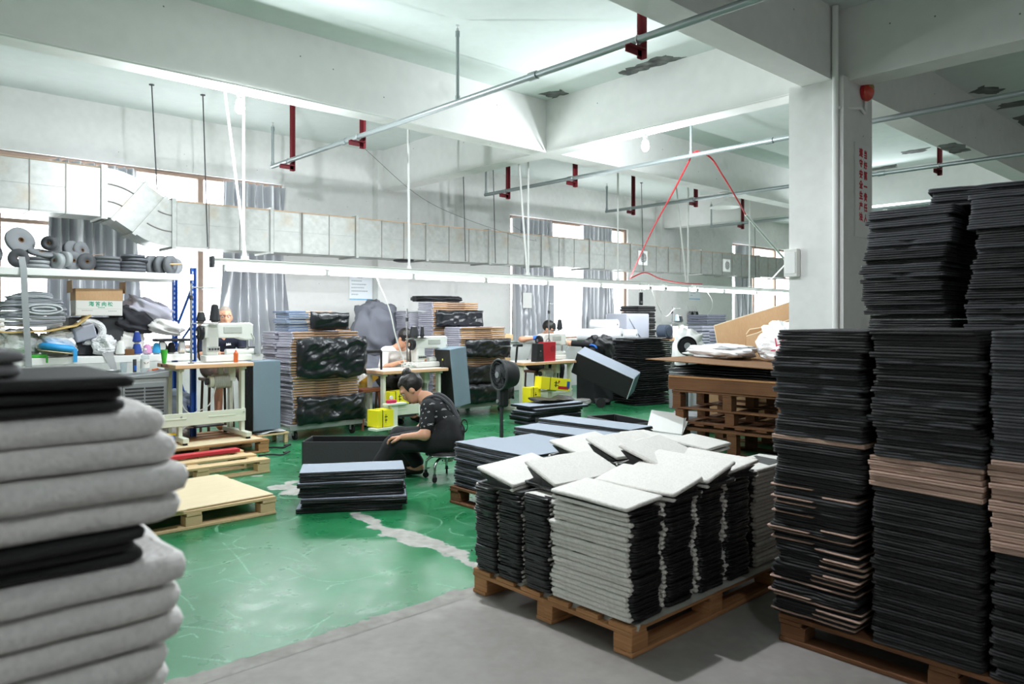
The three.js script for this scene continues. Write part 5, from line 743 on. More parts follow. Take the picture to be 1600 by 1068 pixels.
// sack with yellow tape
{ const t = thing('taped_sack', 'translucent white sack patched with yellow tape beside the trolley', 'sack', [5.12, 0.002, -8.63], 0.1); part(t, 'sack', lathe([[0, 0], [0.17, 0.01], [0.19, 0.15], [0.18, 0.45], [0.16, 0.62], [0.12, 0.74], [0.04, 0.85], [0.03, 0.9], [0, 0.9]], 22), bagWhite); part(t, 'tape', rb(0.36, 0.12, 0.01, 0, 0, 0.0, 0.003).rotateZ(0.5).translate(0.04, 0.58, 0.17), M(0xd6a83f, 0.5)); part(t, 'tape', rb(0.12, 0.5, 0.01, -0.08, 0.3, 0.185, 0.003), M(0xd6b552, 0.5)); }
{ const t = thing('leaning_carton', 'flattened brown carton leaning on the wall behind the trolley', 'carton', [4.95, 0.85, -9.2], 0); part(t, 'panel', rb(0.6, 0.34, 0.03, 0, 0.17, 0, 0.004).rotateZ(-0.2), card); part(t, 'flap', rb(0.6, 0.12, 0.02, 0, 0.42, 0.03, 0.004).rotateZ(-0.2), cardDark); part(t, 'support_box', rb(0.7, 0.84, 0.3, 0, -0.42, 0, 0.006), card); }
// station 3
sewingTable('sewing table with the red bag and the worker in blue gloves', 7.5, 8.7, -7.94, 0.56, 0.75, 0.002, { motorAt: 0.62 });
sewingMachine('sewing machine used by the worker in blue gloves', 8.42, 0.753, -8.26);
threadStand('thread stand with a wooden tip beside the red bag', 8.2, 0.753, -8.1, 0.92, { arm: 0.22, cones: [[0.12, 0.12, 0.03, threadBlack, 'small black cone behind the red bag'], [0.24, 0.17, 0.05, threadBlack, 'tall black cone behind the red bag']] });
{ const b = thing('red_bag', 'red gift bag standing on the far sewing table', 'bag', [8.1, 0.754, -8.04], 0.05); part(b, 'body', extr([[-0.13, 0], [0.13, 0], [0.14, 0.29], [-0.14, 0.29]], 0.1, 0.004).translate(0, 0, -0.05), red); part(b, 'fold', rb(0.006, 0.28, 0.102, -0.02, 0.145, 0.002, 0.002), M(0x8f1420, 0.5)); part(b, 'flap', cylZ(0.05, 0.01, 0.07, 0.19, 0.056, 18), M(0x9a1522, 0.5)); part(b, 'handle', new THREE.TorusGeometry(0.05, 0.004, 5, 16, Math.PI).translate(0, 0.29, 0.02), black); }
{ const s = thing('speaker', 'black speaker with a pale cone beside the red bag', 'speaker', [7.86, 0.754, -8.02], 0.1); part(s, 'cabinet', extr([[-0.07, 0], [0.1, 0], [0.08, 0.27], [-0.05, 0.27]], 0.1, 0.006).translate(0, 0, -0.05), black); part(s, 'driver', cylZ(0.03, 0.01, 0.02, 0.1, 0.058, 20), darkGrey); part(s, 'tweeter', cylZ(0.012, 0.008, 0.02, 0.16, 0.058, 14), midGrey); }
{ const t = thing('glass_plate_stand', 'clear round tray on a black clamp beyond the speaker', 'tray stand', [7.5, 0.754, -8.1]); part(t, 'tray', lathe([[0, 0.24], [0.13, 0.24], [0.14, 0.255], [0.13, 0.25], [0, 0.245]], 24).translate(-0.16, 0, 0), clearPlastic); part(t, 'arm', rb(0.18, 0.04, 0.04, 0.04, 0.25, 0, 0.01), black); part(t, 'post', [rod(V(0, 0.0, 0), V(0.03, 0.24, 0), 0.016, 8)], black); }
carton('yellow printed carton tied to the crossbar of the far table', 0.6, 0.18, 0.14, [7.78, 0.36, -7.62], -0.02, -0.12);
carton('yellow carton standing under the printed one', 0.22, 0.26, 0.16, [7.42, 0.16, -7.68], 0.05, 0, false);
{ const t = thing('footrest', 'cream footrest frame under the yellow cartons of the far table', 'footrest', [7.62, 0, -7.68], 0); part(t, 'top', rb(0.5, 0.025, 0.12, 0, 0.345, 0, 0.006), cream); for (const s of [-1, 1]) part(t, 'post', rb(0.05, 0.33, 0.05, s * 0.2, 0.17, -0.02, 0.006), cream); part(t, 'ledge', rb(0.5, 0.02, 0.2, 0, 0.15, 0, 0.004), cream); }
{ const t = thing('wood_screen', 'pale wooden board frame standing beside the carton pile', 'frame', [7.98, 0, -8.98], 0); for (const x of [-0.15, 0.15]) part(t, 'upright', rb(0.1, 1.16, 0.03, x, 0.58, 0, 0.004), paleWood); for (const y of [0.2, 0.66, 1.1]) part(t, 'rail', rb(0.46, 0.09, 0.03, 0, y, 0.031, 0.004), paleWood); part(t, 'panel', rb(0.44, 1.1, 0.012, 0, 0.56, -0.022, 0.003), ply); }
// the big box being sewn
{
  const t = thing('tipped_box', 'large slate box tipped over, held by the worker in blue gloves', 'box', [8.98, 0.56, -7.62]); t.rotation.set(0.28, -1.25, -0.42, 'YXZ');
  part(t, 'side_panel', rb(0.98, 0.36, 0.012, 0, 0, 0.15, 0.004), feltBlack); part(t, 'side_panel', rb(0.98, 0.36, 0.012, 0, 0, -0.15, 0.004), slateCloth); part(t, 'top_panel', rb(0.98, 0.012, 0.3, 0, 0.18, 0, 0.004), slateTop); part(t, 'end_panel', rb(0.012, 0.36, 0.3, 0.49, 0, 0, 0.004), slateCloth); part(t, 'bottom_panel', rb(0.98, 0.012, 0.3, 0, -0.18, 0, 0.004), feltBlack); part(t, 'edge_binding', [rb(1.0, 0.014, 0.014, 0, 0.182, 0.152, 0.004), rb(0.014, 0.37, 0.014, 0.492, 0, 0.152, 0.004)], M(0xb9bec4, 0.7));
}
// fan
{
  const t = thing('pedestal_fan', 'black pedestal fan with a round caged head', 'fan', [5.45, 0, -6.12], -1.75); t.scale.setScalar(1.12);
  part(t, 'base', lathe([[0, 0], [0.17, 0], [0.17, 0.015], [0.12, 0.03], [0.03, 0.045], [0, 0.045]], 30), black); part(t, 'pole', cyl(0.02, 0.018, 0.42, 0, 0.25, 0, 14), darkGrey); part(t, 'neck', rb(0.1, 0.24, 0.09, 0, 0.5, -0.02, 0.03, 2), black); const cp = part(t, 'control_panel', rb(0.06, 0.16, 0.02, 0.0, 0.48, 0.03, 0.01), darkGrey); part(cp, 'dial', cylZ(0.018, 0.014, 0, 0.44, 0.045, 16), midGrey);
  const head = part(t, 'housing', lathe([[0.148, 0.03], [0.15, 0.0], [0.145, -0.05], [0.12, -0.14], [0.07, -0.17], [0, -0.175]], 32).rotateX(Math.PI / 2).translate(0, 0.7, 0), black);
  part(head, 'rim', new THREE.TorusGeometry(0.15, 0.012, 8, 36).translate(0, 0.7, 0.03), darkGrey); for (const r of [0.12, 0.09, 0.06]) part(head, 'cage_ring', new THREE.TorusGeometry(r, 0.002, 5, 30).translate(0, 0.7, 0.045), darkGrey);
  for (let k = 0; k < 24; k++) { const a = k / 24 * Math.PI * 2; part(head, 'cage_wire', rod(V(0.03 * Math.cos(a), 0.7 + 0.03 * Math.sin(a), 0.048), V(0.148 * Math.cos(a + 0.35), 0.7 + 0.148 * Math.sin(a + 0.35), 0.035), 0.0018, 4), darkGrey); }
  for (let k = 0; k < 5; k++) { const a = k / 5 * Math.PI * 2; part(head, 'blade', extr([[0.02, -0.02], [0.1, -0.05], [0.125, 0.0], [0.09, 0.04], [0.02, 0.02]], 0.003).rotateX(0.35).rotateZ(a).translate(0, 0.7, 0.0), M(0x55585b, 0.4)); }
  part(head, 'hub', cylZ(0.032, 0.03, 0, 0.7, 0.04, 20), midGrey);
}
// work box before the woman, and open boxes further on
openBox('long dark grey open box that the seated woman works on', 1.02, 0.29, 0.34, [3.62, 0.002, -6.0], [0, -0.74, 0], M(0x3a3b3d, 0.85, { bumpMap: fabricBump, bumpScale: 0.001 }), feltDark);
openBox('empty black open box on the floor behind the pale piles', 0.8, 0.24, 0.4, [6.75, 0.002, -5.5], [0, 1.3, 0], M(0x6b6c6a, 0.8), feltDark);
openBox('second empty black open box beside the loose pile', 0.7, 0.16, 0.4, [6.55, 0.002, -6.25], [0, 1.2, 0], feltBlack, feltDark);
// ---------- people ----------
function surfaceNet(fn, lo, hi, cell) { // smooth mesh of the zero set of fn(x, y, z)
  const nx = Math.ceil((hi[0] - lo[0]) / cell) + 1, ny = Math.ceil((hi[1] - lo[1]) / cell) + 1, nz = Math.ceil((hi[2] - lo[2]) / cell) + 1, F = new Float32Array(nx * ny * nz), id = (i, j, k) => i + nx * (j + ny * k);
  for (let k = 0; k < nz; k++) for (let j = 0; j < ny; j++) for (let i = 0; i < nx; i++) F[id(i, j, k)] = fn(lo[0] + i * cell, lo[1] + j * cell, lo[2] + k * cell);
  const vid = new Int32Array(nx * ny * nz).fill(-1), pos = [], idx = [];
  const E = [[0, 1], [2, 3], [4, 5], [6, 7], [0, 2], [1, 3], [4, 6], [5, 7], [0, 4], [1, 5], [2, 6], [3, 7]];
  for (let k = 0; k + 1 < nz; k++) for (let j = 0; j + 1 < ny; j++) for (let i = 0; i + 1 < nx; i++) {
    const v = []; let neg = 0; for (let c = 0; c < 8; c++) { const f = F[id(i + (c & 1), j + (c >> 1 & 1), k + (c >> 2))]; v.push(f); if (f < 0) neg++; }
    if (!neg || neg === 8) continue; let x = 0, y = 0, z = 0, n = 0;
    for (const [a, b] of E) if ((v[a] < 0) !== (v[b] < 0)) { const t = v[a] / (v[a] - v[b]); x += (a & 1) + ((b & 1) - (a & 1)) * t; y += (a >> 1 & 1) + ((b >> 1 & 1) - (a >> 1 & 1)) * t; z += (a >> 2) + ((b >> 2) - (a >> 2)) * t; n++; }
    vid[id(i, j, k)] = pos.length / 3; pos.push(lo[0] + (i + x / n) * cell, lo[1] + (j + y / n) * cell, lo[2] + (k + z / n) * cell);
  }
  const quad = (a, b, c, d, flip) => { if (a < 0 || b < 0 || c < 0 || d < 0) return; if (flip) idx.push(a, c, b, a, d, c); else idx.push(a, b, c, a, c, d); };
  for (let k = 1; k + 1 < nz; k++) for (let j = 1; j + 1 < ny; j++) for (let i = 1; i + 1 < nx; i++) { const s = F[id(i, j, k)] < 0;
    if (s !== (F[id(i + 1, j, k)] < 0)) quad(vid[id(i, j - 1, k - 1)], vid[id(i, j, k - 1)], vid[id(i, j, k)], vid[id(i, j - 1, k)], !s);
    if (s !== (F[id(i, j + 1, k)] < 0)) quad(vid[id(i - 1, j, k - 1)], vid[id(i - 1, j, k)], vid[id(i, j, k)], vid[id(i, j, k - 1)], !s);
    if (s !== (F[id(i, j, k + 1)] < 0)) quad(vid[id(i - 1, j - 1, k)], vid[id(i, j - 1, k)], vid[id(i, j, k)], vid[id(i - 1, j, k)], !s); }
  const g = new THREE.BufferGeometry(); g.setAttribute('position', new THREE.Float32BufferAttribute(pos, 3)); g.setIndex(idx); g.computeVertexNormals();
  const uv = new Float32Array(pos.length / 3 * 2); for (let i = 0; i < pos.length / 3; i++) { uv[2 * i] = pos[3 * i] + pos[3 * i + 2]; uv[2 * i + 1] = pos[3 * i + 1]; } g.setAttribute('uv', new THREE.BufferAttribute(uv, 2)); return g;
}
const smin = (a, b, k) => { const h = Math.max(k - Math.abs(a - b), 0) / k; return Math.min(a, b) - h * h * k * 0.25; };
// limbs: [ax, ay, az, bx, by, bz, ra, rb]; flat list joined with a soft minimum
const limb = (a, b, ra, rb = ra) => [...a, ...b, ra, rb];
function field(L, k, bounds) { return (x, y, z) => { let d = 1; for (const q of L) { const bx = q[3] - q[0], by = q[4] - q[1], bz = q[5] - q[2], px = x - q[0], py = y - q[1], pz = z - q[2]; let t = (px * bx + py * by + pz * bz) / (bx * bx + by * by + bz * bz + 1e-9); t = t < 0 ? 0 : t > 1 ? 1 : t; const e = Math.hypot(px - bx * t, py - by * t, pz - bz * t) - (q[6] + (q[7] - q[6]) * t); d = d > 0.9 ? e : smin(d, e, k); } return d; }; }
function netOf(L, k, cell, extra) { const lo = [9, 9, 9], hi = [-9, -9, -9]; for (const q of L) for (let c = 0; c < 3; c++) { const r = Math.max(q[6], q[7]) + 3 * cell + 0.01; lo[c] = Math.min(lo[c], q[c] - r, q[3 + c] - r); hi[c] = Math.max(hi[c], q[c] + r, q[3 + c] + r); } const f = field(L, k); return surfaceNet(extra ? (x, y, z) => extra(x, y, z, f(x, y, z)) : f, lo, hi, cell); }
const mix = (a, b, t) => a.map((v, i) => v + (b[i] - v) * t), vadd = (a, b, s = 1) => a.map((v, i) => v + b[i] * s), vsub = (a, b) => a.map((v, i) => v - b[i]), vlen = (a) => Math.hypot(...a), vn = (a) => { const l = vlen(a) || 1; return a.map((v) => v / l); }, vx = (a, b) => [a[1] * b[2] - a[2] * b[1], a[2] * b[0] - a[0] * b[2], a[0] * b[1] - a[1] * b[0]];
function handLimbs(el, w, palmN, curl = 0.7, thumbSide = 1, s = 1) { // palm and five fingers from the wrist
  const d = vn(vsub(w, el)), n = vn(vsub(palmN, d.map((v) => v * (palmN[0] * d[0] + palmN[1] * d[1] + palmN[2] * d[2])))), c = vx(d, n), at = (f, a, b) => vadd(vadd(vadd(w, d, f * s), c, a * s), n, b * s), out = [];
  for (const a of [-0.026, -0.009, 0.009, 0.026]) out.push(limb(at(0.005, a * 0.6, 0), at(0.085, a, 0), 0.014 * s, 0.012 * s));
  [-0.03, -0.01, 0.01, 0.03].forEach((a, i) => { const len = [0.06, 0.075, 0.08, 0.07][thumbSide > 0 ? i : 3 - i] * s; const dir = (t) => vn(vadd(d.map((v) => v * Math.cos(t)), n, Math.sin(t))); let p = at(0.085, a, 0.002), t = curl * 0.5; for (const [q, r0, r1] of [[0.42, 0.0098, 0.009], [0.33, 0.009, 0.0083], [0.25, 0.0083, 0.0075]]) { const e = vadd(p, dir(t), len * q); out.push(limb(p, e, r0 * s, r1 * s)); p = e; t += curl * 0.6; } });
  let p = at(0.02, thumbSide * 0.028, 0.008); const e1 = at(0.05, thumbSide * 0.05, 0.022), e2 = at(0.078, thumbSide * 0.052, 0.034); out.push(limb(p, e1, 0.014 * s, 0.011 * s), limb(e1, e2, 0.011 * s, 0.0085 * s)); return out;
}
function headGeo(h, pitch, yaw, s = 1) { // returns skin and hair in body space; local x forward, y up, z to the right
  const cy = Math.cos(yaw), sy = Math.sin(yaw), cp = Math.cos(pitch), sp = Math.sin(pitch), R = 0.17 * s;
  const loc = (x, y, z) => { let a = (x - h[0]) / s, b = (y - h[1]) / s, c = (z - h[2]) / s; const a1 = a * cy - c * sy, c1 = a * sy + c * cy; return [a1 * cp - b * sp, a1 * sp + b * cp, c1]; };
  const out = (a, b, c) => { const a1 = a * cp + b * sp, b1 = -a * sp + b * cp; return [h[0] + (a1 * cy + c * sy) * s, h[1] + b1 * s, h[2] + (-a1 * sy + c * cy) * s]; };
  const ell = (p, c, r) => { const k = Math.hypot((p[0] - c[0]) / r[0], (p[1] - c[1]) / r[1], (p[2] - c[2]) / r[2]); return (k - 1) * Math.min(...r); };
  const skull = (p) => { let d = ell(p, [-0.012, 0.03, 0], [0.098, 0.092, 0.077]); d = smin(d, ell(p, [0.025, -0.045, 0], [0.066, 0.072, 0.058]), 0.05); d = smin(d, ell(p, [0.055, -0.088, 0], [0.03, 0.026, 0.034]), 0.03); d = smin(d, ell(p, [0.096, -0.022, 0], [0.018, 0.022, 0.014]), 0.02); d = smin(d, ell(p, [0.088, 0.012, 0], [0.012, 0.03, 0.012]), 0.025); d = smin(d, ell(p, [0.082, -0.062, 0], [0.012, 0.01, 0.024]), 0.02); for (const k of [-1, 1]) { d = smin(d, ell(p, [-0.005, -0.008, k * 0.077], [0.022, 0.034, 0.012]), 0.012); d = smin(d, ell(p, [0.075, 0.03, k * 0.032], [0.016, 0.008, 0.026]), 0.02); d = -smin(-d, ell(p, [0.1, 0.008, k * 0.032], [0.018, 0.013, 0.018]), 0.02); } return d; };
  return { skin: (x, y, z) => skull(loc(x, y, z)) * s, loc, out, ell, R, s, h };
}
function person(o) {
  const t = thing('person', o.label, 'person', o.pos, o.turn), J = o.J, w = o.w ?? 1, sk = o.skin ?? skin, s = o.s ?? 1;
  const hd = headGeo(J.head, o.pitch, o.yaw ?? 0, s), L = [];
  const side = (v, k) => [v[0], v[1], v[2] + k];
  for (const k of [-0.07, 0, 0.07]) { L.push(limb(side(J.pelvis, k), side(J.waist, k * 0.8), 0.095 * w, 0.09 * w), limb(side(J.waist, k * 0.8), side(J.chest, k * 1.05), 0.09 * w, 0.098 * w)); }
  L.push(limb(J.chest, J.neck, 0.075 * w, 0.052), limb(J.neck, vadd(J.head, [-0.01, -0.03, 0]), 0.05, 0.048)); for (const a of ['L', 'R']) {
    L.push(limb(J.neck, J['sh' + a], 0.05, 0.052 * w), limb(J['sh' + a], J['el' + a], 0.05 * w, 0.039 * w), limb(J['el' + a], J['wr' + a], 0.039 * w, 0.026));
    if (J['kn' + a]) { L.push(limb(side(J.pelvis, a === 'L' ? -0.085 : 0.085), J['kn' + a], 0.085 * w, 0.058 * w), limb(J['kn' + a], J['an' + a], 0.056 * w, 0.038)); const f = J['ft' + a]; L.push(limb(vadd(J['an' + a], [-0.02, -0.035, 0]), f, 0.036, 0.028), limb(f, vadd(f, vn(vsub(f, J['an' + a])).map((v, i) => i === 1 ? 0 : v), 0.05), 0.028, 0.02)); }
  }
  const bodyG = netOf(L, 0.045, 0.012), gs = [bodyG];
  gs.push(surfaceNet(hd.skin, J.head.map((v) => v - hd.R), J.head.map((v) => v + hd.R), 0.0055 * s));
  const hands = []; for (const a of ['L', 'R']) { const H = handLimbs(J['el' + a], J['wr' + a], o['palm' + a] ?? [0, -1, 0], o['curl' + a] ?? 0.7, a === 'L' ? 1 : -1); const g = netOf(H, 0.007, 0.0042); if (o.gloves) hands.push([g, a]); else gs.push(g); }
  const body = part(t, 'body', gs, sk); for (const [g, a] of hands) part(t, 'glove', [g, netOf([limb(mix(J['wr' + a], J['el' + a], 0.25), J['wr' + a], 0.036, 0.032)], 0.01, 0.006)], o.gloves);
  // eyes, brows, mouth
  const dot = (a, b, c, r, m, n) => { const [x, y, z] = hd.out(a, b, c); part(body, n, ball(r * s, x, y, z, 1, 1, 1, 10), m); };
  if (o.face) { for (const k of [-1, 1]) { dot(0.0835, 0.01, k * 0.032, 0.0105, M(0xe8e4de, 0.4), 'eye'); dot(0.0915, 0.009, k * 0.032, 0.0052, hairMat, 'iris'); const a = hd.out(0.09, 0.036, k * 0.016), b = hd.out(0.085, 0.041, k * 0.034), c = hd.out(0.072, 0.034, k * 0.052); part(body, 'eyebrow', tube([a, b, c], 0.0045 * s, 10, 6), o.brow ?? hairMat); } }
  { const a = hd.out(0.083, -0.062, -0.022), b = hd.out(0.095, -0.062, 0), c = hd.out(0.083, -0.062, 0.022); part(body, 'mouth', tube([a, b, c], 0.004 * s, 10, 6), M(0x9d5b50, 0.5)); }
  // hair
  const hr = o.hair, cut = (x, y, z) => { const p = hd.loc(x, y, z); let d = hd.ell(p, [-0.018, 0.034, 0], hr.short ? [0.103, 0.098, 0.083] : [0.112, 0.106, 0.09]) * s; const n = (noise(p[0] * 60, p[1] * 60, p[2] * 60) - 0.5) * 0.004; d += n; const front = Math.min(p[0] - (hr.line ?? 0.045), (hr.top ?? 0.085) - p[1]); d = Math.max(d, front, (hr.low ?? -0.05) - p[1] + Math.min(0, -p[0] * 0.6), hr.recede ? (p[0] + 0.02) + 0.2 * Math.max(0, 0.05 - Math.abs(p[2])) - hr.recede : -9); return d; };
  part(t, 'hair', surfaceNet(cut, J.head.map((v) => v - hd.R), J.head.map((v) => v + hd.R), 0.006 * s), hr.mat ?? hairMat);
  if (hr.bun) { const [x, y, z] = hd.out(...hr.bun); part(t, 'hair_bun', surfaceNet((a, b, c) => Math.hypot(a - x, b - y, c - z) - 0.045 + (noise(a * 70, b * 70, c * 70) - 0.5) * 0.016, [x - 0.07, y - 0.07, z - 0.07], [x + 0.07, y + 0.07, z + 0.07], 0.007), hr.mat ?? hairMat); }
  // clothes follow the body
  const sh = o.shirt; if (sh) { const S = []; for (const k of [-0.075, 0, 0.075]) S.push(limb(side(mix(J.waist, J.pelvis, 0.6), k), side(J.waist, k * 0.85), 0.105 * w, 0.1 * w), limb(side(J.waist, k * 0.85), side(J.chest, k * 1.08), 0.1 * w, 0.108 * w)); S.push(limb(J.chest, mix(J.chest, J.neck, 0.75), 0.09 * w, 0.066)); for (const a of ['L', 'R']) { S.push(limb(mix(J.chest, J.neck, 0.8), J['sh' + a], 0.062, 0.066 * w)); const f = sh.sleeve; S.push(limb(J['sh' + a], mix(J['sh' + a], J['el' + a], Math.min(1, f)), 0.066 * w, (sh.loose ?? 0.062) * w)); if (f > 1) S.push(limb(J['el' + a], mix(J['el' + a], J['wr' + a], f - 1), 0.052 * w, 0.042)); }
    part(t, 'shirt', netOf(S, 0.03, 0.011, (x, y, z, d) => d + (noise(x * 16, y * 22, z * 16) - 0.5) * 0.012), sh.mat); }
  if (o.trousers && J.knL) { const S = [limb(side(J.pelvis, -0.07), side(J.pelvis, 0.07), 0.115 * w, 0.115 * w), limb(J.pelvis, J.waist, 0.108 * w, 0.102 * w)]; for (const a of ['L', 'R']) { S.push(limb(side(J.pelvis, a === 'L' ? -0.085 : 0.085), J['kn' + a], 0.1 * w, 0.075 * w)); if (o.trousers.len > 0) S.push(limb(J['kn' + a], mix(J['kn' + a], J['an' + a], o.trousers.len), 0.075 * w, 0.062)); }
    part(t, 'trousers', netOf(S, 0.04, 0.012, (x, y, z, d) => d + (noise(x * 12, y * 14, z * 12) - 0.5) * 0.014), o.trousers.mat); }
  if (o.shoes && J.ftL) for (const a of ['L', 'R']) { const f = J['ft' + a]; part(t, 'shoe', netOf([limb(vadd(J['an' + a], [-0.02, -0.052, 0]), f, 0.036, 0.034), limb(f, vadd(f, vn(vsub(f, J['an' + a])).map((v, i) => i === 1 ? 0 : v), 0.06), 0.034, 0.026)], 0.03, 0.009), o.shoes); }
  return t;
}
const dotted = M(0xffffff, 0.8, { map: rep(canvasTex(256, 256, (c) => { c.fillStyle = '#17181b'; c.fillRect(0, 0, 256, 256); c.strokeStyle = '#c9c9c9'; c.lineWidth = 7; for (const [x, y, a] of [[48, 50, 0.5], [176, 60, -0.6], [112, 140, 0.1], [226, 168, 0.9], [36, 196, -0.3], [160, 222, 0.4]]) { c.beginPath(); c.ellipse(x, y, 17, 10, a, 0, 5.2); c.stroke(); } }), 8.5) }); dotted.map.wrapS = dotted.map.wrapT = THREE.RepeatWrapping;
const blackCloth = M(0x18191b, 0.85, { bumpMap: fabricBump, bumpScale: 0.001 });
{
  const J = { pelvis: [-0.01, 0.37, 0], waist: [0.0, 0.48, 0], chest: [0.09, 0.6, 0], neck: [0.185, 0.695, 0], head: [0.315, 0.79, -0.01], shL: [0.15, 0.64, -0.165], elL: [0.17, 0.42, -0.245], wrL: [0.37, 0.395, -0.19], shR: [0.15, 0.64, 0.165], elR: [0.24, 0.42, 0.22], wrR: [0.42, 0.34, 0.06], knL: [0.47, 0.31, -0.12], anL: [0.61, 0.1, -0.14], ftL: [0.72, 0.035, -0.15], knR: [0.45, 0.36, 0.12], anR: [0.28, 0.1, 0.13], ftR: [0.4, 0.035, 0.14] };
  const p = person({ label: 'seated woman with a hair bun, dotted black shirt and black apron', pos: [3.98, 0, -5.18], turn: 2.399, J, pitch: 0.75, w: 0.96, face: true, hair: { bun: [-0.06, 0.125, 0], line: 0.03, top: 0.08 }, shirt: { mat: dotted, sleeve: 0.62, loose: 0.066 }, trousers: { mat: blackCloth, len: 0.93 }, shoes: M(0x2a2522, 0.6), curlL: 0.9, curlR: 1.0 });
  part(p, 'hair_band', new THREE.TorusGeometry(0.03, 0.009, 6, 16).rotateX(1.2).translate(0.36, 0.9, -0.01), black);
  // apron: bib, straps and skirt
  const A = []; for (const k of [-0.08, 0, 0.08]) A.push(limb([-0.01, 0.36, k], [0.0, 0.47, k], 0.125, 0.113)); for (const k of [-0.1, 0.1]) A.push(limb([0, 0.36, k], [0.44, 0.33, k * 1.2], 0.118, 0.085)); part(p, 'apron', netOf(A, 0.05, 0.012, (x, y, z, d) => d + (noise(x * 9, y * 12, z * 9) - 0.5) * 0.022), blackCloth);
  for (const k of [-1, 1]) part(p, 'apron_strap', tube([[0.115, 0.49, k * 0.1], [0.2, 0.6, k * 0.1], [0.2, 0.69, k * 0.1], [0.1, 0.735, k * 0.09], [-0.01, 0.67, k * 0.085], [-0.09, 0.53, k * 0.05]], 0.016, 30, 6).scale(1, 1, 1), M(0x4d4f52, 0.8));
  part(p, 'apron_tie', [new THREE.TorusGeometry(0.045, 0.006, 6, 18).scale(0.6, 1.2, 1).translate(-0.15, 0.47, -0.04), tube([[-0.12, 0.5, -0.04], [-0.15, 0.44, -0.05], [-0.14, 0.38, -0.05]], 0.006, 10, 5)], black);
  const scissors = thing('scissors', 'small scissors with yellow handles in the hand of the seated woman', 'scissors', [3.675, 0.3, -5.42], 2.4); part(scissors, 'blade', [rb(0.1, 0.006, 0.012, 0.09, 0, 0, 0.002)], chrome); for (const s of [-1, 1]) part(scissors, 'handle', new THREE.TorusGeometry(0.018, 0.005, 6, 16).rotateX(1.57).translate(0.0, 0, s * 0.02), M(0xd8b12a, 0.5));
  // rolling stool
  const st = thing('rolling_stool', 'low rolling stool with chrome legs under the seated woman', 'stool', [3.98, 0, -5.18]);
  part(st, 'seat', lathe([[0, 0.205], [0.15, 0.205], [0.185, 0.215], [0.19, 0.235], [0.17, 0.262], [0.1, 0.268], [0, 0.268]], 36), black); part(st, 'seat_rim', new THREE.TorusGeometry(0.188, 0.008, 6, 40).rotateX(Math.PI / 2).translate(0, 0.222, 0), chrome); part(st, 'hub', cyl(0.05, 0.05, 0.05, 0, 0.18, 0, 18), chrome);
  for (let k = 0; k < 5; k++) { const a = k / 5 * Math.PI * 2 + 0.3, c = Math.cos(a), s = Math.sin(a), l = part(st, 'leg', tube([[c * 0.03, 0.18, s * 0.03], [c * 0.13, 0.19, s * 0.13], [c * 0.19, 0.15, s * 0.19], [c * 0.2, 0.07, s * 0.2]], 0.012, 18, 8), chrome); part(l, 'caster', cylX(0.026, 0.016, 0, 0, 0, 16).rotateY(-a + 1.57).translate(c * 0.2, 0.0275, s * 0.2), rubber); part(l, 'caster_hood', cyl(0.016, 0.012, 0.03, c * 0.2, 0.06, s * 0.2, 12), darkGrey); }
  solo('floor_lead', tube([[4.2, 0.01, -5.3], [4.35, 0.008, -5.1], [4.3, 0.008, -4.85], [4.1, 0.008, -4.75], [3.85, 0.008, -4.8]], 0.007, 30, 6), offWhite, 'white lead curling on the floor by the rolling stool', 'lead');
  solo('red_plug', rb(0.05, 0.03, 0.04, 4.18, 0.016, -4.72, 0.008), M(0xd8402c, 0.5), 'small red plug on the floor beside the stool', 'plug');
}
// seated workers: local x is towards the camera side (world +z)
const sit = (seat, lean = 0, o = {}) => ({ pelvis: [0, seat + 0.1, 0], waist: [0.03 + lean * 0.12, seat + 0.24, 0], chest: [0.07 + lean * 0.3, seat + 0.43, 0], neck: [0.1 + lean * 0.5, seat + 0.57 - lean * 0.06, 0], head: [0.14 + lean * 0.75, seat + 0.71 - lean * 0.1, 0], shL: [0.08 + lean * 0.4, seat + 0.51 - lean * 0.03, -0.185], shR: [0.08 + lean * 0.4, seat + 0.51 - lean * 0.03, 0.185], elL: [0.22, seat + 0.26, -0.26], elR: [0.22, seat + 0.26, 0.26], wrL: [0.44, seat + 0.29, -0.14], wrR: [0.44, seat + 0.29, 0.14], knL: [0.42, seat + 0.07, -0.14], knR: [0.42, seat + 0.07, 0.14], anL: [0.4, 0.1 + (o.foot ?? 0), -0.14], anR: [0.4, 0.1 + (o.foot ?? 0), 0.14], ftL: [0.5, 0.035 + (o.foot ?? 0), -0.15], ftR: [0.5, 0.035 + (o.foot ?? 0), 0.15], ...o.j });
function workStool(label, x, y, z, h) { const t = thing('work_stool', label, 'stool', [x, y, z], 0, 'stools of the sewing workers'); part(t, 'seat', rb(0.34, 0.04, 0.3, 0, h - 0.02, 0, 0.012), M(0x6b4a34, 0.6)); for (const [a, b] of [[-0.13, -0.11], [0.13, -0.11], [-0.13, 0.11], [0.13, 0.11]]) part(t, 'leg', rod(V(a * 1.15, 0.002, b * 1.15), V(a, h - 0.03, b), 0.016, 8), M(0x59402e, 0.6)); }
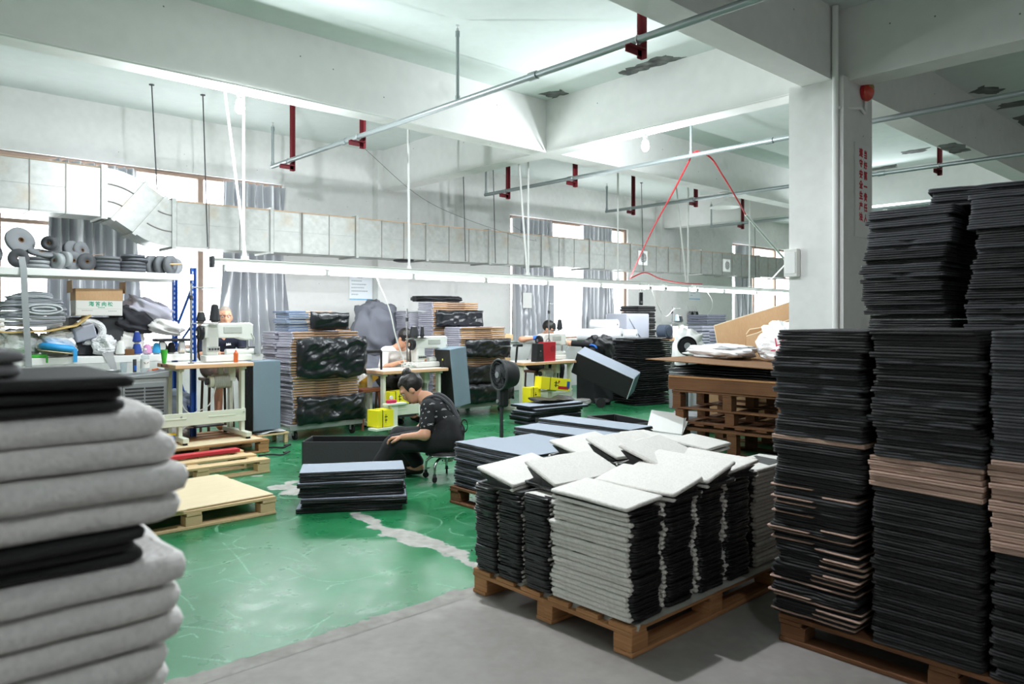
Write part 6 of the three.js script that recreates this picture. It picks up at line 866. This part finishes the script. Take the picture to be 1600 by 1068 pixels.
{
  person({ label: 'man with short grey hair looking up over his sewing machine', pos: [3.36, 0, -8.84], turn: -Math.PI / 2, J: sit(0.72, 0.12, { foot: 0.16 }), pitch: 0.02, yaw: -0.25, face: true, brow: M(0x2b2622, 0.7), hair: { mat: M(0x8d8378, 0.8), short: true, line: 0.035, top: 0.082, low: -0.02 }, shirt: { mat: M(0x23283a, 0.8), sleeve: 0.75 }, trousers: { mat: M(0x6b5347, 0.85), len: 0.15 }, shoes: M(0xc98a5c, 0.6) });
  workStool('stool under the man who looks up', 3.36, 0.0, -8.84, 0.715);
  solo('badge', extr([[-0.03, 0], [0.03, 0.005], [0.02, 0.03], [0.008, 0.018], [0, 0.032], [-0.01, 0.018], [-0.024, 0.03]], 0.004).translate(3.4, 1.09, -8.6), white, 'small white badge on the shirt of the man', 'badge');
  const J2 = sit(0.46, 0.32, { j: { elL: [0.2, 0.76, -0.3], wrL: [0.4, 0.83, -0.34], elR: [0.24, 0.74, 0.26], wrR: [0.48, 0.82, 0.16] } });
  person({ label: 'worker in a white shirt bowed over the middle sewing machine', pos: [5.72, 0, -8.78], turn: -Math.PI / 2, J: J2, pitch: 0.95, yaw: 0.35, hair: { line: 0.06, top: 0.075, low: -0.075 }, shirt: { mat: M(0xeceae6, 0.85), sleeve: 0.9 }, trousers: { mat: blackCloth, len: 0.9 }, shoes: black });
  workStool('stool under the worker in white', 5.72, 0, -8.78, 0.455);
  const J3m = sit(0.55, 0.22, { j: { elR: [0.15, 1.07, 0.48], wrR: [0.34, 1.1, 0.27], elL: [0.4, 0.99, -0.42], wrL: [0.68, 0.97, -0.56] } });
  const p3 = person({ label: 'dark-haired worker in a white T-shirt and blue gloves at the far machine', pos: [8.72, 0, -8.92], turn: -Math.PI / 2, J: J3m, pitch: 0.55, yaw: 0.5, face: true, hair: { line: 0.05, top: 0.05, low: -0.05 }, shirt: { mat: M(0xf1f1ef, 0.85), sleeve: 0.62 }, trousers: { mat: blackCloth, len: 0.9 }, shoes: black, gloves: M(0x2d6fd0, 0.6) });
  part(p3, 'arm_sleeve', netOf([limb(J3m.elL, J3m.wrL, 0.048, 0.04)], 0.01, 0.009), blackCloth);
  workStool('stool under the worker in blue gloves', 8.72, 0, -8.92, 0.545);
  const J4 = { pelvis: [0, 0.9, 0], waist: [0.08, 1.0, 0], chest: [0.26, 1.1, 0], neck: [0.38, 1.14, 0], head: [0.48, 1.1, 0], shL: [0.32, 1.1, -0.18], shR: [0.32, 1.1, 0.18], elL: [0.36, 0.86, -0.22], wrL: [0.46, 0.68, -0.2], elR: [0.36, 0.86, 0.22], wrR: [0.46, 0.68, 0.2], knL: [0.02, 0.48, -0.1], knR: [0.02, 0.48, 0.1], anL: [-0.06, 0.1, -0.1], anR: [-0.06, 0.1, 0.1], ftL: [0.06, 0.035, -0.11], ftR: [0.06, 0.035, 0.11] };
  person({ label: 'worker in a grey shirt bending behind the brown cardboard', pos: [11.9, 0, -6.75], turn: -2.5, J: J4, pitch: 1.1, hair: {}, shirt: { mat: M(0xa9a7a3, 0.85), sleeve: 1.3 }, trousers: { mat: M(0x3a3c40, 0.85), len: 0.92 }, shoes: black });
}
// ---------- pallets by the column ----------
{
  const t = pallet('pallet', 'lowest pallet on tall blocks beside the column', [7.25, 0, -4.12], 0.16, 1.1, 1.2, 0.25, darkPallet, { deck: 5, along: 'z', bw: 0.12 });
  const u = pallet('pallet', 'upturned pallet with its slats showing, second beside the column', [7.3, 0.43, -4.14], 0.1, 1.1, 1.25, 0.16, darkPallet, { deck: 6, along: 'x', bw: 0.11 }); u.rotation.set(Math.PI, 0.1, 0, 'YXZ');
  pallet('pallet', 'third pallet beside the column with pale end blocks', [7.3, 0.435, -4.14], 0.05, 1.1, 1.3, 0.2, darkPallet, { deck: 5, along: 'z', bw: 0.14 });
  const f = thing('timber_tray', 'shallow brown wooden frame on top of the stacked pallets', 'tray', [7.3, 0.638, -4.15], 0.03); for (const s of [-1, 1]) { part(f, 'long_board', rb(0.025, 0.13, 1.36, s * 0.55, 0.066, 0, 0.004), darkPallet); part(f, 'end_board', rb(1.1, 0.13, 0.025, 0, 0.066, s * 0.66, 0.004), darkPallet); } part(f, 'top_rim', rb(1.16, 0.02, 0.06, 0, 0.142, 0.64, 0.003), palletWood); part(f, 'top_rim', rb(0.06, 0.02, 1.34, -0.54, 0.142, 0, 0.003), palletWood); part(f, 'floor_panel', rb(1.1, 0.012, 1.34, 0, 0.12, 0, 0.003), darkPallet);
  const G = 'black sheets on the pallets'; const k = kinds(3, (s) => [['body', pad(1.3, 1.1, 0.02, { b: 2, r: 0.02, amp: 0.008, wob: 0.03, sd: s + 700, side: 10 }), s === 1 ? nonwoven : feltDark]]); KN.set(k, 'black_sheet');
  let y = pile({ kinds: k, T: 0.026, n: 4, x: 7.3, z: -4.18, y: 0.795, turn: Math.PI / 2, jit: 0.03, rot: 0.05, label: 'black felt sheet in the sagging pile on the stacked pallets', group: G, category: 'sheet' });
  solo('brown_sheet', rb(1.25, 0.01, 1.55, 0, 0, 0, 0.003).rotateX(0.03).rotateY(0.06).translate(7.28, y + 0.035, -4.3), cardDark, 'brown board covering the black sheets on the pallets', 'board');
}
heap('white_sack', 1.0, 0.17, 0.6, 71, bagWhite, 'flat white sack lying on the brown board', 'sack', [7.65, 0.94, -4.75], 1.2);
{ const o = heap('white_sack', 0.55, 0.42, 0.45, 76, bagWhite, 'bulging white sack with a red printed mark by the column', 'sack', [7.62, 0.94, -3.95], 1.2); const m = []; for (const [x, y, w, h] of [[-0.04, 0.2, 0.012, 0.09], [0, 0.17, 0.07, 0.012], [0.03, 0.21, 0.012, 0.06], [-0.08, 0.12, 0.05, 0.012], [-0.02, 0.12, 0.04, 0.012], [0.05, 0.1, 0.012, 0.06]]) m.push(rb(w, h, 0.02, x, y + 0.02, 0.0, 0.003)); for (const g of m) part(o, 'red_print', g.rotateZ(0.15).translate(0, 0, 0.262).rotateY(Math.atan2(-0.751, -0.663)), M(0xd8325a, 0.6)); }
{ // leaning cardboard
  const sheet = (pts, x, z, y, turn, lean, label, m = card) => { const o = thing('cardboard_sheet', label, 'cardboard', [x, y, z], turn, 'leaning cardboard'); part(o, 'panel', extr(pts, 0.012), m); const e = pts.slice(2).map(([a, b], i) => [a + (noise(i * 3, x) - 0.5) * 0.01, b, 0.006]); part(o, 'torn_edge', e.slice(1).map((q, i) => rod(V(...e[i]), V(...q), 0.009, 6)), M(0xd9c6a8, 0.9)); return o; };
  const T = -Math.PI / 2 + 0.02;
  sheet([[-0.62, 0], [0.75, 0], [0.75, 1.66], [0.5, 1.62], [0.2, 1.53], [-0.2, 1.42], [-0.62, 1.3], [-0.56, 1.0]], 8.42, -4.68, 0.01, T, 0.0, 'tall brown cardboard sheet whose top edge rises toward the column');
  sheet([[-0.2, 0], [0.75, 0], [0.75, 1.42], [0.5, 1.39], [0.2, 1.3], [-0.05, 1.26], [-0.1, 1.2]], 8.3, -4.68, 0.01, T, 0.0, 'second brown cardboard sheet with a torn pale top edge', M(0xe9dccb, 0.9, { map: cardMap }));
  sheet([[-0.05, 0], [0.75, 0], [0.75, 1.22], [0.45, 1.26], [0.35, 1.33], [0.1, 1.22], [-0.05, 1.18]], 8.18, -4.66, 0.01, T, 0.0, 'third brown cardboard sheet, creased at its peak');
  sheet([[-0.5, 0], [0.1, 0], [0.1, 1.0], [-0.2, 1.06], [-0.4, 1.04], [-0.48, 0.98]], 8.08, -4.72, 0.01, T, 0.0, 'lowest brown cardboard sheet in front');
}
// loose panels leaning before the pallets
{
  const k = kinds(3, (s) => [['body', pad(0.62, 0.3, 0.024, { b: 2, r: 0.012, amp: 0.002, wob: 0.01, sd: s + 720 }), nonwoven]]); KN.set(k, 'black_panel_box');
  pile({ kinds: k, T: 0.026, n: 7, x: 6.3, z: -4.55, y: 0.002, turn: 0.5, jit: 0.03, rot: 0.15, label: 'black folded box in the slumped pile before the pallets', group: 'slumped pile before the pallets', tilt: (i) => i * 0.004 });
  for (let i = 0; i < 3; i++) { const o = solo('white_board', rb(0.5, 0.012, 0.36, 0, 0, 0, 0.003), M(0xe6e6e2, 0.7), ['lowest', 'middle', 'uppermost'][i] + ' white board slid over the slumped black pile', 'board', 'white boards'); o.position.set(6.42 + i * 0.04, 0.25 + i * 0.03, -4.62 - i * 0.03); o.rotation.set(0.1, 0.45 + i * 0.06, 0.3, 'YXZ'); }
  const o = solo('grey_flap_box', [rb(0.5, 0.012, 0.4, 0, 0.1, 0, 0.003), rb(0.5, 0.2, 0.012, 0, 0, -0.2, 0.003), rb(0.012, 0.2, 0.4, 0.25, 0, 0, 0.003), rb(0.012, 0.2, 0.4, -0.25, 0, 0, 0.003)], M(0x8b8d90, 0.8), 'grey upturned box between the black stack and the pallets', 'box'); o.position.set(7.9, 0.11, -5.35); o.rotation.y = 0.5;
}
// ---------- far side of the workshop ----------
const lilac = M(0x8f919d, 0.85), wrap = new THREE.MeshPhysicalMaterial({ color: 0xb9bcc9, roughness: 0.25, clearcoat: 0.4 });
heap('fabric_bale', 0.95, 0.9, 0.6, 81, M(0x73757f, 0.85), 'lower grey fabric bale against the wall behind the worker in white', 'fabric', [6.05, 0.0, -9.75], 0, 0.05);
heap('fabric_bale', 0.85, 0.85, 0.55, 86, M(0x7a7c86, 0.85), 'upper grey fabric bale against the wall behind the worker in white', 'fabric', [6.15, 0.82, -9.78], 0.2, 0.05);
{
  const stackBox = (name, w, h, d, x, z, m, label, y = 0.002) => { const t = thing(name, label, 'bale', [x, y, z], rr(-0.1, 0.1)); const n = Math.round(h / 0.12); for (let i = 0; i < n; i++) part(t, 'layer', pad(w + rr(-0.03, 0.03), d, h / n - 0.002, { b: 2, r: 0.03, amp: 0.004, wob: 0.03, sd: i + x * 7, side: 6 }).translate(0, i * h / n, 0), m); return t; };
  stackBox('dark_stack', 0.9, 1.0, 0.6, 10.3, -8.62, feltGrey, 'dark layered bale under the white fabric rolls');
  for (const [x, y, z, l, r, lab] of [[9.75, 1.12, -8.62, 0.45, 0.11, 'first white fabric roll beside the blue glove'], [10.1, 1.12, -8.5, 0.5, 0.115, 'second white fabric roll with a dark core hole'], [10.55, 1.11, -8.6, 0.6, 0.1, 'long white fabric roll on the dark bale'], [10.2, 1.3, -8.68, 0.5, 0.09, 'white fabric roll lying on top of the others']]) { const t = thing('fabric_roll', lab, 'fabric roll', [x, y, z], 0.5 + rr(-0.2, 0.2), 'white fabric rolls'); part(t, 'roll', cylZ(r, l, 0, 0, 0, 24), M(0xeef0f2, 0.7)); part(t, 'core', cylZ(r * 0.22, l + 0.006, 0, 0, 0, 14), darkGrey); }
  heap('black_garment', 0.7, 0.5, 0.4, 91, nonwoven, 'black cloth heaped over the bale beside the big box', 'cloth', [9.62, 0.62, -8.3], 0.2);
  { const t = thing('cloth_plinth', 'dark box under the heaped black cloth', 'box', [9.62, 0.002, -8.35]); part(t, 'body', rb(0.6, 0.68, 0.4, 0, 0.34, 0, 0.01), feltGrey); part(t, 'lid', rb(0.62, 0.03, 0.42, 0, 0.69, 0, 0.006), feltDark); }
  { const t = thing('wrapped_block', 'lilac block wrapped in clear film behind the black stack', 'wrapped block', [11.2, 0.002, -8.95], 0.05); part(t, 'block', rb(0.72, 1.5, 0.5, 0, 0.75, 0, 0.03, 2), wrap); part(t, 'film_fold', [tube([[-0.3, 1.4, 0.255], [0, 1.1, 0.26], [0.3, 0.9, 0.255]], 0.01, 12, 5)], wrap); }
  stackBox('black_fabric_stack', 0.55, 1.66, 0.5, 11.9, -9.25, feltBlack, 'tall black fabric stack beside the film-wrapped block');
  stackBox('lilac_stack', 0.8, 1.25, 0.6, 14.0, -9.2, lilac, 'lilac cloth stack near the notice on the far wall'); stackBox('lilac_stack', 0.7, 1.5, 0.6, 14.9, -9.6, M(0x6f7280, 0.85), 'dark lilac cloth stack furthest along the wall');
  stackBox('striped_stack', 0.7, 1.2, 0.5, 12.6, -7.6, M(0x858796, 0.85), 'grey-blue striped stack behind the second fan');
  for (const [x, lab] of [[12.1, 'white canister nearer the thread stand'], [12.42, 'white canister beside its twin']]) { const t = thing('canister', lab, 'canister', [x, 1.02, -8.6], 0, 'white canisters'); part(t, 'body', rb(0.26, 0.24, 0.2, 0, 0.12, 0, 0.03, 2), white); part(t, 'lid', cyl(0.06, 0.06, 0.03, 0, 0.255, 0, 16), offWhite); }
  { const t = thing('far_table', 'far work table behind the tall black stack', 'table', [12.2, 0, -8.65]); part(t, 'tabletop', rb(1.1, 0.04, 0.55, 0, 1.0, 0, 0.006), beech); for (const [a, b] of [[-0.48, -0.2], [0.48, -0.2], [-0.48, 0.2], [0.48, 0.2]]) part(t, 'leg', rb(0.05, 0.98, 0.05, a, 0.49, b, 0.006), cream); }
  threadStand('far thread stand with a clear bag behind the black stack', 12.0, 1.022, -8.5, 0.62, { arm: 0.3, cones: [[0.16, 0.14, 0.05, M(0xb9cfd8, 0.6), 'pale blue cone on the far thread stand'], [0.28, 0.12, 0.05, threadBlack, 'black cone on the far thread stand']] });
  { const t = thing('far_machine_head', 'round grey machine head on the far table', 'machine', [11.75, 1.022, -8.5]); part(t, 'body', cylZ(0.13, 0.2, 0, 0.14, 0, 24), M(0x4c5666, 0.5)); part(t, 'face', cylZ(0.09, 0.02, 0, 0.14, 0.105, 22), M(0x39424f, 0.5)); part(t, 'stand', rb(0.26, 0.04, 0.2, 0, 0.02, 0, 0.008), darkGrey); }
  heap('white_cover', 0.5, 0.6, 0.5, 95, M(0xf0f0ee, 0.8), 'rounded white cover behind the second fan', 'cover', [9.95, 0.62, -6.75], 0.4); { const t = thing('cover_crate', 'grey crate under the rounded white cover', 'crate', [9.95, 0.002, -6.75], 0.3); part(t, 'body', rb(0.5, 0.6, 0.45, 0, 0.3, 0, 0.01), midGrey); part(t, 'lid', rb(0.52, 0.03, 0.47, 0, 0.606, 0, 0.006), darkGrey); }
  { const t = thing('pedestal_fan', 'dark round fan head beyond the tall black stack', 'fan', [9.35, 0, -6.36], -0.75); part(t, 'base', cyl(0.18, 0.16, 0.03, 0, 0.016, 0, 24), black); part(t, 'pole', cyl(0.02, 0.02, 0.85, 0, 0.45, 0, 12), black); const h = part(t, 'housing', lathe([[0.14, 0.03], [0.145, 0], [0.13, -0.08], [0.06, -0.13], [0, -0.13]], 28).rotateX(Math.PI / 2).translate(0, 1.0, 0), darkGrey); for (const r of [0.14, 0.11, 0.08, 0.05]) part(h, 'cage_ring', new THREE.TorusGeometry(r, 0.004, 5, 28).translate(0, 1.0, 0.035), black); part(h, 'hub', cylZ(0.05, 0.03, 0, 1.0, 0.03, 20), midGrey); part(h, 'disc', cylZ(0.13, 0.006, 0, 1.0, 0.0, 24), black); }
  for (let k = 0; k < 4; k++) { const t = thing('hung_glove', ['first', 'second', 'third', 'last'][k] + ' dark glove in the bunch hung on the far wall', 'glove', [15.75 + k * 0.1, 1.7, -10.62], 0, 'gloves hung on the wall'); part(t, 'palm', pad(0.1, 0.05, 0.14, { b: 1, r: 0.02, amp: 0.01, wob: 0.02, sd: 750 + k }).translate(0, -0.24, 0), k % 2 ? black : midGrey); for (const f of [-0.035, 0, 0.035]) part(t, 'finger', rb(0.024, 0.12, 0.03, f, -0.28 - 0.03 * (f ? 0 : 1), 0, 0.01), k % 2 ? black : midGrey); part(t, 'hook', rod(V(0, 0.02, -0.06), V(0, -0.1, 0), 0.004, 6), steel); }
}
// notices on the wall
function notice(label, x, y, w, h, rows, z = Z0 + 0.004) {
  const t = thing('wall_notice', label, 'notice', [x, y, z]); part(t, 'board', rb(w, h, 0.006, 0, 0, 0.003, 0.001), white);
  panelMesh('print', w - 0.01, h - 0.01, 0, 0, 0.0068, canvasTex(440, Math.round(440 * h / w), (c, W, H) => { c.fillStyle = '#eef4f8'; c.fillRect(0, 0, W, H); c.fillStyle = '#58b4e6'; c.fillRect(0, 0, W, 14); c.fillRect(0, H - 16, W, 16); c.fillStyle = '#22262c'; rows.forEach(([n, s], r) => { for (let i = 0; i < n; i++) { const X = s + i * 22, Y = 40 + r * (H - 80) / rows.length, b = 15; c.fillRect(X, Y, b, 3); c.fillRect(X + (i * 5 + r * 3) % 9, Y, 3, b); c.fillRect(X + 2, Y + 7, b - 3, 3); if ((i + r) % 2) c.fillRect(X, Y + 13, b, 3); } }); }), t);
}
notice('white notice with black lines and a blue border beside the grey bales', 6.42, 1.92, 0.44, 0.42, [[4, 160], [9, 40], [13, 40], [11, 40], [14, 40], [6, 40]]);
notice('small white notice with a blue foot on the far wall', 16.05, 2.06, 0.5, 0.34, [[8, 60], [5, 60], [9, 60], [4, 60]]);
{ const o = solo('pinned_paper', rb(0.24, 0.3, 0.004, 10.0, 1.76, -10.47, 0.001).rotateZ(0), M(0xeeeeea, 0.8), 'pale paper pinned to the silver curtain', 'paper'); }
{ const t = thing('junction_box', 'white junction box fixed to the column edge', 'junction box', [6.59, 1.92, -3.33]); part(t, 'case', rb(0.07, 0.26, 0.13, 0, 0, 0, 0.008), offWhite); part(t, 'cover_plate', rb(0.008, 0.2, 0.1, -0.038, 0, 0, 0.003), white); }
for (const [x, lab] of [[10.55, 'white socket clipped to the rail beside the black pouch'], [11.0, 'second white socket clipped to the rail'], [12.0, 'third white socket clipped to the rail near the red cable']]) { const t = thing('rail_socket', lab, 'socket', [x, RY - 0.045, RZ + 0.06], 0, 'sockets on the rail'); part(t, 'case', rb(0.09, 0.06, 0.04, 0, 0, 0, 0.008), white); part(t, 'slot', rb(0.05, 0.015, 0.004, 0, 0, 0.021, 0.001), darkGrey); part(t, 'clip', rb(0.02, 0.06, 0.03, 0, 0.05, -0.02, 0.003), steel); }
{ const t = thing('black_pouch', 'slim black pouch hanging from the rail', 'pouch', [10.31, RY - 0.33, RZ + 0.05]); part(t, 'pouch', rb(0.09, 0.22, 0.025, 0, 0.09, 0, 0.006), black); part(t, 'cord', [rod(V(-0.035, 0.2, 0), V(-0.01, 0.35, -0.02), 0.003, 5), rod(V(0.035, 0.2, 0), V(0.01, 0.35, -0.02), 0.003, 5)], black); part(t, 'window', rb(0.05, 0.04, 0.004, 0, 0.03, 0.014, 0.001), midGrey); }
solo('slack_lead', tube([[10.6, RY - 0.02, -7.95], [10.75, 1.7, -7.95], [11.2, 1.45, -8.1], [12.0, 1.6, -8.45]], 0.007, 24, 5), offWhite, 'white lead sagging from the rail to the far thread stand', 'lead');
solo('slack_lead', tube([[12.3, RY, -7.97], [13.4, 1.75, -8.5], [14.6, 1.5, -9.4], [15.3, 1.4, -10.4]], 0.006, 24, 5), offWhite, 'thin white lead running from the rail to the far wall', 'lead');
solo('overhead_wire', tube([[4.3, 3.4, -7.3], [6.2, 3.0, -8.4], [9.0, 2.75, -9.2], [9.75, 3.2, -10.6]], 0.0025, 40, 5), darkGrey, 'thin dark wire strung across toward the middle window', 'wire');
// litter on the green floor
{
  const strap = (x, z, r, label) => solo('strap_scrap', tube([[x - 0.16, 0.012, z - 0.1], [x - 0.05, 0.02, z - 0.02], [x + 0.03, 0.014, z + 0.03], [x + 0.12, 0.03, z], [x + 0.16, 0.016, z - 0.07], [x + 0.1, 0.014, z - 0.09]], r, 30, 5), black, label, 'strap', 'black strap scraps');
  strap(3.55, -7.6, 0.011, 'curled black strap on the floor beside the near trolley'); strap(3.35, -7.2, 0.009, 'shorter black strap on the floor near the pallets');
  const g = []; for (let i = 0; i < 46; i++) { const x = rr(2.4, 10), z = rr(-7.6, -3.3); g.push(bx(rr(0.008, 0.03), 0.003, rr(0.004, 0.014)).rotateY(rr(0, 3)).translate(x, 0.003, z)); }
  ud(mesh('floor_litter', g, black), 'tiny dark scraps littering the green floor', 'litter', null, 'stuff');
  heap('scrap_pile', 0.5, 0.1, 0.36, 101, M(0xb9bab6, 0.8), 'pale tools and scraps under the big tipped box', 'scraps', [8.95, 0, -8.15], 0.4);
  heap('scrap_pile', 0.34, 0.09, 0.26, 104, M(0x3a3b3d, 0.8), 'dark scraps on the floor beside the black stack', 'scraps', [9.35, 0, -8.0], 0.9);
  const o = solo('black_roller', cylX(0.075, 0.1, 0, 0.076, 0, 20).rotateY(0.9), black, 'black rubber roller lying under the tipped box', 'roller'); o.position.set(8.95, 0, -7.7);
}
renderer.render(scene, camera);
